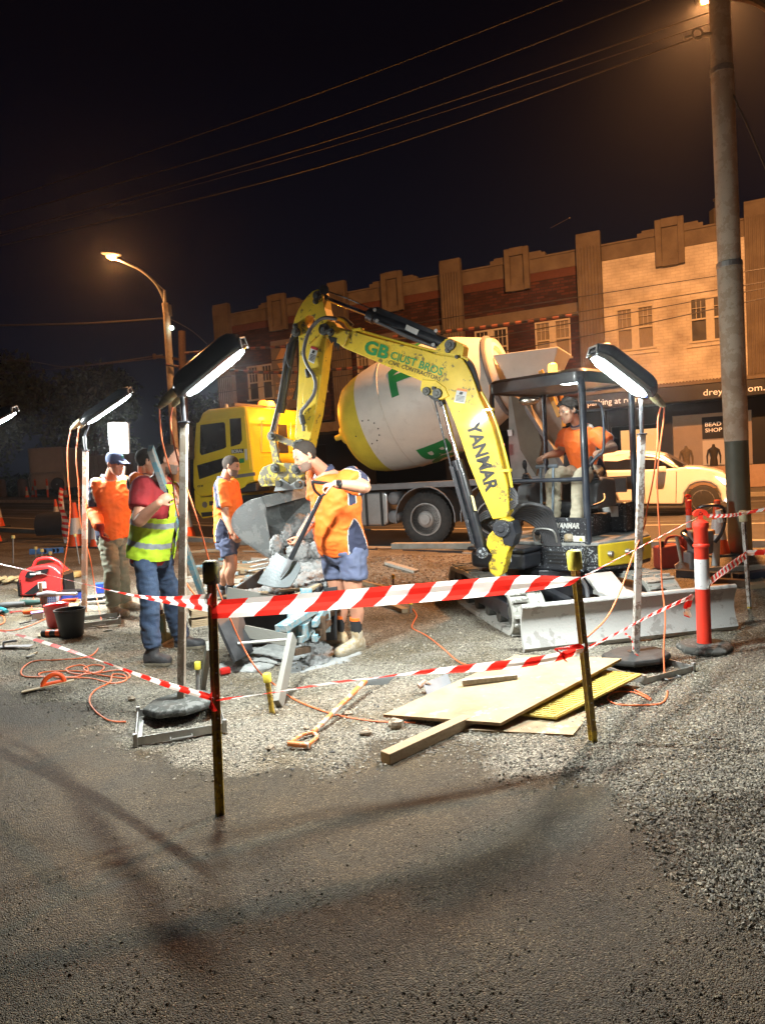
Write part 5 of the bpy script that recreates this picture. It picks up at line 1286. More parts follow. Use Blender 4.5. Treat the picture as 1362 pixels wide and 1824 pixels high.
# lettering wrapped round the drum : runs down the side, letter tops to the rear
top_=(V((0,0,1))-dax*dax.z).normalized();cam_=dax.cross(top_);
if cam_.y>0:cam_=-cam_
def drad(s):
    for (r0,s0),(r1,s1) in zip(dprof2,dprof2[1:]):
        if s0<=s<=s1:return r0+(r1-r0)*(s-s0)/(s1-s0)
    return 1.
def drumtext(txt,th0,s0,H,Lr):
    vs,fs=text_mesh(txt,.05,.0);me=bpy.data.meshes.new('x');me.from_pydata(vs,[],fs);bm=bmesh.new();bm.from_mesh(me)
    x0=min(v.co.x for v in bm.verts);x1=max(v.co.x for v in bm.verts);n=46
    for k in range(1,n):bmesh.ops.bisect_plane(bm,geom=bm.verts[:]+bm.edges[:]+bm.faces[:],plane_co=(x0+(x1-x0)*k/n,0,0),plane_no=(1,0,0))
    for k in range(1,5):bmesh.ops.bisect_plane(bm,geom=bm.verts[:]+bm.edges[:]+bm.faces[:],plane_co=(0,.7*k/5,0),plane_no=(0,1,0))
    bm.verts.index_update();W_=[];
    for v in bm.verts:
        th=th0+(v.co.x-x0)/(x1-x0)*Lr;s=s0+v.co.y/.7*H;r=drad(s)+.006
        W_.append(DA+dax*s+(top_*math.cos(th)+cam_*math.sin(th))*r)
    F_=[tuple(v.index for v in f.verts) for f in bm.faces];bm.free();bpy.data.meshes.remove(me)
    o=MB().add(W_,F_).build('lettering',M_green,dm,fixn=False);return o
drumtext('BORAL',math.radians(-48),1.72,.6,math.radians(132))
drumtext('BORAL',math.radians(140),1.72,.6,math.radians(132))
mb=MB()
for k in range(12):
    a=2*PI*k/12;s=.80+.28*math.cos(a)+.1;th=math.radians(106)+.22*math.sin(a);r=drad(s) if s>.62 else .98+(s-.42)*.4
    c=DA+dax*s+(top_*math.cos(th)+cam_*math.sin(th))*(r+.004);mb.sph(c,.016,6,4)
mb.build('hatch_bolt',M_pin,dm)
# rear : hopper, pedestal, chutes
mb=MB();c=DC+dax*.0;mb.lathe(c,[(.60,-.05),(.66,0),(.66,.05),(.58,.07),(.55,.02),(.5,-.3)],dax,36);mb.build('drum_mouth_rim',M_drum,dm,smooth=50)
mb=MB()
mb.prism([tq(u,v,-.55) for u,v in[(905,690),(985,690),(1000,740),(1000,880),(915,880),(905,800)]],-N2*.06);mb.prism([tq(u,v,-1.85) for u,v in[(905,690),(985,690),(1000,740),(1000,880),(915,880),(905,800)]],-N2*.06)
mb.build('rear_frame',mat('rear_frame_paint',(.28,.25,.22),.6,0,.5,3),tk,bevel=.02)
mb=MB();R=[]
for s,z in((1.0,.0),(.62,-.55),(.34,-.85)):
    cc=tq(948,632,-1.2)+V((0,0,z));R.append([cc+S2*.62*s*a+N2*.62*s*b_ for a,b_ in((-1,-1),(1,-1),(1,1),(-1,1))])
mb.rings(R);mb.build('hopper',M_drum,tk,bevel=.02)
mb=MB();P_=[tq(908,700,-.4),tq(945,720,-.4),tq(965,790,-.4),tq(955,850,-.4),tq(925,800,-.4)];mb.prism(P_,-N2*.08);mb.build('side_chute_plate',M_cop,tk,bevel=.02)
mb=MB();R=[]
for k in range(8):
    q=tq(938,718,-.3).lerp(tq(1010,830,-.2),k/7);R.append([q+N2*.22*math.cos(a)+V((0,0,-.2*math.sin(a))) for a in np.linspace(0,PI,9)]+[q+N2*.2*math.cos(a)+V((0,0,-.18*math.sin(a))) for a in np.linspace(PI,0,9)])
mb.rings(R);mb.build('chute',M_chs,tk,smooth=40)
mb=MB();mb.bar(tq(962,660,-.3),tq(996,742,-.25),.05,.09);mb.bar(tq(998,690,-.5),tq(1004,760,-.5),.05,.06);mb.build('yellow_rail',mat('rail_orange',(.75,.38,.04),.5,0,.3,6),tk,bevel=.01)
mb=MB();c=tq(942,712,.1);mb.ell(c,S2*.20,N2*.05,V((0,0,.10)),20,8);mb.build('convex_mirror',mat('mirror_glass',(.4,.36,.3),.15,.9,.3,4),tk,smooth=True)
mb=MB();mb.tube([c,tq(972,692,-.4)],.015,6);mb.build('mirror_bracket',M_chd,tk)
mb=MB();c=tq(893,800,-.3);mb.obox(c,S2*.05,N2*.03,V((0,0,.1)));mb.build('tail_lamp',mat('tail_lamp_glow',(.8,.1,.15),.3,0,0,emit=(1,.18,.25),es=4),tk,bevel=.01)
mb=MB();mb.prism([tq(936,690,.0),tq(943,689,.0),tq(943,700,.0),tq(936,700,.0)],N2*.004);mb.prism([tq(903,766,-.5),tq(911,765,-.5),tq(912,776,-.5),tq(905,777,-.5)],N2*.004);mb.build('warning_sticker',M_sticker,tk)
# ================================================================= WHITE CAR
M_carw=mat('car_white',(.78,.79,.82),.3,0,.05,3,coat=.6)
CO=at(1252,919,16.0);CO.z=0
def cq(u,v,off=0):return onp(u,v,CO+N2*off,N2)
car=thing('parked_car','white car with lit headlight stopped across the street by the tall pole','car',V((CO.x,CO.y,0)))
body=[(1297,890),(1300,875),(1299,862),(1296,850),(1287,842),(1268,836),(1245,832),(1222,831),(1200,834),(1140,837),(1060,838),(1035,838),(1030,850),(1030,895),(1050,900),(1060,880),(1075,872),(1095,880),(1103,900),(1215,900),(1218,880),(1228,866),(1240,860.5),(1252,859),(1264,861),(1275,868),(1282,882),(1284,896)]
mb=MB();mb.prism([cq(u,v) for u,v in body],-N2*1.75);cb=mb.build('body',M_carw,car,bevel=.06,seg=4)
roof=[(1222,832),(1200,818),(1180,807.5),(1165,804),(1130,802),(1100,803),(1070,810),(1045,836),(1140,838)]
R=[[cq(u,v,-.06 if v>825 else -.2) for u,v in roof],[cq(u,v,-.06 if v>825 else -.2)-N2*(1.63 if v>825 else 1.35) for u,v in roof]]
MB().rings(R).build('roof',M_carw,cb,bevel=.05,seg=3)
mb=MB();mb.prism([cq(u,v,-.04 if v>825 else -.175) for u,v in[(1125,809.5),(1160,811.5),(1199,835),(1147,836),(1068,836),(1078,815),(1100,810)]],-N2*.04)
mb.build('side_window',M_glassd,cb);
mb=MB();mb.prism([cq(u,v,-.05 if v>825 else -.18) for u,v in[(1182,808.5),(1188,810),(1221,832),(1209,832)]],-N2*.02);mb.build('windscreen_edge',M_glassd,cb)
mb=MB();a,b_=cq(1217,831,-.12),cq(1182,811,-.22);mb.prism([a,b_,b_-N2*1.3,a-N2*1.5],(S2.cross(N2)*.0+V((0,0,.03))-S2*.03));mb.build('windscreen',M_glassd,cb)
mb=MB();mb.tube([cq(1120,806,-.1),cq(1165,808.5,-.1),cq(1206,833,-.02)],.02,6);mb.build('window_trim',M_steel,cb)
mb=MB();mb.bar(cq(1204,840,.004),cq(1203,895,.004),.012,.012);mb.bar(cq(1146,840,.004),cq(1148,896,.004),.012,.012);mb.build('door_gap',M_dec,cb)
mb=MB();mb.obox(cq(1178,836,.1),S2*.09,N2*.1,V((0,0,.07)));mb.build('wing_mirror',M_carw,cb,bevel=.04,seg=3)
mb=MB();mb.prism([cq(1273,849,.02),cq(1299,857,.02),cq(1298,864,.02),cq(1288,862,.02)],-N2*.3);mb.build('headlight',mat('headlamp_glow',(1,.8,.5),.3,0,0,emit=(1,.75,.4),es=9),cb)
mb=MB();mb.sph(cq(1296,892,.0),.05,10,8);mb.build('fog_light',mat('fog_glow',(1,.9,.7),.3,0,0,emit=(1,.85,.6),es=14),cb,smooth=True)
mb=MB();mb.prism([cq(1103,897,.0),cq(1215,897,.0),cq(1215,901,.0),cq(1103,901,.0)],-N2*1.7);mb.build('sill',M_dec,cb)
for u in(1251,1080):
    c=cq(u,889,-.02);c.z=.35;mb=MB();mb.lathe(c,[(.2,-.2),(.33,-.2),(.35,-.16),(.35,-.05),(.33,-.01),(.24,.0)],N2,32);w_=mb.build('wheel',M_rub,car,smooth=50)
    mb=MB();mb.lathe(c,[(.24,-.02),(.245,.0),(.225,.0),(.22,-.05)],N2,32)
    for k in range(10):
        a=2*PI*(k//2)/5+(.16 if k%2 else -.16);d=S2*math.cos(a)+V((0,0,math.sin(a)));e=S2*math.cos(2*PI*(k//2)/5)+V((0,0,math.sin(2*PI*(k//2)/5)))
        mb.bar(c+e*.03-N2*.02,c+d*.225-N2*.01,.02,.025)
    mb.build('rim',M_steel,w_,bevel=.002);mb=MB();mb.cyl(c-N2*.08,c-N2*.07,.22,None,24);mb.build('brake_disc',M_chd,w_)
area(cq(1299,858,.02)-S2*.1-N2*.1,-S2,.2,.1,15,(1,.8,.5),car,spread=120)
# ================================================================= PEOPLE
M_skin=mat('skin',(.50,.24,.15),.5,0,.25,14,sub=.0,dcol=(.36,.16,.11))
M_skind=mat('skin_tan',(.40,.22,.14),.5,0,.25,14,dcol=(.30,.14,.09))
M_or=mat('hi_vis_orange',(.95,.17,.015),.75,0,.25,6,bump=.15,bs=40,dcol=(.62,.10,.01))
M_nv=mat('navy_cloth',(.025,.03,.065),.85,0,.3,9,bump=.15,bs=60)
M_pip=mat('piping',(.55,.5,.45),.6,0,0)
M_lime=mat('lime_vest',(.50,.72,.03),.7,0,.25,6,bump=.15,bs=40,dcol=(.32,.48,.02))
M_sil=mat('silver_tape',(.33,.36,.38),.4,.2,.2,12)
M_redt=mat('red_shirt',(.33,.02,.025),.85,0,.3,8,bump=.15,bs=50)
M_jean=mat('denim',(.035,.06,.12),.9,0,.6,7,bump=.3,bs=120,dcol=(.09,.13,.20))
M_short=mat('navy_shorts',(.075,.09,.16),.9,0,.5,7,bump=.2,bs=80,dcol=(.13,.15,.22))
M_khk=mat('khaki_cloth',(.25,.25,.18),.9,0,.4,6,bump=.2,bs=60,dcol=(.15,.15,.11))
M_stone=mat('stone_cloth',(.42,.38,.28),.9,0,.4,6,bump=.2,bs=60,dcol=(.30,.27,.2))
M_tan=speckmat('tan_suede',(.38,.29,.17),(.45,.42,.36),20,.5,.5,.9,bump=.3)
M_dkb=mat('dark_boot',(.045,.045,.05),.7,0,.5,16,bump=.3,dcol=(.10,.10,.10))
M_sole=mat('boot_sole',(.20,.17,.12),.8,0,.3,16)
M_grnb=mat('green_boot',(.07,.09,.05),.9,0,.4,16,bump=.3)
M_sock=mat('black_sock',(.02,.02,.022),.9,0,.2,20)
M_hair=mat('dark_hair',(.008,.006,.005),.95,0,.3,40,bump=.6,bs=150,spec=.1)
M_hairg=mat('short_hair',(.035,.027,.022),.9,0,.4,60,bump=.5,bs=200,spec=.2)
M_cap=mat('blue_cap',(.07,.11,.26),.8,0,.3,14)
M_glove=mat('red_glove',(.30,.02,.02),.8,0,.5,20,dcol=(.05,.02,.02))
def fuse(mb,vox):
    me=bpy.data.meshes.new('tmp');me.from_pydata(mb.v,[],mb.f)
    bm=bmesh.new();bm.from_mesh(me);bmesh.ops.recalc_face_normals(bm,faces=bm.faces);bm.to_mesh(me);bm.free()
    o=bpy.data.objects.new('tmp',me);COL.objects.link(o);m=o.modifiers.new('r','REMESH');m.mode='VOXEL';m.voxel_size=vox
    s=o.modifiers.new('s','SMOOTH');s.factor=.5;s.iterations=2
    dg=bpy.context.evaluated_depsgraph_get();e=bpy.data.meshes.new_from_object(o.evaluated_get(dg))
    vs=[v.co.copy() for v in e.vertices];ns=[v.normal.copy() for v in e.vertices];fs=[tuple(p.vertices) for p in e.polygons]
    COL.objects.unlink(o);bpy.data.objects.remove(o);bpy.data.meshes.remove(me);bpy.data.meshes.remove(e)
    return vs,ns,fs
def garment(name,mb,vox,mats,par,wr=0,wf=9,cls=None,stretch=(1,1,.45)):
    vs,ns,fs=fuse(mb,vox)
    if wr:
        out=[]
        for v,n in zip(vs,ns):
            a=mnoise.noise(V(((v.x+v.z*.6)*wf*stretch[0],(v.y-v.z*.4)*wf*stretch[1],v.z*wf*stretch[2])))
            b=abs(mnoise.noise(V((v.x*wf*1.3+7,v.y*wf*1.3,v.z*wf*2.2))));out.append(v+n*(a*wr+ (.35-b)*wr*1.1+wr*.55))
        vs=out
    r=MB();r.v=[tuple(v) for v in vs];r.f=fs
    if cls:r.m=[cls((vs[f[0]]+vs[f[2]])/2) for f in fs]
    else:r.m=[0]*len(fs)
    LAST[:]=[];o=r.build(name,mats,par,fixn=False)
    for q in (LAST or [o]):q.data.polygons.foreach_set('use_smooth',[True]*len(q.data.polygons))
    return o
def ring(c,lx,fy,a,b,n=18,sq=.85):
    R=[]
    for k in range(n):
        t=2*PI*k/n;ct,st=math.cos(t),math.sin(t)
        R.append(c+lx*(a*math.copysign(abs(ct)**sq,ct))+fy*(b*math.copysign(abs(st)**sq,st)))
    return R
def limb(mb,P,r,n=12,end=True):
    P=[V(p) for p in P];Q=[];rr=[]
    sp=spline(P,5)
    for i,p in enumerate(sp):
        k=i/5;a=int(min(k,len(r)-1));b=min(a+1,len(r)-1);rr.append(r[a]+(r[b]-r[a])*(k-a))
    mb.tube(sp,rr,n)
    mb.sph(sp[0],rr[0],10,8)
    if end:mb.sph(sp[-1],rr[-1],10,8)
def hand(mb,w,d,pn,curl=.5,s=1.,side=1,spread=.12,r=.0085):
    """w wrist, d direction of the palm, pn direction the palm faces"""
    d=d.normalized();pn=(pn-d*pn.dot(d)).normalized();sd=d.cross(pn)*side
    pc=w+d*.045*s
    mb.ell(pc,sd*.042*s,pn*.017*s,d*.055*s,12,8)
    for k,(off,L) in enumerate(((.030,.070),(.010,.080),(-.011,.075),(-.030,.058))):
        a=w+d*.082*s+sd*off*s;dd=(d+sd*(off*spread*20)).normalized();P=[a-d*.03*s,a];ang=0
        for sg in(.45,.32,.25):
            ang+=curl*(1.+.12*k);v=dd*math.cos(ang)+pn*math.sin(ang);P.append(P[-1]+v*L*sg*s)
        mb.tube(P,[r*1.05,r*1.05,r,r*.93,r*.8],8);mb.sph(P[-1],r*.8,6,5)
    a=w+d*.025*s+sd*.030*s;P=[a,a+(sd*.7+d*.6+pn*.35)*.030*s];P.append(P[-1]+(d*.85+sd*.2+pn*(.3+curl*.5)).normalized()*.032*s);P.append(P[-1]+(d*.8-sd*.15+pn*(.4+curl*.6)).normalized()*.026*s)
    mb.tube(P,[r*1.35,r*1.25,r*1.1,r*.9],8);mb.sph(P[-1],r*.9,6,5)
def boot(mb,ank,toe,s=1.,z=None):
    """ankle joint and toe tip on the ground"""
    z=toe.z if z is None else z;d=V((toe.x-ank.x,toe.y-ank.y,0)).normalized();l=V((-d.y,d.x,0))
    heel=V((ank.x,ank.y,z))-d*.065*s;L=(V((toe.x,toe.y,z))-heel).length
    R=[]
    for t,wd,hh in((0,.028,.075),(.06,.038,.10),(.2,.040,.115),(.38,.041,.10),(.55,.046,.078),(.75,.052,.066),(.9,.044,.06),(.98,.028,.05),(1.,.012,.04)):
        c=heel+d*L*t+V((0,0,hh*.5*s+.008));R.append([c+l*(wd*s*math.copysign(abs(math.cos(a))**.7,math.cos(a)))+V((0,0,hh*.5*s*math.copysign(abs(math.sin(a))**.7,math.sin(a)))) for a in np.linspace(0,2*PI,15)[:-1]])
    mb.rings(R)
    mb.tube([V((ank.x,ank.y,z+.05)),V((ank.x,ank.y,z+.11))+(ank-V((ank.x,ank.y,z))).normalized()*0,ank.lerp(ank+V((0,0,.06)),1)],[.047*s,.046*s,.047*s],12)
def sole(mb,ank,toe,s=1.):
    z=toe.z;d=V((toe.x-ank.x,toe.y-ank.y,0)).normalized();l=V((-d.y,d.x,0));heel=V((ank.x,ank.y,z))-d*.07*s;L=(V((toe.x,toe.y,z))-heel).length
    P=[]
    for t,w_ in((0,.02),(.03,.036),(.2,.042),(.4,.040),(.6,.05),(.78,.055),(.92,.046),(1,.02)):P.append((t,w_))
    Q=[heel+d*L*t+l*w_*s for t,w_ in P]+[heel+d*(L*t)-l*w_*s for t,w_ in P[::-1]]
    mb.prism(Q,V((0,0,.028)))
def person(label,J,f,hf,spec):
    """J: joints in world space"""
    g_=spec.get;bulk=g_('bulk',1.);f=V(f).normalized();l=V((-f.y,f.x,0)).normalized()
    gz=g_('base',min(J['lt'].z,J['rt'].z) if 'lt' in J else 0)
    t=thing('person',label,'person',V((J['pel'].x,J['pel'].y,gz)),'road workers at the night pour')
    sk=g_('skin',M_skin)
    pel,neck=J['pel'],J['neck'];ls,rs_=J['ls'],J['rs'];lh,rh=J['lh'],J['rh']
    chest=g_('chest') or (ls+rs_)/2*.0+pel.lerp(neck,.68)+f*.02
    up=(neck-pel).normalized()
    def tor(sw,ex=0,lo=-.1,hi=1.0):
        R=[];sp=spline([pel-up*.12,pel,pel.lerp(chest,.55)-f*g_('lean',0.),chest,neck],4);n=len(sp)
        S=[(0,.160,.115),(.12,.172,.125),(.25,.168,.128),(.45,.160,.128),(.62,.178,.135),(.78,.188,.128),(.88,.165,.105),(.95,.105,.085),(1,.066,.066)]
        tot=n-1
        for i in range(n):
            k=i/tot
            if k<lo or k>hi:continue
            for q in range(len(S)-1):
                if S[q][0]<=k<=S[q+1][0]:u=(k-S[q][0])/(S[q+1][0]-S[q][0]);a=S[q][1]+(S[q+1][1]-S[q][1])*u;b=S[q][2]+(S[q+1][2]-S[q][2])*u;break
            sl=(ls-rs_);sl=(sl-up*sl.dot(up)).normalized();hl=(lh-rh);hl=(hl-up*hl.dot(up)).normalized()
            lx=hl.lerp(sl,k).normalized();fy=lx.cross(up)
            if fy.dot(f)<0:fy=-fy
            bel=g_('belly',0)*math.exp(-((k-.42)/.2)**2)
            R.append(ring(sp[i]+fy*bel*.5,lx,fy,(a*bulk+ex),(b*bulk+ex+bel*.5)))
        return R
    # ---- bare body (one continuous surface)
    mb=MB();mb.rings(tor(0));ab=g_('arm',1.)
    for s_,(sh,el,wr) in((1,(ls,J['le'],J['lw'])),(-1,(rs_,J['re'],J['rw']))):
        limb(mb,[sh,sh.lerp(el,.45),el,el.lerp(wr,.35),wr],[.058*ab,.052*ab,.042*ab,.044*ab,.028*ab])
        k='l' if s_>0 else 'r'
        hand(mb,wr,J.get(k+'hd',wr-el),J.get(k+'pn',f),g_(k+'curl',.55),1.,s_)
    for k in'lr':
        hi,kn,an=J[k+'h'],J[k+'k'],J[k+'a'];cf=V((0,0,0))
        kd_=(kn-hi).normalized();back=-f
        limb(mb,[hi,hi.lerp(kn,.5)+f*.01,kn,kn.lerp(an,.32)+back*.02,kn.lerp(an,.7),an],[.088*bulk,.075*bulk,.056,.060,.042,.038])
        
    # head
    hf=V(hf).normalized();H=J['head'];hl=V((0,0,1)).cross(hf).normalized();hu=hf.cross(hl)
    if g_('htilt'):hu=(hu+V(g_('htilt'))).normalized();hl=hu.cross(hf).normalized();
    def h(a,b,c):return H+hf*a+hl*b+hu*c
    limb(mb,[neck-up*.02,H-hu*.05-hf*.025],[.060*bulk**.5,.055],12)
    mb.ell(h(-.012,0,.03),hl*.076,hf*.096,hu*.088,18,12)
    mb.rings([[h(x,y,z) for x,y in pts] for z,pts in [(zz,[(cx+ry*math.cos(a),rx*math.sin(a)) for a in np.linspace(0,2*PI,17)[:-1]]) for zz,cx,ry,rx in((-.115,.045,.030,.028),(-.105,.042,.046,.043),(-.08,.032,.060,.055),(-.05,.020,.072,.062),(-.02,.012,.080,.067),(.01,.006,.084,.070),(.05,.0,.085,.070))]])
    mb.ell(h(.075,0,.028),hl*.045,hf*.018,hu*.012,10,6)                       # brow
    mb.rings([[h(.078,-.008,.025),h(.078,.008,.025),h(.092,0,.022)],[h(.08,-.013,-.005),h(.08,.013,-.005),h(.108,0,-.004)],[h(.075,-.018,-.022),h(.075,.018,-.022),h(.115,0,-.022)],[h(.07,-.012,-.03),h(.07,.012,-.03),h(.095,0,-.031)]])
    for q in(-1,1):
        mb.ell(h(-.008,.077*q,-.005),hl*.010,hf*.018-hl*.008*q,hu*.031,8,8);mb.ell(h(.055,.042*q,-.012),hl*.02,hf*.022,hu*.02,8,6)
    mb.ell(h(.083,0,-.052),hl*.024,hf*.012,hu*.006,8,6);mb.ell(h(.080,0,-.064),hl*.020,hf*.012,hu*.007,8,6);mb.ell(h(.068,0,-.095),hl*.024,hf*.018,hu*.018,8,6)
    beard=g_('beard',0);hairm=g_('hair',M_hairg)
    lip=mat('lip',(.38,.14,.11),.5,0,.1,20);shadow=mat('stubble',(.15,.095,.07),.8,0,.4,80)
    def hc(p):
        d=p-H;a,b,c=d.dot(hf),d.dot(hl),d.dot(hu)
        if abs(a)<.14 and abs(b)<.1 and -.13<c<.13:
            if a>.075 and abs(b)<.022 and -.071<c<-.047:return 2
            if a>.068 and .018<abs(b)<.048 and .030<c<.038:return 3
            if beard and a>.0 and c<-.035 and not(abs(b)<.02 and -.074<c<-.045) and (a>.02 or c<-.06) and c>-.125:return 3
        return 0
    bo=garment('body',mb,.0065,[sk,sk,lip,shadow],t,0,cls=hc)
    # eyes
    mb=MB()
    for q in(-1,1):mb.sph(h(.074,.031*q,.010),.0105,10,8)
    ey=mb.build('eye',mat('eye_white',(.12,.10,.09),.6,0,0),t,smooth=True)
    mb=MB()
    for q in(-1,1):mb.sph(h(.0815,.031*q,.008),.0065,8,6)
    mb.build('iris',mat('iris',(.03,.02,.015),.3,0,0),ey,smooth=True)
    # hair : grown from the scalp part of the head surface
    hlz=g_('hairline',.085);hk=g_('hairthick',.004);me=bo.data;O=ORG[t.name]
    def isha(p):
        d=p+O-H;a,b,c=d.dot(hf),d.dot(hl),d.dot(hu)
        if abs(a)>.16 or abs(b)>.12 or c>.16 or c<-.07:return False
        lim=hlz if a>.05 else hlz+(.015-hlz)*min(1,(.05-a)/.035) if a>.015 else .015-.065*min(1,(.015-a)/.05)
        if abs(b)>.079 and c<.03:return False
        return c>lim+.004*mnoise.noise(p*60)
    fs_=[tuple(p.vertices) for p in me.polygons if isha(p.center)];use=sorted({i for f_ in fs_ for i in f_});ix={q:k for k,q in enumerate(use)}
    vv_=[]
    for q in use:
        v=me.vertices[q];co=v.co;e=hk*(1+ (mnoise.noise(co*70)*.35 if hk<.01 else mnoise.noise(co*32)*.8))
        vv_.append(co+O+v.normal*e)
    mb=MB();mb.v=[tuple(v) for v in vv_];mb.f=[tuple(ix[q] for q in f_) for f_ in fs_];mb.m=[0]*len(fs_)
    if fs_:
        ho=mb.build('hair',hairm,t,fixn=False);ho.data.polygons.foreach_set('use_smooth',[True]*len(fs_))
        so=ho.modifiers.new('s','SOLIDIFY');so.thickness=hk+.003;so.offset=-1
    if g_('cap'):
        mb=MB();mb.ell(h(-.012,0,.045),hl*.086,hf*.106,hu*.088,20,10)
        R=[]
        for k in range(9):
            a=-1.15+2.3*k/8;R.append([h(.07*math.cos(a)+.02,.084*math.sin(a),.055),h(.185*math.cos(a)**.6 if math.cos(a)>0 else 0,.078*math.sin(a),.038-.01*abs(a)),h(.185*math.cos(a)**.6 if math.cos(a)>0 else 0,.078*math.sin(a),.032-.01*abs(a)),h(.07*math.cos(a)+.02,.084*math.sin(a),.048)])
        mb.rings(R);cpo=mb.build('cap',g_('cap'),t,smooth=50)
        mb=MB();mb.ell(h(.08,.01,.085),hl*.022,hf*.01+hu*-.01,hu*.016,10,6);mb.build('cap_emblem',mat('emblem_teal',(.02,.25,.25),.6,0,.1,9),cpo,smooth=True)
    # ---- lower garment
    mb=MB();lo=g_('trou');R=tor(0,.012*1,hi=.30);mb.rings(R)
    for k in'lr':
        hi,kn,an=J[k+'h'],J[k+'k'],J[k+'a'];e=.017
        if lo=='short':
            end=hi.lerp(kn,g_('slg',.55));limb(mb,[hi+up*.02,hi.lerp(end,.5),end],[.1*bulk,.097*bulk,.096*bulk],12,False)
        else:
            end=kn.lerp(an,.93);limb(mb,[hi+up*.02,hi.lerp(kn,.5),kn,kn.lerp(an,.45)-f*.015,end],[.09*bulk,.086*bulk,.072,.071,.064],12,False)
    lg=garment('shorts' if lo=='short' else 'trousers',mb,.011,g_('lowm'),t,g_('lwr',.012),10)
    mb=MB();Rb=tor(0,.022,lo=.2,hi=.3)
    if len(Rb)>1:mb.rings(Rb[:2] if len(Rb)>2 else Rb);mb.build('belt',M_dec,lg,smooth=True)
    # ---- shirt
    mb=MB();hem=g_('hem',.10);R=tor(0,.018+g_('loose',.0),lo=hem,hi=.985)
    mb.rings(R)
    for sh,el,wr in((ls,J['le'],J['lw']),(rs_,J['re'],J['rw'])):
        if g_('sleeve')=='long':limb(mb,[sh,sh.lerp(el,.5),el,el.lerp(wr,.5),el.lerp(wr,.96)],[.082*ab,.072*ab,.063*ab,.056,.045],12,False)
        else:limb(mb,[sh,sh.lerp(el,.4),sh.lerp(el,g_('slen',.62))],[.086*ab,.080*ab,.078*ab],12,False)
    st_=g_('style','orange')
    sc=(ls+rs_)/2;sl=(ls-rs_).normalized();fx=sl.cross(up);fx=fx if fx.dot(f)>0 else -fx
    Lt=(sc-pel).dot(up)
    def oc(p):
        d=p-pel;z=d.dot(up)/Lt;a=d.dot(sl);b=d.dot(fx)
        W=.17*bulk
        # navy curved side panel near the hem, navy shoulder flash down the sleeve, navy collar
        e=(abs(a)-(W*.80+ .10*max(0,z-.05)**1.0 + .02));e2=.42-z
        if abs(a)>W*.62 and z<.42:
            q=abs(b+.01)/(.095*bulk)  # front-back extent shrinks upward
            v=1-q-(max(0,z)/.42)**2.2*.9
            if v>.10:return 1
            if v>.02:return 2
        if (p-neck).length<.088:return 1
        if z>.62 and abs(a)>W*.55:
            v=b+.035-(1-z)*.10
            if -.045<v<.018 and z<1.15:return 1
            if -.058<v<.031:return 2
        return 0
    if st_=='orange':sh_=garment('shirt',mb,.0085,[M_or,M_nv,M_pip],t,g_('wr',.013),7.5,cls=oc)
    elif st_=='red':sh_=garment('shirt',mb,.010,M_redt,t,.008,9)
    # collar
    if st_=='orange':
        mb=MB();mb.rings([ring(neck+up*.0+f*.004,sl,fx,.078,.078),ring(neck+up*.035-f*.008,sl,fx,.066,.066)],cap=False);mb.rings([ring(neck+up*.035-f*.008,sl,fx,.070,.070),ring(neck+up*.005+f*.0,sl,fx,.09,.088)],cap=False);mb.build('collar',M_nv,sh_,smooth=True)
        mb=MB();c=pel+up*(Lt*.83)+fx*(.150*bulk+.02);
        for k in range(3):mb.sph(neck-up*(.05+.05*k)+fx*(.085+.022*k),.007,6,5)
        mb.build('button',M_nv,sh_)
    if g_('vest'):
        mb=MB();mb.rings(tor(0,.054,lo=.0,hi=.95))
        for sh in(ls,rs_):mb.sph(sh+up*.005-(sh-sc).normalized()*.05,.088,12,8)
        def vc(p):
            d=p-pel;z=d.dot(up)/Lt;a=d.dot(sl);b=d.dot(fx)
            for z0 in(.10,.42):
                if z0<z<z0+.085:return 1
            if z>.62 and .055<abs(a)<.095 and b>-.3:return 1
            return 0
        o=garment('vest',mb,.0085,[M_lime,M_sil],t,.007,9,cls=vc)
        me=o.data;bm=bmesh.new();bm.from_mesh(me);O=ORG[t.name];kill=[]
        for fc in bm.faces:
            d=fc.calc_center_median()+O-pel;z=d.dot(up)/Lt;a=d.dot(sl);b=d.dot(fx)
            if b>.05 and abs(a)<.035+.03*max(0,z) :kill.append(fc)
            elif z>1.1:kill.append(fc)
            elif z>.58 and abs(a)>.155:kill.append(fc)
        bmesh.ops.delete(bm,geom=kill,context='FACES');bmesh.ops.bisect_plane(bm,geom=bm.verts[:]+bm.edges[:]+bm.faces[:],plane_co=pel+up*g_('vlo',-.05)-O,plane_no=up,clear_inner=True);bm.to_mesh(me);bm.free()
        so=o.modifiers.new('s','SOLIDIFY');so.thickness=.005
    # ---- boots and socks
    mb=MB()
    for k in'lr':boot(mb,J[k+'a'],J[k+'t'],g_('bs',1.05))
    bt=garment('boot',mb,.009,g_('bootm',M_tan),t,.003,30)
    mb=MB()
    for k in'lr':sole(mb,J[k+'a'],J[k+'t'],g_('bs',1.05))
    mb.build('sole',M_sole,bt,bevel=.006)
    if lo=='short':
        mb=MB()
        for k in'lr':
            a=J[k+'a'];kn=J[k+'k'];d=(kn-a).normalized();mb.tube([a+d*.02,a+d*.06,a+d*(.155 if g_('sockband') else .09)],[.046,.047,.050],14)
        so_=mb.build('sock',M_sock,t,smooth=True)
        if g_('sockband'):
            mb=MB()
            for k in'lr':
                a=J[k+'a'];kn=J[k+'k'];d=(kn-a).normalized();mb.tube([a+d*.15,a+d*.175],[.0505,.0515],14)
            mb.build('sock_band',M_or,so_,smooth=True)
    return t,dict(h=h,sl=sl,fx=fx,up=up,Lt=Lt)
def GP(u,v):return gp(u,v)
def jn(**k):
    return {a:(at(*b) if isinstance(b,tuple) and len(b)==3 else b) for a,b in k.items()}
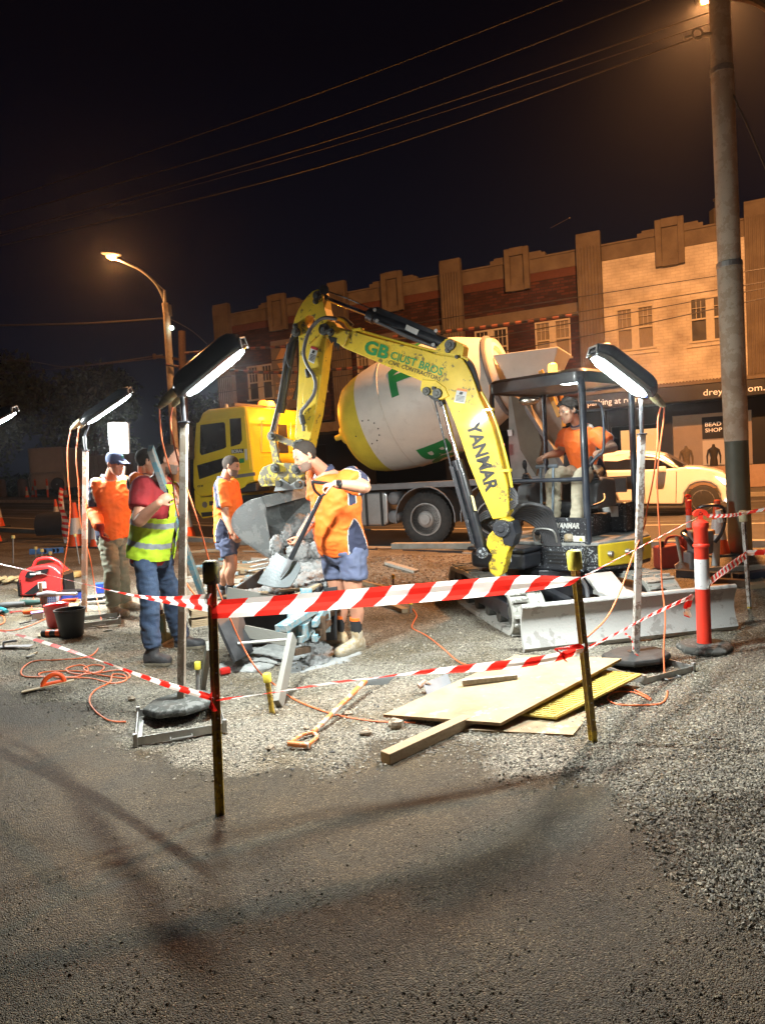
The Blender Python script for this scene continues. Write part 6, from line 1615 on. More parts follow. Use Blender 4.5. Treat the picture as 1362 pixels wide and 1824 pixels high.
# --- man shovelling
lt=GP(598,1172);rt=GP(572,1150);
J=jn(head=(543,812,5.68),neck=(577,838,5.86),ls=(622,853,5.70),rs=(566,848,6.06),le=(650,868,5.42),lw=(598,862,5.30),re=(566,912,5.88),rw=(534,955,5.70),
 pel=(612,972,5.95),lh=(628,990,5.86),rh=(596,988,6.05),lk=(631,1072,5.84),rk=(604,1072,6.02),la=(636,1135,5.86),ra=(604,1130,6.05),lt=lt,rt=rt)
J['lhd']=V((-1,.05,-.10));J['lpn']=V((-.2,.2,-1));J['rhd']=V((-.5,-.3,-.8));J['rpn']=V((-.5,.4,.3))
p1,_=person('stocky man in orange and navy polo and blue shorts scooping concrete with a shovel',J,(-.74,-.62,0),(-.80,-.40,-.42),dict(trou='short',lowm=M_short,bulk=1.13,arm=1.12,belly=.07,bootm=M_tan,sockband=1,beard=1,hairline=.088,lcurl=.9,rcurl=.95,hem=.17,slg=.5,chest=at(597,885,5.86)))
c=J['lw'].lerp(J['le'],.10);dd=(J['le']-J['lw']).normalized();mb=MB();mb.tube([c-dd*.012,c+dd*.012],[.036,.036],16);wa=mb.build('watch',M_dec,p1,smooth=50);mb=MB();mb.obox(c+V((-.0,-.034,.012)),dd*.019,V((0,.006,.002)),V((0,-.003,.021)));mb.build('watch_face',M_blk,wa,bevel=.004)
c=J['rw'].lerp(J['re'],.42);dd=(J['re']-J['rw']).normalized();mb=MB();rs=random.Random(4)
for k in range(26):
    a=-1.9+rs.random()*1.5;s=(rs.random()-.5)*.13;x,y,z=frame(dd);r=.0475
    q=c+dd*s+ (V((math.sin(a)*.0,-1,0))*math.cos(a+1.1)+V((-1,0,0))*math.sin(a+1.1)*-1)*r*1.06;mb.ell(q,V((.006,0,0)),V((0,.003,0)),V((0,0,.007)),6,4)
mb.build('tattoo',mat('tattoo_ink',(.10,.10,.12),.6,0,.2,20),p1)
# shovel in his hands
sh=thing('shovel','long black handled shovel pushed into the concrete by the stocky man','shovel',at(515,1040,5.7))
A=at(572,884,5.42);B=at(518,995,5.66);mb=MB();mb.tube([A,A.lerp(B,.5),B],[.017,.019,.022],12);mb.build('shaft',M_exb2,sh,smooth=True)
mb=MB();t1,t2=at(556,858,5.30),at(588,862,5.34);mb.tube(spline([A,at(561,874,5.38),t1],4),.011,8);mb.tube(spline([A,at(582,876,5.4),t2],4),.011,8);mb.cyl(t1,t2,.014);mb.build('grip',M_blk,sh,smooth=True)
mb=MB();R=[]
for q,(a,b_) in enumerate([((492,984),(531,1000)),((482,1000),(536,1010)),((472,1015),(528,1028)),((458,1038),(516,1045))]):
    P=at(*a,5.78-.02*q);Q=at(*b_,5.68-.02*q);R.append([P,P.lerp(Q,.25)+V((0,.02,-.018)),P.lerp(Q,.5)+V((0,.03,-.025)),P.lerp(Q,.75)+V((0,.02,-.018)),Q])
R2=[[p+V((.002,.012,-.008)) for p in r] for r in R];mb.rings([r+s[::-1] for r,s in zip(R,R2)]);b_=mb.build('blade',mat('shovel_steel',(.20,.225,.235),.45,.3,.5,12,bump=.3,dcol=(.2,.21,.21)),sh,smooth=60)
mb=MB();mb.tube([B,at(512,1010,5.66),at(500,1028,5.68)],[.022,.018,.006],8);mb.build('socket',M_chs,b_,smooth=True)
# --- man in lime vest
J=jn(head=(300,818,5.62),neck=(283,850,5.66),ls=(288,866,5.86),rs=(256,868,5.50),re=(247,928,5.36),rw=(283,896,5.24),le=(306,930,5.86),lw=(317,893,5.62),
 pel=(270,980,5.70),lh=(284,995,5.80),rh=(258,995,5.58),lk=(308,1072,5.98),rk=(268,1080,5.56),la=(326,1138,6.12),ra=(272,1156,5.60),lt=GP(366,1156),rt=GP(306,1188))
J['rhd']=V((.75,.25,.5));J['rpn']=V((.3,.9,.1));J['lhd']=V((-.3,.1,.9));J['lpn']=V((-.8,-.5,0))
person('man in a lime yellow vest, red T-shirt and jeans holding a blue timber',J,(.96,.12,0),(.93,.10,-.25),dict(trou='long',lowm=M_jean,bulk=.93,arm=1.08,style='red',vest=1,bootm=M_dkb,hairline=.10,beard=1,rcurl=.9,lcurl=.8,hem=.02,skin=M_skin,lwr=.013,bs=1.12))
tb=thing('timber','blue treated timber length held upright by the man in the lime vest','timber',at(368,1088,6.3))
mb=MB();A=at(268,798,5.36);B=at(372,1092,6.35);mb.bar(A,B,.09,.04,V((1,0,.2)));o=mb.build('plank',M_wblue,tb,bevel=.003)
mb=MB();mb.bar(B+(A-B).normalized()*.02,B-(A-B).normalized()*.005,.10,.05,V((1,0,.2)));mb.build('end_cap',M_capy,tb)
# --- hidden man behind the vest
J=jn(head=(262,822,6.55),neck=(258,846,6.6),ls=(284,858,6.8),rs=(244,860,6.45),re=(262,905,6.5),rw=(300,930,6.5),le=(306,900,6.8),lw=(318,945,6.6),
 pel=(272,958,6.6),lh=(283,970,6.7),rh=(262,970,6.5),lk=(300,1040,6.8),rk=(272,1042,6.4),la=(312,1092,6.9),ra=(284,1106,6.3),lt=GP(330,1125),rt=GP(302,1140))
person('man with cropped hair in orange, mostly hidden behind the man in the lime vest',J,(.8,.3,0),(.85,.4,-.2),dict(trou='short',lowm=M_nv,bulk=.98,bootm=M_grnb,hem=.13,bs=1.2))
# --- man in blue cap
J=jn(head=(206,826,7.38),neck=(195,850,7.55),ls=(220,862,7.76),rs=(173,866,7.45),re=(166,908,7.45),rw=(179,940,7.22),le=(226,908,7.85),lw=(228,945,7.7),
 pel=(201,950,7.62),lh=(212,962,7.72),rh=(192,963,7.54),lk=(218,1025,7.76),rk=(200,1024,7.42),la=(222,1073,7.95),ra=(203,1080,7.52),lt=GP(248,1088),rt=GP(230,1102))
J['rhd']=V((.15,-.1,-1));J['rpn']=V((.9,.2,0))
pc,_=person('older man in a blue cap and long sleeved orange jumper with a red glove',J,(.62,-.72,0),(.80,-.42,-.22),dict(trou='long',lowm=M_khk,bulk=.98,sleeve='long',cap=M_cap,bootm=M_tan,hem=.13,lwr=.016,wr=.013,bs=1.12,hairline=.08))
mb=MB();hand(mb,J['rw'],J['rhd'],J['rpn'],.45,1.16,-1,r=.0115);mb.tube([J['rw']+V((0,0,.04)),J['rw']-V((0,0,.03))],[.04,.042],12);garment('glove',mb,.007,M_glove,pc)
# --- man behind the bucket
J=jn(head=(412,830,8.08),neck=(400,853,8.16),ls=(412,866,8.36),rs=(395,868,8.0),re=(402,918,7.95),rw=(414,950,7.86),le=(425,915,8.4),lw=(432,950,8.2),
 pel=(405,958,8.18),lh=(409,966,8.27),rh=(403,967,8.09),lk=(405,1012,8.35),rk=(414,1008,8.06),la=(395,1050,8.5),ra=(409,1052,8.15),lt=GP(412,1062),rt=GP(428,1068))
J['rhd']=V((.4,-.1,-.9));J['rpn']=V((.6,.7,0))
person('bearded young man in orange polo and shorts standing beside the raised bucket',J,(.93,.05,0),(.93,-.05,-.25),dict(trou='short',lowm=M_short,bulk=.93,bootm=M_dkb,beard=1,hem=.13,hairline=.06,slen=.7))
# --- driver
J=jn(head=(1011,731,7.08),neck=(1031,757,7.18),ls=(1066,776,6.98),rs=(1008,778,7.42),re=(997,806,7.38),rw=(972,812,7.20),le=(1092,797,6.80),lw=(1074,803,6.72),
 pel=(1048,838,7.32),lh=(1058,845,7.20),rh=(1036,845,7.42),lk=(1034,852,6.78),rk=(985,848,7.06),la=(1024,895,6.70),ra=(980,896,6.98),lt=at(1006,917,6.60),rt=at(962,916,6.90))
J['lt'].z=J['rt'].z=.745;J['la'].z=J['ra'].z=.86
J['rhd']=V((-.7,-.4,-.2));J['rpn']=V((-.2,0,-1));J['lhd']=V((-.8,-.3,-.1));J['lpn']=V((-.1,0,-1))
person('excavator driver with curly black hair, orange polo and stone trousers, seated at the levers',J,(-.75,-.6,0),(-.88,-.35,-.30),dict(trou='long',lowm=M_stone,bulk=.95,skin=M_skind,hair=M_hair,hairthick=.018,hairline=.07,beard=0,bootm=M_tan,hem=.13,lcurl=.7,rcurl=.7,slen=.66,base=.745,lwr=.014))
# --- crouching helper hidden behind the shoveller
J=jn(head=(592,905,7.0),neck=(590,925,7.05),ls=(600,938,7.2),rs=(576,938,6.95),re=(572,962,6.85),rw=(577,980,6.7),le=(606,965,7.2),lw=(600,985,6.9),
 pel=(604,990,7.3),lh=(610,995,7.35),rh=(598,996,7.2),lk=(590,985,6.95),rk=(566,978,6.95),la=(604,1035,7.3),ra=(575,1030,7.2),lt=GP(590,1048),rt=GP(566,1046))
person('crouching worker in a lime vest almost hidden behind the stocky man',J,(-.5,-.85,0),(-.4,-.8,-.4),dict(trou='long',lowm=M_nv,bulk=.95,style='red',vest=1,bootm=M_dkb,hem=.03))
# ================================================================= SITE PROPS
M_picket=speckmat('painted_picket',(.32,.21,.07),(.5,.36,.05),26,.52,.7,.6)
M_picky=speckmat('yellow_picket',(.6,.42,.05),(.06,.04,.02),30,.5,.6,.6)
def picket(lab,base,top,cap=M_capy,low=0.3,m1=None,holes=True,w=.024):
    t=thing('picket',lab,'picket',base,'steel pickets holding the barrier tape');d=(top-base)
    a=base-V((0,0,.06));x=V((1,-.35,0)).normalized();y=V((.35,1,0)).normalized();mid=base.lerp(top,low)
    for A,B,m,nm in((a,mid,M_picky,'lower_section'),(mid,top,m1 or M_picket,'upper_section')):
        mb=MB();mb.obox((A+B)/2,x*w,y*.003,(B-A)/2);mb.obox((A+B)/2-y*.012,x*.0035,y*.011,(B-A)/2);mb.build(nm,m,t,bevel=.0015)
    if holes:
        mb=MB()
        for k in range(9):
            c=base.lerp(top,.12+.09*k)+x*.012-y*.0035;mb.cyl(c,c-y*.002,.0045,None,8)
        mb.build('hole_marker',M_sticker,t)
    if cap:
        mb=MB();u=d.normalized();mb.tube([top-u*.09,top-u*.085,top+u*.004,top+u*.014],[.034,.038,.038,.028],14);mb.build('cap',cap,t,smooth=50)
    return t
S1=gp(391,1450);S1t=at(376,1004,3.13);picket('black picket with a yellow lower half, nearest the camera',S1,S1t,speckmat('dark_yellow_cap',(.40,.32,.04),(.03,.025,.02),12,.42,.9,.6),.34)
S2b=gp(1056,1322);S2t=at(1021,985,S2b.y);picket('black picket standing by the yellow tactile sheet',S2b,S2t,M_capy,.06)
WS=gp(1334,1085);WSt=at(1322,912,WS.y);picket('white picket with a cream cap at the right edge',WS,WSt,mat('cream_cap',(.5,.45,.28),.6,0,.3,20),.02,M_postw,False,.02)
M_peg=mat('steel_peg',(.34,.34,.33),.5,.6,.5,20)
def peg(lab,u,vt,vb,capm=M_capy,m=None,ub=None,r=.011,cr=.022,ch=.05):
    b=gnd(ub or u,vb);b.z=gh(b.x,b.y);tp_=at(u,vt,b.y);t=thing('peg',lab,'peg',b,'capped pegs around the formwork')
    MB().cyl(b-V((0,0,.05)),tp_,r,None,10).build('shaft',m or M_peg,t,smooth=50)
    d=(tp_-b).normalized();mb=MB();mb.tube([tp_-d*ch*.8,tp_-d*ch*.75,tp_+d*.008,tp_+d*.014],[cr*.85,cr,cr,cr*.75],12);mb.build('cap',capm,t,smooth=50)
M_capc=mat('cream_yellow_cap',(.62,.55,.22),.6,0,.3,20)
peg('short steel peg with a yellow cap between the nearest work light and its picket',352,1182,1242,r=.014,cr=.023)
peg('rusty stake with a yellow cap under the white brace',475,1203,1272,ub=486,m=M_picky,r=.017,cr=.027,ch=.055)
peg('tall thin peg with a cream cap at the far left',24,955,1005,M_capc,r=.012,cr=.03);peg('short peg left of the pair, in front of the blue level',64,975,993,M_capc,cr=.03);peg('peg with a cream cap against the blue level',75,979,1000,M_capc,cr=.03);peg('stubby peg right of the blue level middle',90,984,998,M_capc,cr=.03)
peg('leaning peg with a pale cap behind the work light post',134,952,1006,M_capc,ub=143,cr=.026);peg('small brown stake with a square cap on the rubble',700,1025,1050,M_picky,M_rust,cr=.022);peg('little steel peg just under the barrier tape',731,1070,1094,M_capy,cr=.022)
peg('cream capped peg left of the truck bumper',469,0,0) if 0 else None
# ---- barrier tape
def tape(lab,pts,wd,stripe=.11,shear=.05,wv=None,tw=None,seed=0,name='barrier_tape',curl=.012):
    """pts world path ; wd width (float or list) ; wv list of width directions"""
    P=spline(pts,10);L=[0]
    for i in range(1,len(P)):L.append(L[-1]+(P[i]-P[i-1]).length)
    tot=L[-1]
    def ev(d):
        d=max(0,min(tot,d))
        for i in range(1,len(P)):
            if L[i]>=d:
                k=(d-L[i-1])/max(1e-6,L[i]-L[i-1]);return P[i-1].lerp(P[i],k),(P[i]-P[i-1]).normalized(),d/tot
        return P[-1],(P[-1]-P[-2]).normalized(),1
    mb=MB();n=int(tot/stripe)+2;C=5;sub=3
    def pnt(d,c):
        q=c/(C-1)-.5;p,tn,k=ev(d+shear*q*2)
        w_=wd if isinstance(wd,(int,float)) else wd[0]+(wd[1]-wd[0])*k if len(wd)==2 else np.interp(k,np.linspace(0,1,len(wd)),wd)
        u=V((0,0,1));u=(u-tn*u.dot(tn)).normalized();s=tn.cross(u)
        a=(tw(k) if tw else .0)+.15*math.sin(d*3+seed);dr=u*math.cos(a)+s*math.sin(a)
        return p+dr*w_*q+s*curl*math.sin(q*7+d*2.3+seed)*(w_/.09)
    for i in range(n):
        for j in range(sub):
            d0=(i+j/sub)*stripe;d1=(i+(j+1)/sub)*stripe
            if d0>tot:break
            d1=min(d1,tot+.001)
            for c in range(C-1):mb.add([pnt(d0,c),pnt(d1,c),pnt(d1,c+1),pnt(d0,c+1)],[(0,1,2,3)],(i+seed)%2)
    o=mb.build(name,[M_tred,M_twht],fixn=False,smooth=False);o.data.polygons.foreach_set('use_smooth',[True]*len(o.data.polygons))
    tag(o,lab,'barrier tape','red and white barrier tape');return o
ya=S1.y-.03;yb=S2b.y-.03
tape('wide upper barrier tape between the two black pickets',[at(378,1086,ya),at(500,1078,ya+.1),at(640,1066,ya+.22),at(800,1052,ya+.36),at(930,1040,yb-.1),at(1030,1034,yb)],[.085,.098,.10,.10,.095,.05],.115,.045,seed=0,tw=lambda k:.15+.9*max(0,k-.82)*3)
tape('upper barrier tape running from the left edge to the nearest picket',[at(-20,1001,4.9),at(60,1018,4.6),at(200,1052,4.1),at(285,1068,3.6),at(378,1076,ya)],[.03,.02,.02,.06,.095],.10,.04,tw=lambda k:1.45-1.3*k*k,seed=1)
tape('twisted lower barrier tape from the left edge to the nearest picket',[at(-20,1118,4.4),at(70,1142,4.15),at(190,1181,3.75),at(290,1216,3.4),at(380,1243,ya)],.05,.09,.025,tw=lambda k:.9+.5*math.sin(k*5),seed=1)
tape('lower barrier tape crossing in front of the shovel to the second picket',[at(385,1247,ya),at(470,1236,ya+.12),at(600,1216,ya+.28),at(740,1199,ya+.42),at(900,1184,ya+.5),at(990,1170,yb),at(1042,1152,yb)],[.03,.045,.075,.06,.05,.04],.10,.03,tw=lambda k:.6+.7*math.sin(k*4+.5),seed=0)
Yb=5.2
tape('thin tape rising from the second picket to the top of the near bollard',[at(1030,1033,yb),at(1100,995,4.1),at(1180,953,4.7),at(1247,919,Yb-.05)],.035,.09,.02,tw=lambda k:1.1,seed=1)
tape('lower tape from the second picket past the blade to the near bollard',[at(1042,1156,yb),at(1100,1128,4.05),at(1160,1095,4.6),at(1230,1062,Yb-.07)],.05,.09,.025,tw=lambda k:.7,seed=0)
tape('tape sloping up from the near bollard to the white picket',[at(1262,1040,Yb),at(1295,1012,5.9),at(1327,988,6.5)],.07,.08,.03,seed=1)
tape('short level tape from the white picket out of the frame',[at(1326,985,6.5),at(1375,983,6.2)],.05,.12,.03,seed=1)
tape('high thin tape from the near bollard past the white picket',[at(1258,919,Yb-.05),at(1300,918,5.9),at(1325,914,6.4),at(1372,905,6.1)],.03,.10,.02,seed=0)
tape('loose tape tail knotted on the second picket',[at(1038,1150,yb-.02),at(1005,1158,yb-.03),at(990,1152,yb-.04),at(988,1166,yb-.03),at(996,1186,yb-.04),at(1008,1178,yb-.03),at(1000,1163,yb-.03)],.035,.5,.02,seed=0,name='tape_tail')
tape('tape tail hanging from the tie on the near bollard',[at(1232,1058,Yb-.08),at(1226,1070,Yb-.1),at(1222,1085,Yb-.1),at(1226,1100,Yb-.1)],.05,.06,.02,seed=1,name='tape_tail')
tape('red tape wrap hanging at the foot of the nearest picket join',[at(372,1238,ya-.01),at(392,1242,ya-.03),at(386,1256,ya-.03),at(377,1266,ya-.02)],.035,.4,.02,seed=0,name='tape_tail')
tape('thin tape tail dangling beside the work light post',[at(1112,1128,4.0),at(1124,1138,4.1),at(1128,1158,4.2),at(1135,1168,4.2)],.014,.04,.01,seed=0,name='tape_tail')
# ---- bollards & cones near
bollard(gp(1254,1160),'near red and white T top bollard on an octagonal rubber base',1.09,None,near=True)
bollard(gnd(1228,985),'second red and white bollard, behind the near one in front of the white car',.88,None,near=True,nobase=True)
cone(gnd(1279,990),'red traffic cone behind the near bollard, right of the second bollard',.80,None)
cone(gnd(102,928),'single orange cone standing behind the spare steel bucket',.68,'traffic cones on the left')
cone(gnd(-3,940),'orange cone cut by the left photo edge',.92,'traffic cones on the left');cone(gnd(-8,968),'red cone in front of the one at the left edge',.72,'traffic cones on the left')
cone(gnd(138,975),'tall red cone with a wide white band behind the work light post',.92,'traffic cones on the left');cone(gnd(172,976),'red cone beside the capped man’s glove',.62,'traffic cones on the left')
cone(gnd(334,962),'cone between the lime vest man and the truck bumper',1.0,'traffic cones on the left')
q=gnd(118,968);o=MB();o.bar(q,q+V((-.15,.3,1.15)),.07,.07);o=o.build('striped_post',M_wht);tag(o,'post wrapped in red and white tape behind the left cones','post')
tape('tape wound down the striped post behind the left cones',[q+V((-.15+.05,.25,1.2)),q+V((-.05,.0,.85)),q+V((.05,-.1,.5)),q+V((.12,-.1,.1))],.22,.07,.05,seed=0)
q=gnd(150,972);MBb=MB();MBb.box(q+V((.1,.25,.45)),(.62,.04,.85));o=MBb.build('road_sign',M_chs,bevel=.02);tag(o,'grey back of a temporary road sign behind the cones','sign')
q=gnd(100,963);t=thing('spare_bucket','dark spare digging bucket lying on the road left of the cones','bucket',q)
mb=MB();R=[]
for k in range(11):
    a=math.radians(20+200*k/10);R.append([q+V((-.42,.25+.33*math.cos(a),.33+.31*math.sin(a))),q+V((.42,.15+.33*math.cos(a),.33+.31*math.sin(a))),q+V((.42,.15+.3*math.cos(a),.33+.28*math.sin(a))),q+V((-.42,.25+.3*math.cos(a),.33+.28*math.sin(a)))])
mb.rings(R);mb.build('shell',M_chd,t,smooth=50);mb=MB()
for x,o_ in((-.42,.25),(.42,.15)):mb.prism([q+V((x,o_+.33*math.cos(math.radians(20+20*k)),.33+.31*math.sin(math.radians(20+20*k)))) for k in range(11)],V((.02,0,0)))
mb.tube([q+V((-.43,.1,.25)),q+V((.43,0,.25))],.03,8);mb.build('side_plate',M_chd,t,bevel=.006)
# blue level on the kerb
q0,q1=gp(53,989),gp(114,985);t=thing('spirit_level','long blue spirit level leaning on the kerb at the left','level',q0)
M_lvl=mat('level_blue',(.03,.14,.42),.4,0,.2,9)
mb=MB();mb.bar(q0+V((0,0,.05)),q1+V((0,0,.05)),.03,.11,V((0,0,1)));mb.build('frame',M_lvl,t,bevel=.004)
mb=MB()
for k in(.45,.7,.82):c=q0.lerp(q1,k)+V((0,-.017,.05));mb.cyl(c,c-V((0,.004,0)),.042,None,14)
mb.build('vial_hole',M_blk,t)
# ---- generator
q=gp(76,1066);t=thing('generator','red suitcase generator with a carry handle among the tools','generator',q)
M_gen=mat('generator_red',(.55,.03,.03),.35,0,.2,6,coat=.3,dcol=(.3,.05,.04))
def gx_(x,y,z):return q+V((x,y,z))
prof=[(-.27,.03),(-.275,.26),(-.24,.34),(-.12,.385),(.0,.40),(.12,.40),(.2,.36),(.27,.28),(.275,.03)]
mb=MB();mb.prism([gx_(x,-.02,z) for x,z in prof],V((0,.29,0)));gb=mb.build('body',M_gen,t,bevel=.03,seg=3)
mb=MB();mb.prism([gx_(x,-.012,z) for x,z in prof[-2:]+[(.275,.30),(.30,.26),(.30,.03)]],V((0,.27,0)));mb.prism([gx_(-.30,0,.03),gx_(-.27,0,.03),gx_(-.27,0,.27),gx_(-.30,0,.2)],V((0,.25,0)));mb.build('end_cover',M_blk,t,bevel=.01)
mb=MB();mb.tube(spline([gx_(-.14,.12,.36),gx_(-.09,.12,.45),gx_(.0,.12,.475),gx_(.1,.12,.465),gx_(.2,.12,.40),gx_(.24,.12,.32)],5),.022,10);mb.build('handle',M_gen,t,smooth=True)
mb=MB();mb.prism([gx_(-.17,-.05,.27),gx_(-.13,-.05,.335),gx_(.13,-.05,.36),gx_(.10,-.05,.30),gx_(-.03,-.05,.29),gx_(-.1,-.05,.25)],V((0,.02,0)));mb.prism([gx_(-.2,-.05,.06),gx_(-.02,-.05,.18),gx_(.08,-.05,.22),gx_(.0,-.05,.10),gx_(-.08,-.05,.05)],V((0,.02,0)));mb.build('graphic_panel',M_blk,t)
mb=MB();mb.box(gx_(-.06,-.055,.305),(.07,.012,.02));mb.box(gx_(.01,-.055,.315),(.05,.012,.03));mb.box(gx_(.04,-.055,.16),(.10,.01,.08));mb.build('label',M_sticker,t)
mb=MB()
for k in range(7):mb.obox(gx_(-.245,-.045,.07+.026*k),V((.02,0,.006)),V((0,.008,0)),V((0,0,.006)))
mb.build('vent',M_dec,t)
for x in(-.2,.2):MB().cyl(gx_(x,.1,0),gx_(x,.1,.04),.03).build('foot',M_rub,t)
# ---- buckets
q=gp(129,1136);t=thing('bucket','black plastic bucket by the tools','bucket',q)
mb=MB();mb.lathe(q,[(.095,.0),(.105,.02),(.135,.25),(.145,.255),(.145,.27),(.13,.268),(.10,.03),(.02,.028)],n=28);mb.build('pail',mat('black_plastic',(.012,.012,.013),.4,0,.4,9),t,smooth=50)
q=gp(104,1116);t=thing('bucket','small red bucket tucked behind the black one','bucket',q)
mb=MB();mb.lathe(q,[(.09,0),(.1,.02),(.12,.22),(.125,.23),(.11,.22),(.09,.03),(.02,.03)],n=24);mb.build('pail',M_gen,t,smooth=50)
q=gp(92,1136)+V((0,0,.033));d=V((1,-.15,0)).normalized();t=thing('spray_can','orange and black spray can lying beside the black bucket','spray can',q)
mb=MB();mb.lathe(q-d*.09,[(.03,0),(.033,.01),(.033,.15)],d,16);mb.build('can',M_blk,t,smooth=50);mb=MB();mb.lathe(q+d*.06,[(.034,0),(.034,.04),(.028,.05)],d,16);mb.build('cap',M_ora,t,smooth=50)
mb=MB();mb.lathe(q-d*.09,[(.0335,.05),(.0335,.09)],d,16);mb.build('label',M_ora,t,smooth=50)
def prop(name,lab,cat,u,v,fn,mats,grp=None,bevel=.004):
    q=gp(u,v);mb=MB();fn(mb,q);o=mb.build(name,mats,None,loc=q,bevel=bevel);tag(o,lab,cat,grp);return o
def cbox(u,v,sz,rz,m,name,lab,cat,lid=None,h=0):
    q=gp(u,v)+V((0,0,h));t=thing(name,lab,cat,q);a=V((math.cos(rz),math.sin(rz),0));b=V((-a.y,a.x,0))
    MB().box(q+V((0,0,sz[2]/2)),sz,rz).build('body',m,t,bevel=.008)
    if lid:
        mb=MB();mb.box(q+V((0,0,sz[2]+.006)),(sz[0]+.01,sz[1]+.01,.012),rz);mb.build('lid',lid,t,bevel=.004)
    return t,q,a,b
t,q,a,b=cbox(126,1092,(.17,.10,.09),.15,M_ora,'carton','orange and white fastener carton on top of the cardboard by the black bucket','box',h=.06)
mb=MB();text(mb,'RAMSET',q-a*.06-b*.051+V((0,0,.05)),a,V((0,0,1)),.12,.022,-b,.002);mb.build('lettering',M_sticker,t);mb=MB();mb.obox(q-b*.0515+V((0,0,.02)),a*.075,b*.001,V((0,0,.014)));mb.build('white_band',M_sticker,t)
M_card=mat('cardboard',(.42,.29,.15),.85,0,.3,6)
t,q,a,b=cbox(118,1096,(.26,.18,.07),.2,M_card,'carton','open cardboard carton behind the black bucket','box')
mb=MB();mb.obox(q+V((0,.05,.11)),a*.13,V((0,.04,.03)),V((0,0,.002)));mb.build('flap',M_card,t)
t,q,a,b=cbox(128,1075,(.30,.16,.14),.1,mat('tool_case_blue',(.02,.05,.30),.45,0,.3,9),'tool_case','blue tool case behind the cardboard carton','tool case',M_blk)
mb=MB();mb.tube(spline([q-a*.07+V((0,-.08,.10)),q-a*.06+V((0,-.11,.12)),q+a*.06+V((0,-.11,.12)),q+a*.07+V((0,-.08,.10))],4),.012,8);mb.build('handle',M_blk,t,smooth=True)
cbox(180,1058,(.10,.10,.12),.3,MATS['tool_case_blue'],'plastic_jug','dark blue jug beside the capped man’s boots','jug',M_lvl)
cbox(170,1076,(.22,.16,.07),.1,M_blk,'tool_case','flat black case by the work light post','tool case',M_chs)
t,q,a,b=cbox(94,1085,(.15,.12,.15),.1,mat('tub_white_blue',(.35,.42,.55),.5,0,.2,9),'parts_tub','white tub with a dark blue dotted pattern among the tools','tub')
mb=MB()
for i in range(6):
    for j in range(6):mb.obox(q-b*.061+a*(-.06+.024*i)+V((0,0,.018+.023*j)),a*.006,b*.001,V((0,0,.006)))
mb.build('dot_pattern',MATS['tool_case_blue'],t)
cbox(68,1105,(.11,.09,.07),.5,M_sticker,'carton','small white and purple packet on the gravel by the red tool','box',mat('purple',(.35,.25,.5),.6,0,.1,9))
t,q,a,b=cbox(150,1030,(.01,.01,.01),0,M_capc,'measuring_tape','coiled yellow edging roll behind the generator','roll') if 0 else (None,)*4
q=gp(128,1030);t=thing('edging_roll','flat roll of yellow edging behind the generator','roll',q);mb=MB();mb.lathe(q,[(.13,0),(.14,.01),(.14,.07),(.13,.08),(.05,.078)],n=24);mb.build('roll',mat('roll_yellow',(.5,.36,.14),.7,0,.3,9),t,smooth=50);MB().lathe(q,[(.05,.06),(.05,.082)],n=16).build('core',M_gry,t)
def rags(mb,q):
    rs=random.Random(3)
    for k in range(26):
        c=q+V((rs.uniform(-.28,.28),rs.uniform(-.15,.15),rs.uniform(.02,.08)));mb.ell(c,V((rs.uniform(.04,.09),rs.uniform(-.03,.03),0)),V((0,rs.uniform(.03,.07),0)),V((0,rs.uniform(-.02,.02),rs.uniform(.015,.04))),8,6)
prop('cleaning_rags','pale yellow rags heaped on the gravel at the left edge','rags',18,1040,rags,mat('rag_yellow',(.55,.45,.24),.9,0,.4,14,bump=.6,bs=40),bevel=0)
# power tools
def tool(lab,u,v,m,ang,L,handle=True,disc=False,name='power_tool'):
    q=gp(u,v);t=thing(name,lab,'power tool',q,'power tools on the gravel');d=V((math.cos(ang),math.sin(ang),0));s=V((-d.y,d.x,0));z=V((0,0,.045))
    mb=MB();mb.tube([q+z-d*L*.5,q+z-d*L*.3,q+z,q+z+d*L*.25,q+z+d*L*.42,q+z+d*L*.5],[.022,.028,.034,.036,.03,.014],12);mb.build('motor_body',m,t,smooth=50)
    if handle:
        mb=MB();mb.tube([q+z-d*L*.2,q+z-d*L*.25+s*.10-V((0,0,.01)),q+z-d*L*.3+s*.14-V((0,0,.015))],[.024,.02,.024],10);mb.build('grip',M_blk,t,smooth=True)
    if disc:
        c=q+z+d*L*.48+V((0,0,-.03));mb=MB();mb.lathe(c,[(.06,0),(.06,.006)],n=20);mb.build('disc',M_chs,t)
    else:
        mb=MB();mb.cyl(q+z+d*L*.5,q+z+d*(L*.5+.14),.007);mb.build('drill_bit',M_steel,t)
    return t
tool('dark green angle grinder lying left of the generator foot',58,1082,mat('tool_green',(.02,.06,.05),.5,0,.2,12),math.radians(175),.34,False,True)
tool('black and grey tool at the far left of the grinder',22,1085,M_gry,math.radians(190),.28,False,False)
tool('orange tool lying between the grinder and the white packet',62,1100,M_ora,math.radians(5),.22,True,False)
tool('teal drill at the left photo edge',6,1098,mat('tool_teal',(.02,.22,.28),.5,0,.2,12),math.radians(140),.22,True,False)
q=gp(82,1094);t=thing('rotary_hammer','grey rotary hammer standing on its base in front of the generator','power tool',q)
mb=MB();mb.tube([q,q+V((0,0,.12)),q+V((0,0,.2))],[.035,.03,.034],12);mb.build('motor_body',M_gry,t,smooth=50);mb=MB();mb.tube([q+V((-.07,0,.2)),q+V((.04,0,.21)),q+V((.14,0,.20))],[.03,.038,.028],12);mb.build('gearbox',M_chs,t,smooth=50)
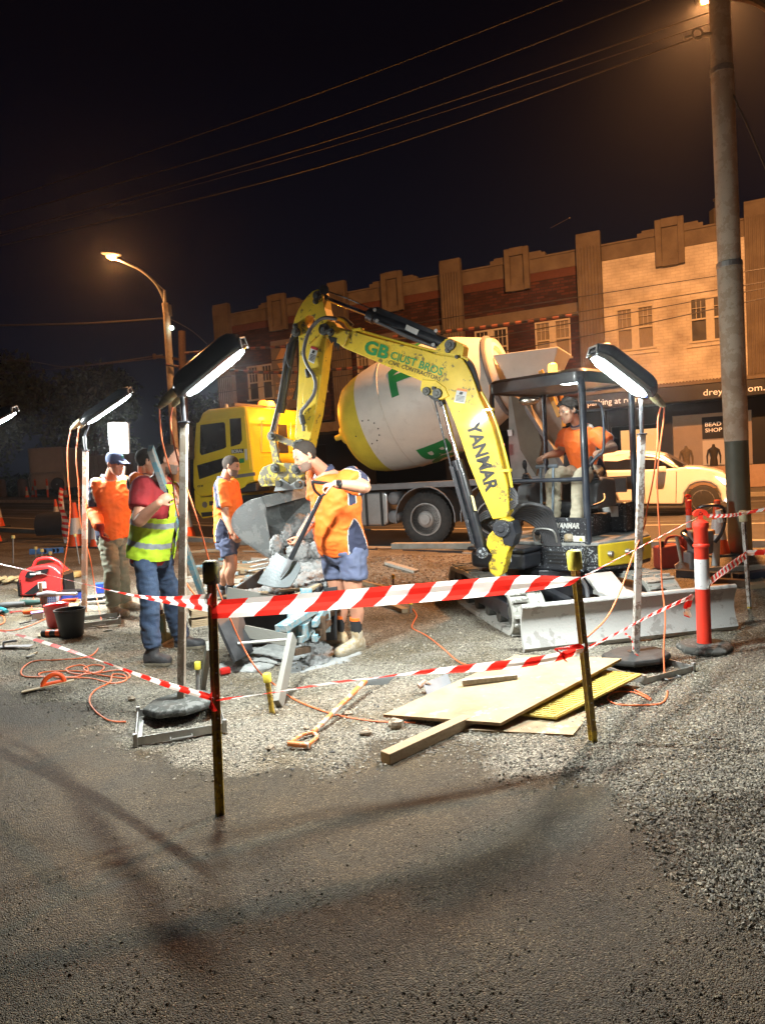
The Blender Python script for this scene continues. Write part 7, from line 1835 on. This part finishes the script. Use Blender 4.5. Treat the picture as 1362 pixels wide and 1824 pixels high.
mb=MB();mb.cyl(q+V((.14,0,.2)),q+V((.36,.02,.19)),.018);mb.build('chuck_tube',M_steel,t,smooth=50);mb=MB();mb.cyl(q+V((-.03,0,.1)),q+V((-.03,0,.34)),.018);mb.build('side_handle',M_wood,t,smooth=50)
prop('plank','weathered plank under the tools behind the black case','plank',150,1080,lambda mb,q:mb.bar(q+V((-.45,0,.02)),q+V((.5,.12,.02)),.12,.03,V((0,0,1))),M_woodg)
prop('trowel','steel trowel lying at the left photo edge','trowel',28,1158,lambda mb,q:(mb.obox(q+V((0,0,.02)),V((.16,-.02,0)),V((0,.04,0)),V((0,0,.003))),mb.tube([q+V((-.1,0,.02)),q+V((-.1,0,.06)),q+V((.02,0,.07))],.012,8)),M_chs)
# orange float
q=gp(86,1238);t=thing('hand_float','hand float with a bright orange handle on the asphalt edge','hand float',q)
A=at(40,1243,q.y-.02)+V((0,0,.0));B=at(134,1226,q.y+.12);B.z=q.z+.045;A.z=q.z+.02;mb=MB();mb.bar(A,B,.09,.008,V((0,.15,1)));mb.build('blade',mat('float_wood',(.4,.3,.17),.7,0,.3,9),t,bevel=.002)
m=A.lerp(B,.62);d=(B-A).normalized();mb=MB();mb.tube(spline([m-d*.08,m-d*.06+V((0,0,.045)),m+V((0,0,.075)),m+d*.05+V((0,0,.05)),m+d*.065],5),.016,10);mb.tube([m-d*.09+V((0,0,.012)),m+d*.08+V((0,0,.012))],.014,8);mb.build('handle',M_ora,t,smooth=True)
# ---- cords
def cord(lab,pts,r=.0055,grp='orange extension cords'):
    P=[]
    for p in pts:
        if isinstance(p,V):P.append(p)
        elif len(p)==2:P.append(gp(*p)+V((0,0,.008)))
        else:P.append(at(*p))
    o=MB().tube(spline(P,6),r,7).build('extension_cord',M_cord,smooth=True);tag(o,lab,'cord',grp);return o
y=Y1
cord('outer orange cord drooping from the nearest work light past the picket to the plywood',[PLUG[0][0],(304,748,y),(310,790,y),(322,835,y),(348,915,y),(362,960,y+.1),(380,1025,y+.2),(405,1090,y+.25),(432,1150,y+.3),(460,1195,y+.3),(488,1222),(520,1246),(570,1270),(620,1284),(680,1291),(740,1292)])
cord('inner orange cord hanging from the nearest work light down its post',[PLUG[0][1],(285,748,y),(290,790,y),(306,850,y),(313,900,y+.05),(325,945,y+.1),(326,975,y+.1),(320,1010,y+.1),(336,1045,y+.15),(372,1090,y+.15),(384,1130,y+.15),(388,1160,y+.1),(378,1225),(345,1250),(308,1258)])
y=Y3
cord('left orange cord from the work light beside the capped man',[PLUG[2][1],(121,800,y),(122,850,y),(126,900,y),(122,960,y),(114,1010,y),(108,1060,y),(103,1090,y)])
cord('right orange cord from the work light beside the capped man down to the gravel coil',[PLUG[2][0],(136,810,y),(140,860,y),(143,920,y),(152,960,y),(162,1000,y),(170,1050,y),(182,1110,y-.5),(184,1130,y-.9),(172,1164),(150,1176),(100,1180),(60,1182),(40,1194),(42,1206),(70,1211),(110,1210)])
cord('tangled coil of orange cord on the gravel behind the orange float',[(110,1210),(80,1212),(70,1205),(90,1201),(140,1200),(180,1206),(220,1212),(232,1208),(215,1200),(170,1202),(150,1196),(165,1190),(185,1191),(180,1199),(150,1205),(125,1203),(120,1195),(145,1190),(158,1197),(140,1208),(100,1213),(160,1210),(200,1220),(225,1215),(222,1207),(202,1206),(196,1218),(170,1235),(160,1252),(170,1270),(195,1288),(225,1290)])
cord('orange cord running from the left edge behind the black bucket',[(-10,1125),(20,1126),(50,1118),(85,1105),(100,1098)]);cord('loop of orange cord at the left photo edge',[(-10,1098),(6,1102),(8,1112),(-10,1120)])
y=Y2
cord('left orange cord from the canopy side work light, swinging across its post to the ground',[PLUG[1][0],(1171,748,y),(1170,790,y),(1163,850,y),(1152,905,y),(1146,940,y),(1128,985,y-.05),(1105,1050,y-.2),(1080,1100,y-.5),(1045,1135,y-.9),(1015,1160,4.2),(1000,1172,4.35)])
cord('right orange cord from the canopy side work light, falling to the gravel beside the tray',[PLUG[1][1],(1181,748,y),(1174,800,y),(1170,850,y),(1171,900,y),(1176,980,y),(1178,1040,y),(1184,1100,y-.1),(1181,1160,y-.2),(1184,1215,y-.35),(1188,1240),(1178,1256),(1150,1259),(1100,1258),(1082,1248),(1095,1238),(1130,1240),(1158,1250),(1150,1244),(1120,1232),(1092,1228)])
cord('thin orange cord lying on the gravel right of the stocky man',[(735,1088),(742,1100),(736,1112),(735,1122),(760,1135),(790,1160),(815,1180),(840,1190)])
cord('grey lead curling over the tools',[(40,1070),(45,1062),(60,1060),(58,1080),(52,1092),(30,1092)],.004,None)
# ---- plywood stack
def sheet(lab,name,q4,th,mtop,cat,edge=M_plye,h=None):
    a,b,c,d=q4;N_=(b-a).cross(d-a).normalized()
    if N_.z<0:N_=-N_
    t=thing(name,lab,cat,a,'sheets stacked by the second picket');mb=MB();mb.prism([a,b,c,d],N_*-th);mb.build('core',edge,t,bevel=.001)
    mb=MB();e=.0015;mb.prism([a+N_*e,b+N_*e,c+N_*e,d+N_*e],-N_*.001);mb.build('face',mtop,t);return t,N_
def gz(u,v,z):
    return onp(u,v,V((0,0,z)),V((0,0,1)))
A,B=gz(682,1273,.06),gz(891,1288,.07);C=gz(1106,1173,.16);D=A+(C-B)
sheet('large top sheet of plywood lying askew on the stack','plywood_sheet',(A,B,C,D),.017,M_ply,'plywood sheet')
A,B=gz(925,1272,.045),gz(990,1278,.05);C=gz(1142,1201,.10);D=gz(1075,1193,.10)
M_tact=mat('tactile_yellow',(.55,.42,.08),.6,0,.4,7,dcol=(.4,.3,.08))
t,N_=sheet('yellow tactile warning sheet sticking out from under the top plywood','tactile_sheet',(A,B,C,D),.012,M_tact,'tactile sheet',M_tact)
mb=MB();
for i in range(26):
    for j in range(7):
        c=A.lerp(D,(i+.5)/26).lerp(B.lerp(C,(i+.5)/26),.16+.68*(j+.5)/7)+N_*.003;x=(D-A).normalized()*.012;y=(B-A).normalized()*.012
        if (i+j)%2:x,y=(x+y)*.7,(y-x)*.5
        else:x,y=(x-y)*.7,(y+x)*.5
        mb.obox(c,x,y*.35,N_*.003)
for k in(.06,.94):mb.bar(A.lerp(B,k)+N_*.003,D.lerp(C,k)+N_*.003,.006,.006)
mb.build('raised_pattern',M_tact,t)
A,B=gz(790,1298,.02),gz(1020,1309,.02);C=gz(1062,1258,.02);D=gz(905,1240,.02)
sheet('bottom plywood sheet, mostly covered by the others','plywood_sheet',(A,B,C,D),.017,M_ply,'plywood sheet')
A,B=gz(858,1303,.015),gz(1008,1296,.012);
a,b=gp(687,1361),gp(905,1262);t=thing('timber_beam','squared timber beam poking out from under the plywood towards the camera','timber beam',a)
mb=MB();mb.bar(a+V((0,0,.032)),b+V((0,0,.032)),.07,.06,V((0,0,1)));mb.build('beam',M_wood,t,bevel=.003);mb=MB();d=(a-b).normalized();mb.bar(a+V((0,0,.032)),a+V((0,0,.032))+d*.002,.068,.058,V((0,0,1)));mb.build('end_grain',mat('end_grain',(.38,.24,.10),.9,0,.5,40),t)
a,b=gz(822,1215,.13),gz(920,1205,.135);mb=MB();mb.bar(a,b,.035,.03,V((0,0,1)));tag(mb.build('timber_offcut',M_woodg,bevel=.002),'short grey timber offcut lying on the top plywood','timber')
# ---- orange handled shovel on the ground
q=gp(540,1340);t=thing('shovel','shovel with an orange handle lying on the gravel in front of the formwork','shovel',q)
A=gp(533,1338)+V((0,0,.02));B=at(652,1240,4.72);B.z=max(B.z,.10);M_shor=speckmat('worn_orange_handle',(.62,.20,.05),(.42,.40,.36),14,.5,.9,.5)
S=A.lerp(B,.18);mb=MB();mb.tube([S,S.lerp(B,.5),B],[.016,.016,.019],10);mb.build('shaft',M_shor,t,smooth=True)
d=(S-A).normalized();s=V((-d.y,d.x,0)).normalized();g0=A+V((0,0,.01))
mb=MB();mb.tube(spline([S,S-d*.05+s*.05,g0+s*.055],4),.011,8);mb.tube(spline([S,S-d*.05-s*.05,g0-s*.055],4),.011,8);mb.cyl(g0+s*.065,g0-s*.065,.016);mb.build('grip',M_shor,t,smooth=True)
mb=MB();R=[]
for k in range(6):
    c=B.lerp(at(703,1246,4.95),k/5);c.z=B.z-.01-.07*(k/5)**1.5;w_=.085+.02*math.sin(k/5*PI)
    dd=V((.55,.83,0));R.append([c+dd*w_*q_+V((0,0,-.03*(1-q_*q_)*0+.025*(1-q_*q_))) for q_ in(-1,-.5,0,.5,1)])
R2=[[p-V((0,0,.004)) for p in r] for r in R];mb.rings([r+x[::-1] for r,x in zip(R,R2)]);mb.build('blade',MATS['shovel_steel'],t,smooth=60)
q=gp(768,1240);t=thing('hand_trowel','small trowel with a wooden knob by the plywood corner','trowel',q);mb=MB();mb.obox(q+V((.05,.06,.04)),V((.09,.09,.0)),V((-.01,.03,.03)),V((0,.001,.002)));mb.build('blade',M_chs,t)
mb=MB();mb.tube([q+V((-.08,-.0,.05)),q+V((-.04,.02,.07)),q+V((0,.03,.05))],[.02,.022,.012],8);mb.build('handle',M_postp,t,smooth=True)
def rock(lab,u,v,s,sd):
    q=gp(u,v);rs=random.Random(sd);mb=MB();mb.ell(q+V((0,0,s*.35)),V((s,0,0)),V((0,s*.8,0)),V((0,0,s*.6)),9,7)
    mb.v=[tuple(V(p)+(V(p)-q)*.45*mnoise.noise((V(p)-q)*(2.2/s)+V((sd,0,0)))) for p in mb.v];o=mb.build('clod',SMS[2]);tag(o,lab,'clod of earth','clods of earth near the shovel')
rock('tan clod in front of the plywood corner',652,1312,.035,1);rock('larger tan clod beside the plywood edge',705,1300,.05,2);rock('small clod right of the orange shovel grip',545,1302,.02,3);rock('clod left of the shovel, low on the gravel',482,1338,.028,4);rock('clod under the orange shovel shaft',620,1276,.025,5);rock('dark clod on the left gravel beyond the tray',235,1250,.03,6)
# ---- right rear corner : jerry can, spade, rammer, timbers
q=gnd(1200,1014);t=thing('jerry_can','dirty red fuel can with a black cap behind the excavator blade','fuel can',q);M_jr=mat('dirty_red_plastic',(.38,.045,.03),.55,0,.6,6,dcol=(.14,.06,.04))
mb=MB();mb.prism([q+V(p) for p in((-.20,0,0),(.16,0,0),(.17,0,.26),(.08,0,.33),(-.20,0,.30))],V((0,.2,0)));mb.build('body',M_jr,t,bevel=.035,seg=3)
mb=MB();mb.tube(spline([q+V((-.08,.1,.31)),q+V((-.02,.1,.41)),q+V((.12,.1,.40)),q+V((.15,.1,.28))],4),.02,8);mb.build('handle',M_jr,t,smooth=True);mb=MB();mb.cyl(q+V((-.13,.05,.3)),q+V((-.16,-.0,.39)),.035,.03);mb.build('cap',M_blk,t)
q=gnd(1232,1010);t=thing('jerry_can','second red fuel can half hidden behind the near bollard','fuel can',q);mb=MB();mb.prism([q+V(p) for p in((-.14,0,0),(.14,0,0),(.14,0,.36),(-.1,0,.40))],V((0,.18,0)));mb.build('body',M_jr,t,bevel=.03,seg=3);MB().tube(spline([q+V((-.1,.1,.38)),q+V((-.02,.1,.46)),q+V((.12,.1,.40))],4),.018,8).build('handle',M_jr,t,smooth=True)
q=gnd(1218,1024);t=thing('spade','small pale spade leaning against the fuel cans','spade',q);mb=MB();A=at(1204,956,q.y+.1);B=at(1213,1002,q.y);mb.tube([A,B],.022,8);mb.build('handle',M_woodg,t,smooth=True);mb=MB();mb.prism([at(1201,1007,q.y),at(1212,999,q.y),at(1226,1004,q.y),at(1229,1022,q.y-.05),at(1208,1024,q.y-.05)],V((0,.02,0)));mb.build('blade',M_postp,t)
q=gnd(1255,1020);t=thing('rammer','trench rammer with bars and an engine behind the near bollard','machine',q)
def rq(u,v,y=0):return at(u,v,q.y+y)
mb=MB();mb.tube(spline([rq(1240,918,.2),rq(1245,904,.1),rq(1270,900,0),rq(1286,905,0),rq(1290,925,0),rq(1284,950,0),rq(1272,966,0)],5),.022,8);mb.tube(spline([rq(1222,945,.1),rq(1215,950,.1),rq(1224,960,0),rq(1235,975,0)],4),.03,8);mb.build('handlebar',M_exb2,t,smooth=True)
mb=MB();mb.box(rq(1246,965,.2),(.26,.22,.30));mb.box(rq(1238,998,.2),(.24,.22,.24));mb.build('engine',M_chs,t,bevel=.03);mb=MB();mb.tube([rq(1276,952,.1),rq(1273,1012,.1)],[.04,.05],10);mb.tube([rq(1279,908,-.05),rq(1284,930,-.05)],.045,8);mb.build('leg_tube',M_sticker,t,smooth=True)
mb=MB();mb.tube([rq(1233,945,.2),rq(1256,950,.1)],.035,8);mb.box(rq(1256,952,.25),(.2,.12,.12));mb.build('tank',mat('tank_orange',(.55,.26,.05),.5,0,.4,9),t,bevel=.02);mb=MB();mb.box(rq(1255,1016,.1)-V((0,0,.0)),(.5,.3,.06));mb.build('foot_plate',M_exb2,t,bevel=.02)
def timber(lab,a,b,w,h,m=M_woodg,grp='loose timbers in the formwork rubble',up=V((0,0,1)),name='timber'):
    a=a if isinstance(a,V) else (gp(*a)+V((0,0,h/2)) if len(a)==2 else at(*a));b=b if isinstance(b,V) else (gp(*b)+V((0,0,h/2)) if len(b)==2 else at(*b))
    mb=MB();mb.bar(a,b,w,h,up);o=mb.build(name,m,bevel=.002);tag(o,lab,'timber',grp);return o
GT='timbers on the ground at the right rear'
timber('dark bearer under the spade and fuel cans',(1205,1030),(1300,1034),.09,.09,M_exb2,GT);timber('brown bearer right of the near bollard',(1245,1044),(1330,1048),.10,.08,M_rust,GT);timber('long grey timber crossing behind the white picket',(1255,1022),(1375,1016),.10,.06,M_woodg,GT);timber('dark blue painted timber at the right edge',(1310,1034),(1375,1028),.12,.08,mat('blue_black_timber',(.03,.04,.07),.7,0,.3,9),GT);timber('rough brown board below the blue black timber',(1330,1050),(1375,1047),.14,.05,M_wood,GT);timber('short offcut by the blade end',(1262,1052),(1300,1050),.1,.05,M_wood,GT)
# ---- kerb edge forms
GK='dark edge forms along the kerb'
timber('charcoal edge form below the truck wheel',at(718,985,12.75),at(824,988,11.9),.04,.13,M_exb2,GK);timber('grey metal edge form ending at the boom cylinder',at(824,990,11.9),at(858,992,11.6),.05,.13,M_steel,GK);timber('short dark form beside the stocky man',at(652,984,13.2),at(668,984,13.1),.05,.13,M_exb2,GK);timber('thin brown form corner block',at(668,983,13.1),at(673,983,13.1),.1,.16,M_rust,GK)
timber('brown stake plank on the rubble behind the upper tape',(645,1043),(685,1052),.05,.05,M_wood);timber('pale chamfered plank left of the little peg',(676,1075),(722,1094),.08,.045,M_wood);timber('curved grey board on the rubble',(690,1014),(742,1022),.10,.04,M_woodg)
# ================================================================= FORMWORK
M_form=mat('form_face_black',(.02,.021,.024),.45,0,.4,6,dcol=(.10,.10,.10))
M_fwt=mat('cement_dusted_board',(.21,.205,.18),.85,0,.5,7,bump=.3,dcol=(.22,.22,.2))
fw_=thing('formwork','timber and black panel formwork box being filled with concrete','formwork',gp(520,1160))
def F3(u,v,y):return at(u,v,y)
def fpanel(name,pts,th,m,nd=None):
    P=[at(*p) for p in pts];N_=(P[1]-P[0]).cross(P[-1]-P[0]).normalized();mb=MB();mb.prism(P,N_*th);return mb.build(name,m,fw_,bevel=.002)
def fbar(name,a,b,w,h,m,up=V((0,0,1))):
    mb=MB();mb.bar(at(*a),at(*b),w,h,up);return mb.build(name,m,fw_,bevel=.003)
fpanel('form_panel',[(398,1070,6.1),(600,1045,5.9),(600,1140,5.9),(405,1150,6.1)],.018,M_form)
fpanel('form_panel',[(398,1064,6.0),(470,1012,7.4),(470,1060,7.4),(405,1150,6.0)],.018,M_form)
fpanel('form_panel',[(566,1048,5.75),(624,1000,7.5),(622,1060,7.5),(566,1128,5.75)],.018,M_form)
fpanel('leaning_panel',[(384,1098,5.45),(428,1080,5.75),(452,1160,5.5),(420,1178,5.25)],.03,M_form)
fbar('top_board',(405,1059,5.95),(512,1078,5.75),.02,.13,M_fwt,V((0,.1,1)))
fbar('top_edge',(398,1062,6.05),(566,1046,5.85),.025,.02,M_wood)
fbar('lower_board',(436,1124,5.6),(512,1140,5.45),.02,.10,M_fwt,V((0,.1,1)))
fbar('spreader',(508,1070,5.5),(570,1042,5.9),.04,.03,M_wood)
mb=MB();mb.cyl(at(424,1146,5.4),at(510,1139,5.35),.011);mb.build('pipe_tie',M_sticker,fw_,smooth=True)
fbar('waler',(500,1120,5.15),(556,1086,5.60),.10,.05,M_wblue)
for k in range(6):
    s=k/5;fbar('post',(572+44*s,1098-66*s,5.55+1.5*s),(573+44*s,1140-72*s,5.55+1.5*s),.05,.06,(M_rust,M_wblue,M_rust)[k%3],V((1,.3,0)))
for dv in(0,26):fbar('side_rail',(560,1112+dv,5.40),(618,1030+dv*.8,7.1),.045,.05,M_wblue)
fbar('side_rail',(566,1128,5.45),(600,1094,6.2),.04,.05,M_rust)
fbar('waler',(538,1125,5.35),(570,1098,5.85),.06,.10,M_wblue);fbar('waler',(532,1140,5.3),(556,1128,5.55),.05,.05,M_wblue);fbar('waler',(585,1040,6.3),(622,1000,7.3),.07,.09,M_wblue);fbar('waler',(560,1068,5.8),(600,1040,6.3),.07,.09,M_wblue)
fbar('post',(522,1085,5.45),(522,1150,5.4),.045,.09,M_wblue,V((1,.3,0)));fbar('post',(545,1048,5.65),(546,1120,5.65),.05,.09,M_wblue,V((1,.3,0)));fbar('post',(562,1095,5.6),(562,1140,5.6),.04,.07,M_rust,V((1,.3,0)))
fbar('post',(588,1050,6.1),(589,1100,6.1),.05,.07,M_rust,V((1,.3,0)));fbar('post',(604,1035,6.5),(604,1078,6.5),.05,.07,M_wblue,V((1,.3,0)))
fbar('post_foot',(522,1162,5.25),(548,1156,5.45),.06,.05,M_rust)
fbar('cross_rail',(575,1100,5.8),(604,1085,6.0),.05,.04,M_rust)
# braces
a,b=at(521,1134,5.05),gp(496,1262)+V((0,0,.02));timber('pale grey brace running down to the rusty stake',a,b,.085,.04,M_fwt,None,V((1,0,.3)),'brace')
timber('short pale brace beside the nearest picket',at(372,1150,4.7),gp(362,1228)+V((0,0,.02)),.08,.035,M_fwt,None,V((1,0,.3)),'brace')
q=gp(402,1206);o=MB().box(q+V((0,0,.03)),(.08,.05,.05),.4).build('chalk_box',M_red,bevel=.012);tag(o,'little red and white box on the gravel by the brace','box')
# loose timber pile beyond the box and left of it
rs=random.Random(12);GP_='loose timbers in the pile behind the formwork';col_=[M_woodg,M_fwt,M_wblue,M_wood]
nm=['grey','cement dusted','blue','raw brown']
for k in range(34):
    u=rs.uniform(352,475);v=rs.uniform(985,1062)
    if u>440 and v>1040:v-=25
    q=gp(u,v);a=rs.choice([.25,.4,.1,-.5,2.7]) +rs.uniform(-.2,.2);L=rs.uniform(.25,.75);m=rs.randrange(4);h=rs.uniform(.02,.05);z=rs.uniform(.02,.14);d=V((math.cos(a),math.sin(a),rs.uniform(-.12,.12)))
    mb=MB();mb.bar(q-d*L/2+V((0,0,z)),q+d*L/2+V((0,0,z)),rs.uniform(.04,.09),h);o=mb.build('timber_offcut',col_[m],bevel=.002)
    tag(o,'one of the loose offcuts heaped behind the formwork near the bare legged young man','timber',GP_)
for k in range(22):
    u=rs.uniform(480,640);v=rs.uniform(985,1012);q=gp(u,v);a=rs.uniform(-.3,.5);L=rs.uniform(.2,.6);d=V((math.cos(a),math.sin(a),rs.uniform(-.06,.06)))
    mb=MB();mb.bar(q-d*L/2+V((0,0,.03)),q+d*L/2+V((0,0,.03)),.05,.03);o=mb.build('timber_offcut',col_[rs.randrange(3)],bevel=.002)
    tag(o,'one of the loose offcuts scattered beyond the poured concrete','timber','loose timbers beyond the concrete')
for k,(a,b,lab) in enumerate([((441,1003,7.2),(476,996,7.2),'upper white rod of the rods under the bucket'),((446,1010,7.1),(478,1003,7.1),'middle white rod of the rods under the bucket'),((443,1017,7.0),(476,1011,7.0),'lowest white rod of the rods under the bucket')]):
    o=MB().cyl(at(*a),at(*b),.008).build('steel_rod',M_sticker,smooth=True);tag(o,lab,'rod','white rods under the bucket')
timber('long raw edged blue board running away beside the form',at(420,1050,6.6),at(480,1020,7.6),.05,.06,M_wblue)
for k,(v,lab) in enumerate([(1112,'upper stacked ply strips beside the picket'),(1095,'top stacked ply strips beside the picket')]):
    q=at(356,v,5.3);mb=MB()
    for j in range(4):mb.box(q+V((0,0,.014*j)),(.14,.12,.011),.4+.03*j)
    o=mb.build('ply_strips',M_wood);tag(o,lab,'timber')
# ---- concrete : fresh in the form, spilled at the side, pouring from the bucket
def lump(name,lab,cs,vox=.012,amp=.02,fr=22,m=None):
    mb=MB()
    for c,r in cs:mb.ell(V(c),V((r[0],0,0)),V((0,r[1],0)),V((0,0,r[2])),14,10)
    vs,ns,fs=fuse(mb,vox);mb=MB();mb.v=[tuple(v+n*(amp*mnoise.noise(v*fr)+amp*.7*mnoise.noise(v*fr*2.7))) for v,n in zip(vs,ns)];mb.f=fs;mb.m=[0]*len(fs)
    o=mb.build(name,m or M_conc,None,fixn=False);o.data.polygons.foreach_set('use_smooth',[True]*len(fs));tag(o,lab,'concrete','wet concrete');return o
M_conc2=speckmat('rough_concrete',(.29,.295,.29),(.24,.245,.245),55,.55,.6,.8,bump=1.0)
lump('concrete_pile','wet concrete sliding out of the tilted bucket onto the form',[(at(494,975,7.15),(.07,.2,.13)),(at(515,955,7.3),(.09,.2,.13)),(at(535,935,7.4),(.08,.2,.12)),(at(552,945,7.3),(.10,.2,.17)),(at(500,1000,7.0),(.11,.2,.07)),(at(535,985,7.0),(.14,.2,.12)),(at(575,980,7.0),(.14,.2,.12)),(at(600,955,7.3),(.08,.2,.15)),(at(560,1010,6.8),(.25,.3,.06)),(at(610,1000,7.1),(.1,.2,.08))],.012,.02,32,M_conc2)
lump('concrete_pile','wet concrete lying inside the formwork below the shovel',[(at(500,1045,6.2),(.16,.3,.06)),(at(560,1035,6.3),(.2,.4,.07)),(at(600,1018,6.7),(.2,.4,.08)),(at(450,1062,6.1),(.15,.2,.05)),(at(540,1070,5.9),(.2,.2,.06))],.012,.025,24,M_conc2)
lump('concrete_pile','concrete slopped over the form side by the stocky man’s boots',[(gp(574,1140),(.10,.16,.13)),(gp(583,1122),(.11,.2,.14)),(gp(590,1108),(.10,.22,.17)),(gp(597,1096),(.10,.2,.14)),(gp(562,1162),(.14,.14,.07)),(gp(604,1085),(.10,.22,.12)),(gp(560,1180),(.12,.12,.04))],.012,.025,26,M_conc2)
lump('concrete_pile','smooth concrete puddle under the leaning panel',[(gp(470,1168),(.30,.20,.05)),(gp(440,1188),(.26,.20,.045)),(gp(505,1158),(.22,.2,.05))],.014,.012,14)

# steel mesh and ties over the trench, extra site clutter
q=gnd(560,1000);t=thing('reinforcing_mesh','steel reinforcing mesh lying in the trench beyond the shovel','reinforcing mesh',q)
mb=MB()
for k in range(7):
    A=at(480+24*k,1012-1.5*k,7.6);B=at(505+21*k,1040-3*k,6.5);A.z=.12;B.z=.12;mb.tube([A,B],.006,6)
for k in range(6):
    A=at(482+5*k,1014+5*k,7.5-.2*k);B=at(625+2*k,1002+5*k,7.8-.2*k);A.z=.128;B.z=.128;mb.tube([A,B],.006,6)
mb.build('mesh_bars',M_rust,t,nosplit=True);mb=MB();A=at(480,1012,7.6);mb.tube([V((A.x,A.y,.0)),V((A.x,A.y,.13))],.008,6);mb.build('bar_chair',M_rust,t)
rs=random.Random(21);GS='small chips of timber and plastic on the gravel'
for k in range(16):
    u,v=rs.uniform(20,330),rs.uniform(1040,1180)
    q=gp(u,v);a=rs.uniform(0,3.1);d=V((math.cos(a),math.sin(a),0));mb=MB();L=rs.uniform(.03,.09);mb.bar(q-d*L+V((0,0,.012)),q+d*L+V((0,0,.012)),rs.uniform(.012,.03),.012);o=mb.build('timber_chip',(M_wood,M_woodg,M_fwt)[k%3]);tag(o,'small timber chip dropped on the gravel left of the formwork','timber chip',GS)
M_clamp=mat('clamp_steel',(.22,.22,.22),.4,.7,.4,20)
for k,(u,v,a,lab) in enumerate([(36,1094,.4,'pliers lying open left of the orange tool'),(52,1112,1.1,'bolster chisel on the gravel below the orange tool'),(150,1068,.2,'short spanner on the plank by the black case')]):
    q=gp(u,v)+V((0,0,.02));d=V((math.cos(a),math.sin(a),0));s=V((-d.y,d.x,0));t=thing('hand_tool',lab,'hand tool',q);mb=MB();mb.bar(q-d*.1,q+d*.02,.022,.012);mb.build('handle',M_gen if k==0 else M_blk,t,bevel=.003);mb=MB();mb.bar(q+d*.02,q+d*.09,.03,.01);mb.build('head',M_clamp,t,bevel=.003)
mb=MB();mb.tube(spline([tq(640,905,.05),tq(632,922,.05),tq(640,940,.05),tq(660,944,.02)],5),.02,7);mb.build('air_hose',M_blk,tk,smooth=True)
SOD=(1.,.41,.13)
# ================================================================= street lighting (sodium)
area(c2+V((0,0,-.05)),(.22,.42,-1),.5,.3,5200,SOD,name='street_lamp_light')
point(at(199,463,23)-V((0,0,.12)),700,SOD,.12,sl)
mb=MB();mb.box((2,145,6.4),(330,325,15.6));hz=mb.build('haze',bpy.data.materials.new('night_haze'),loc=(0,0,0));tag(hz,kind='stuff')  # thin volume added to give the lamps glow halos
hm=hz.data.materials[0];hm.use_nodes=True;nt=hm.node_tree;nt.nodes.remove(nt.nodes['Principled BSDF']);pv=nt.nodes.new('ShaderNodeVolumePrincipled')
pv.inputs['Density'].default_value=.0007;pv.inputs['Color'].default_value=(.9,.92,.95,1);pv.inputs['Anisotropy'].default_value=.88
nt.links.new(pv.outputs[0],nt.nodes['Material Output'].inputs['Volume'])
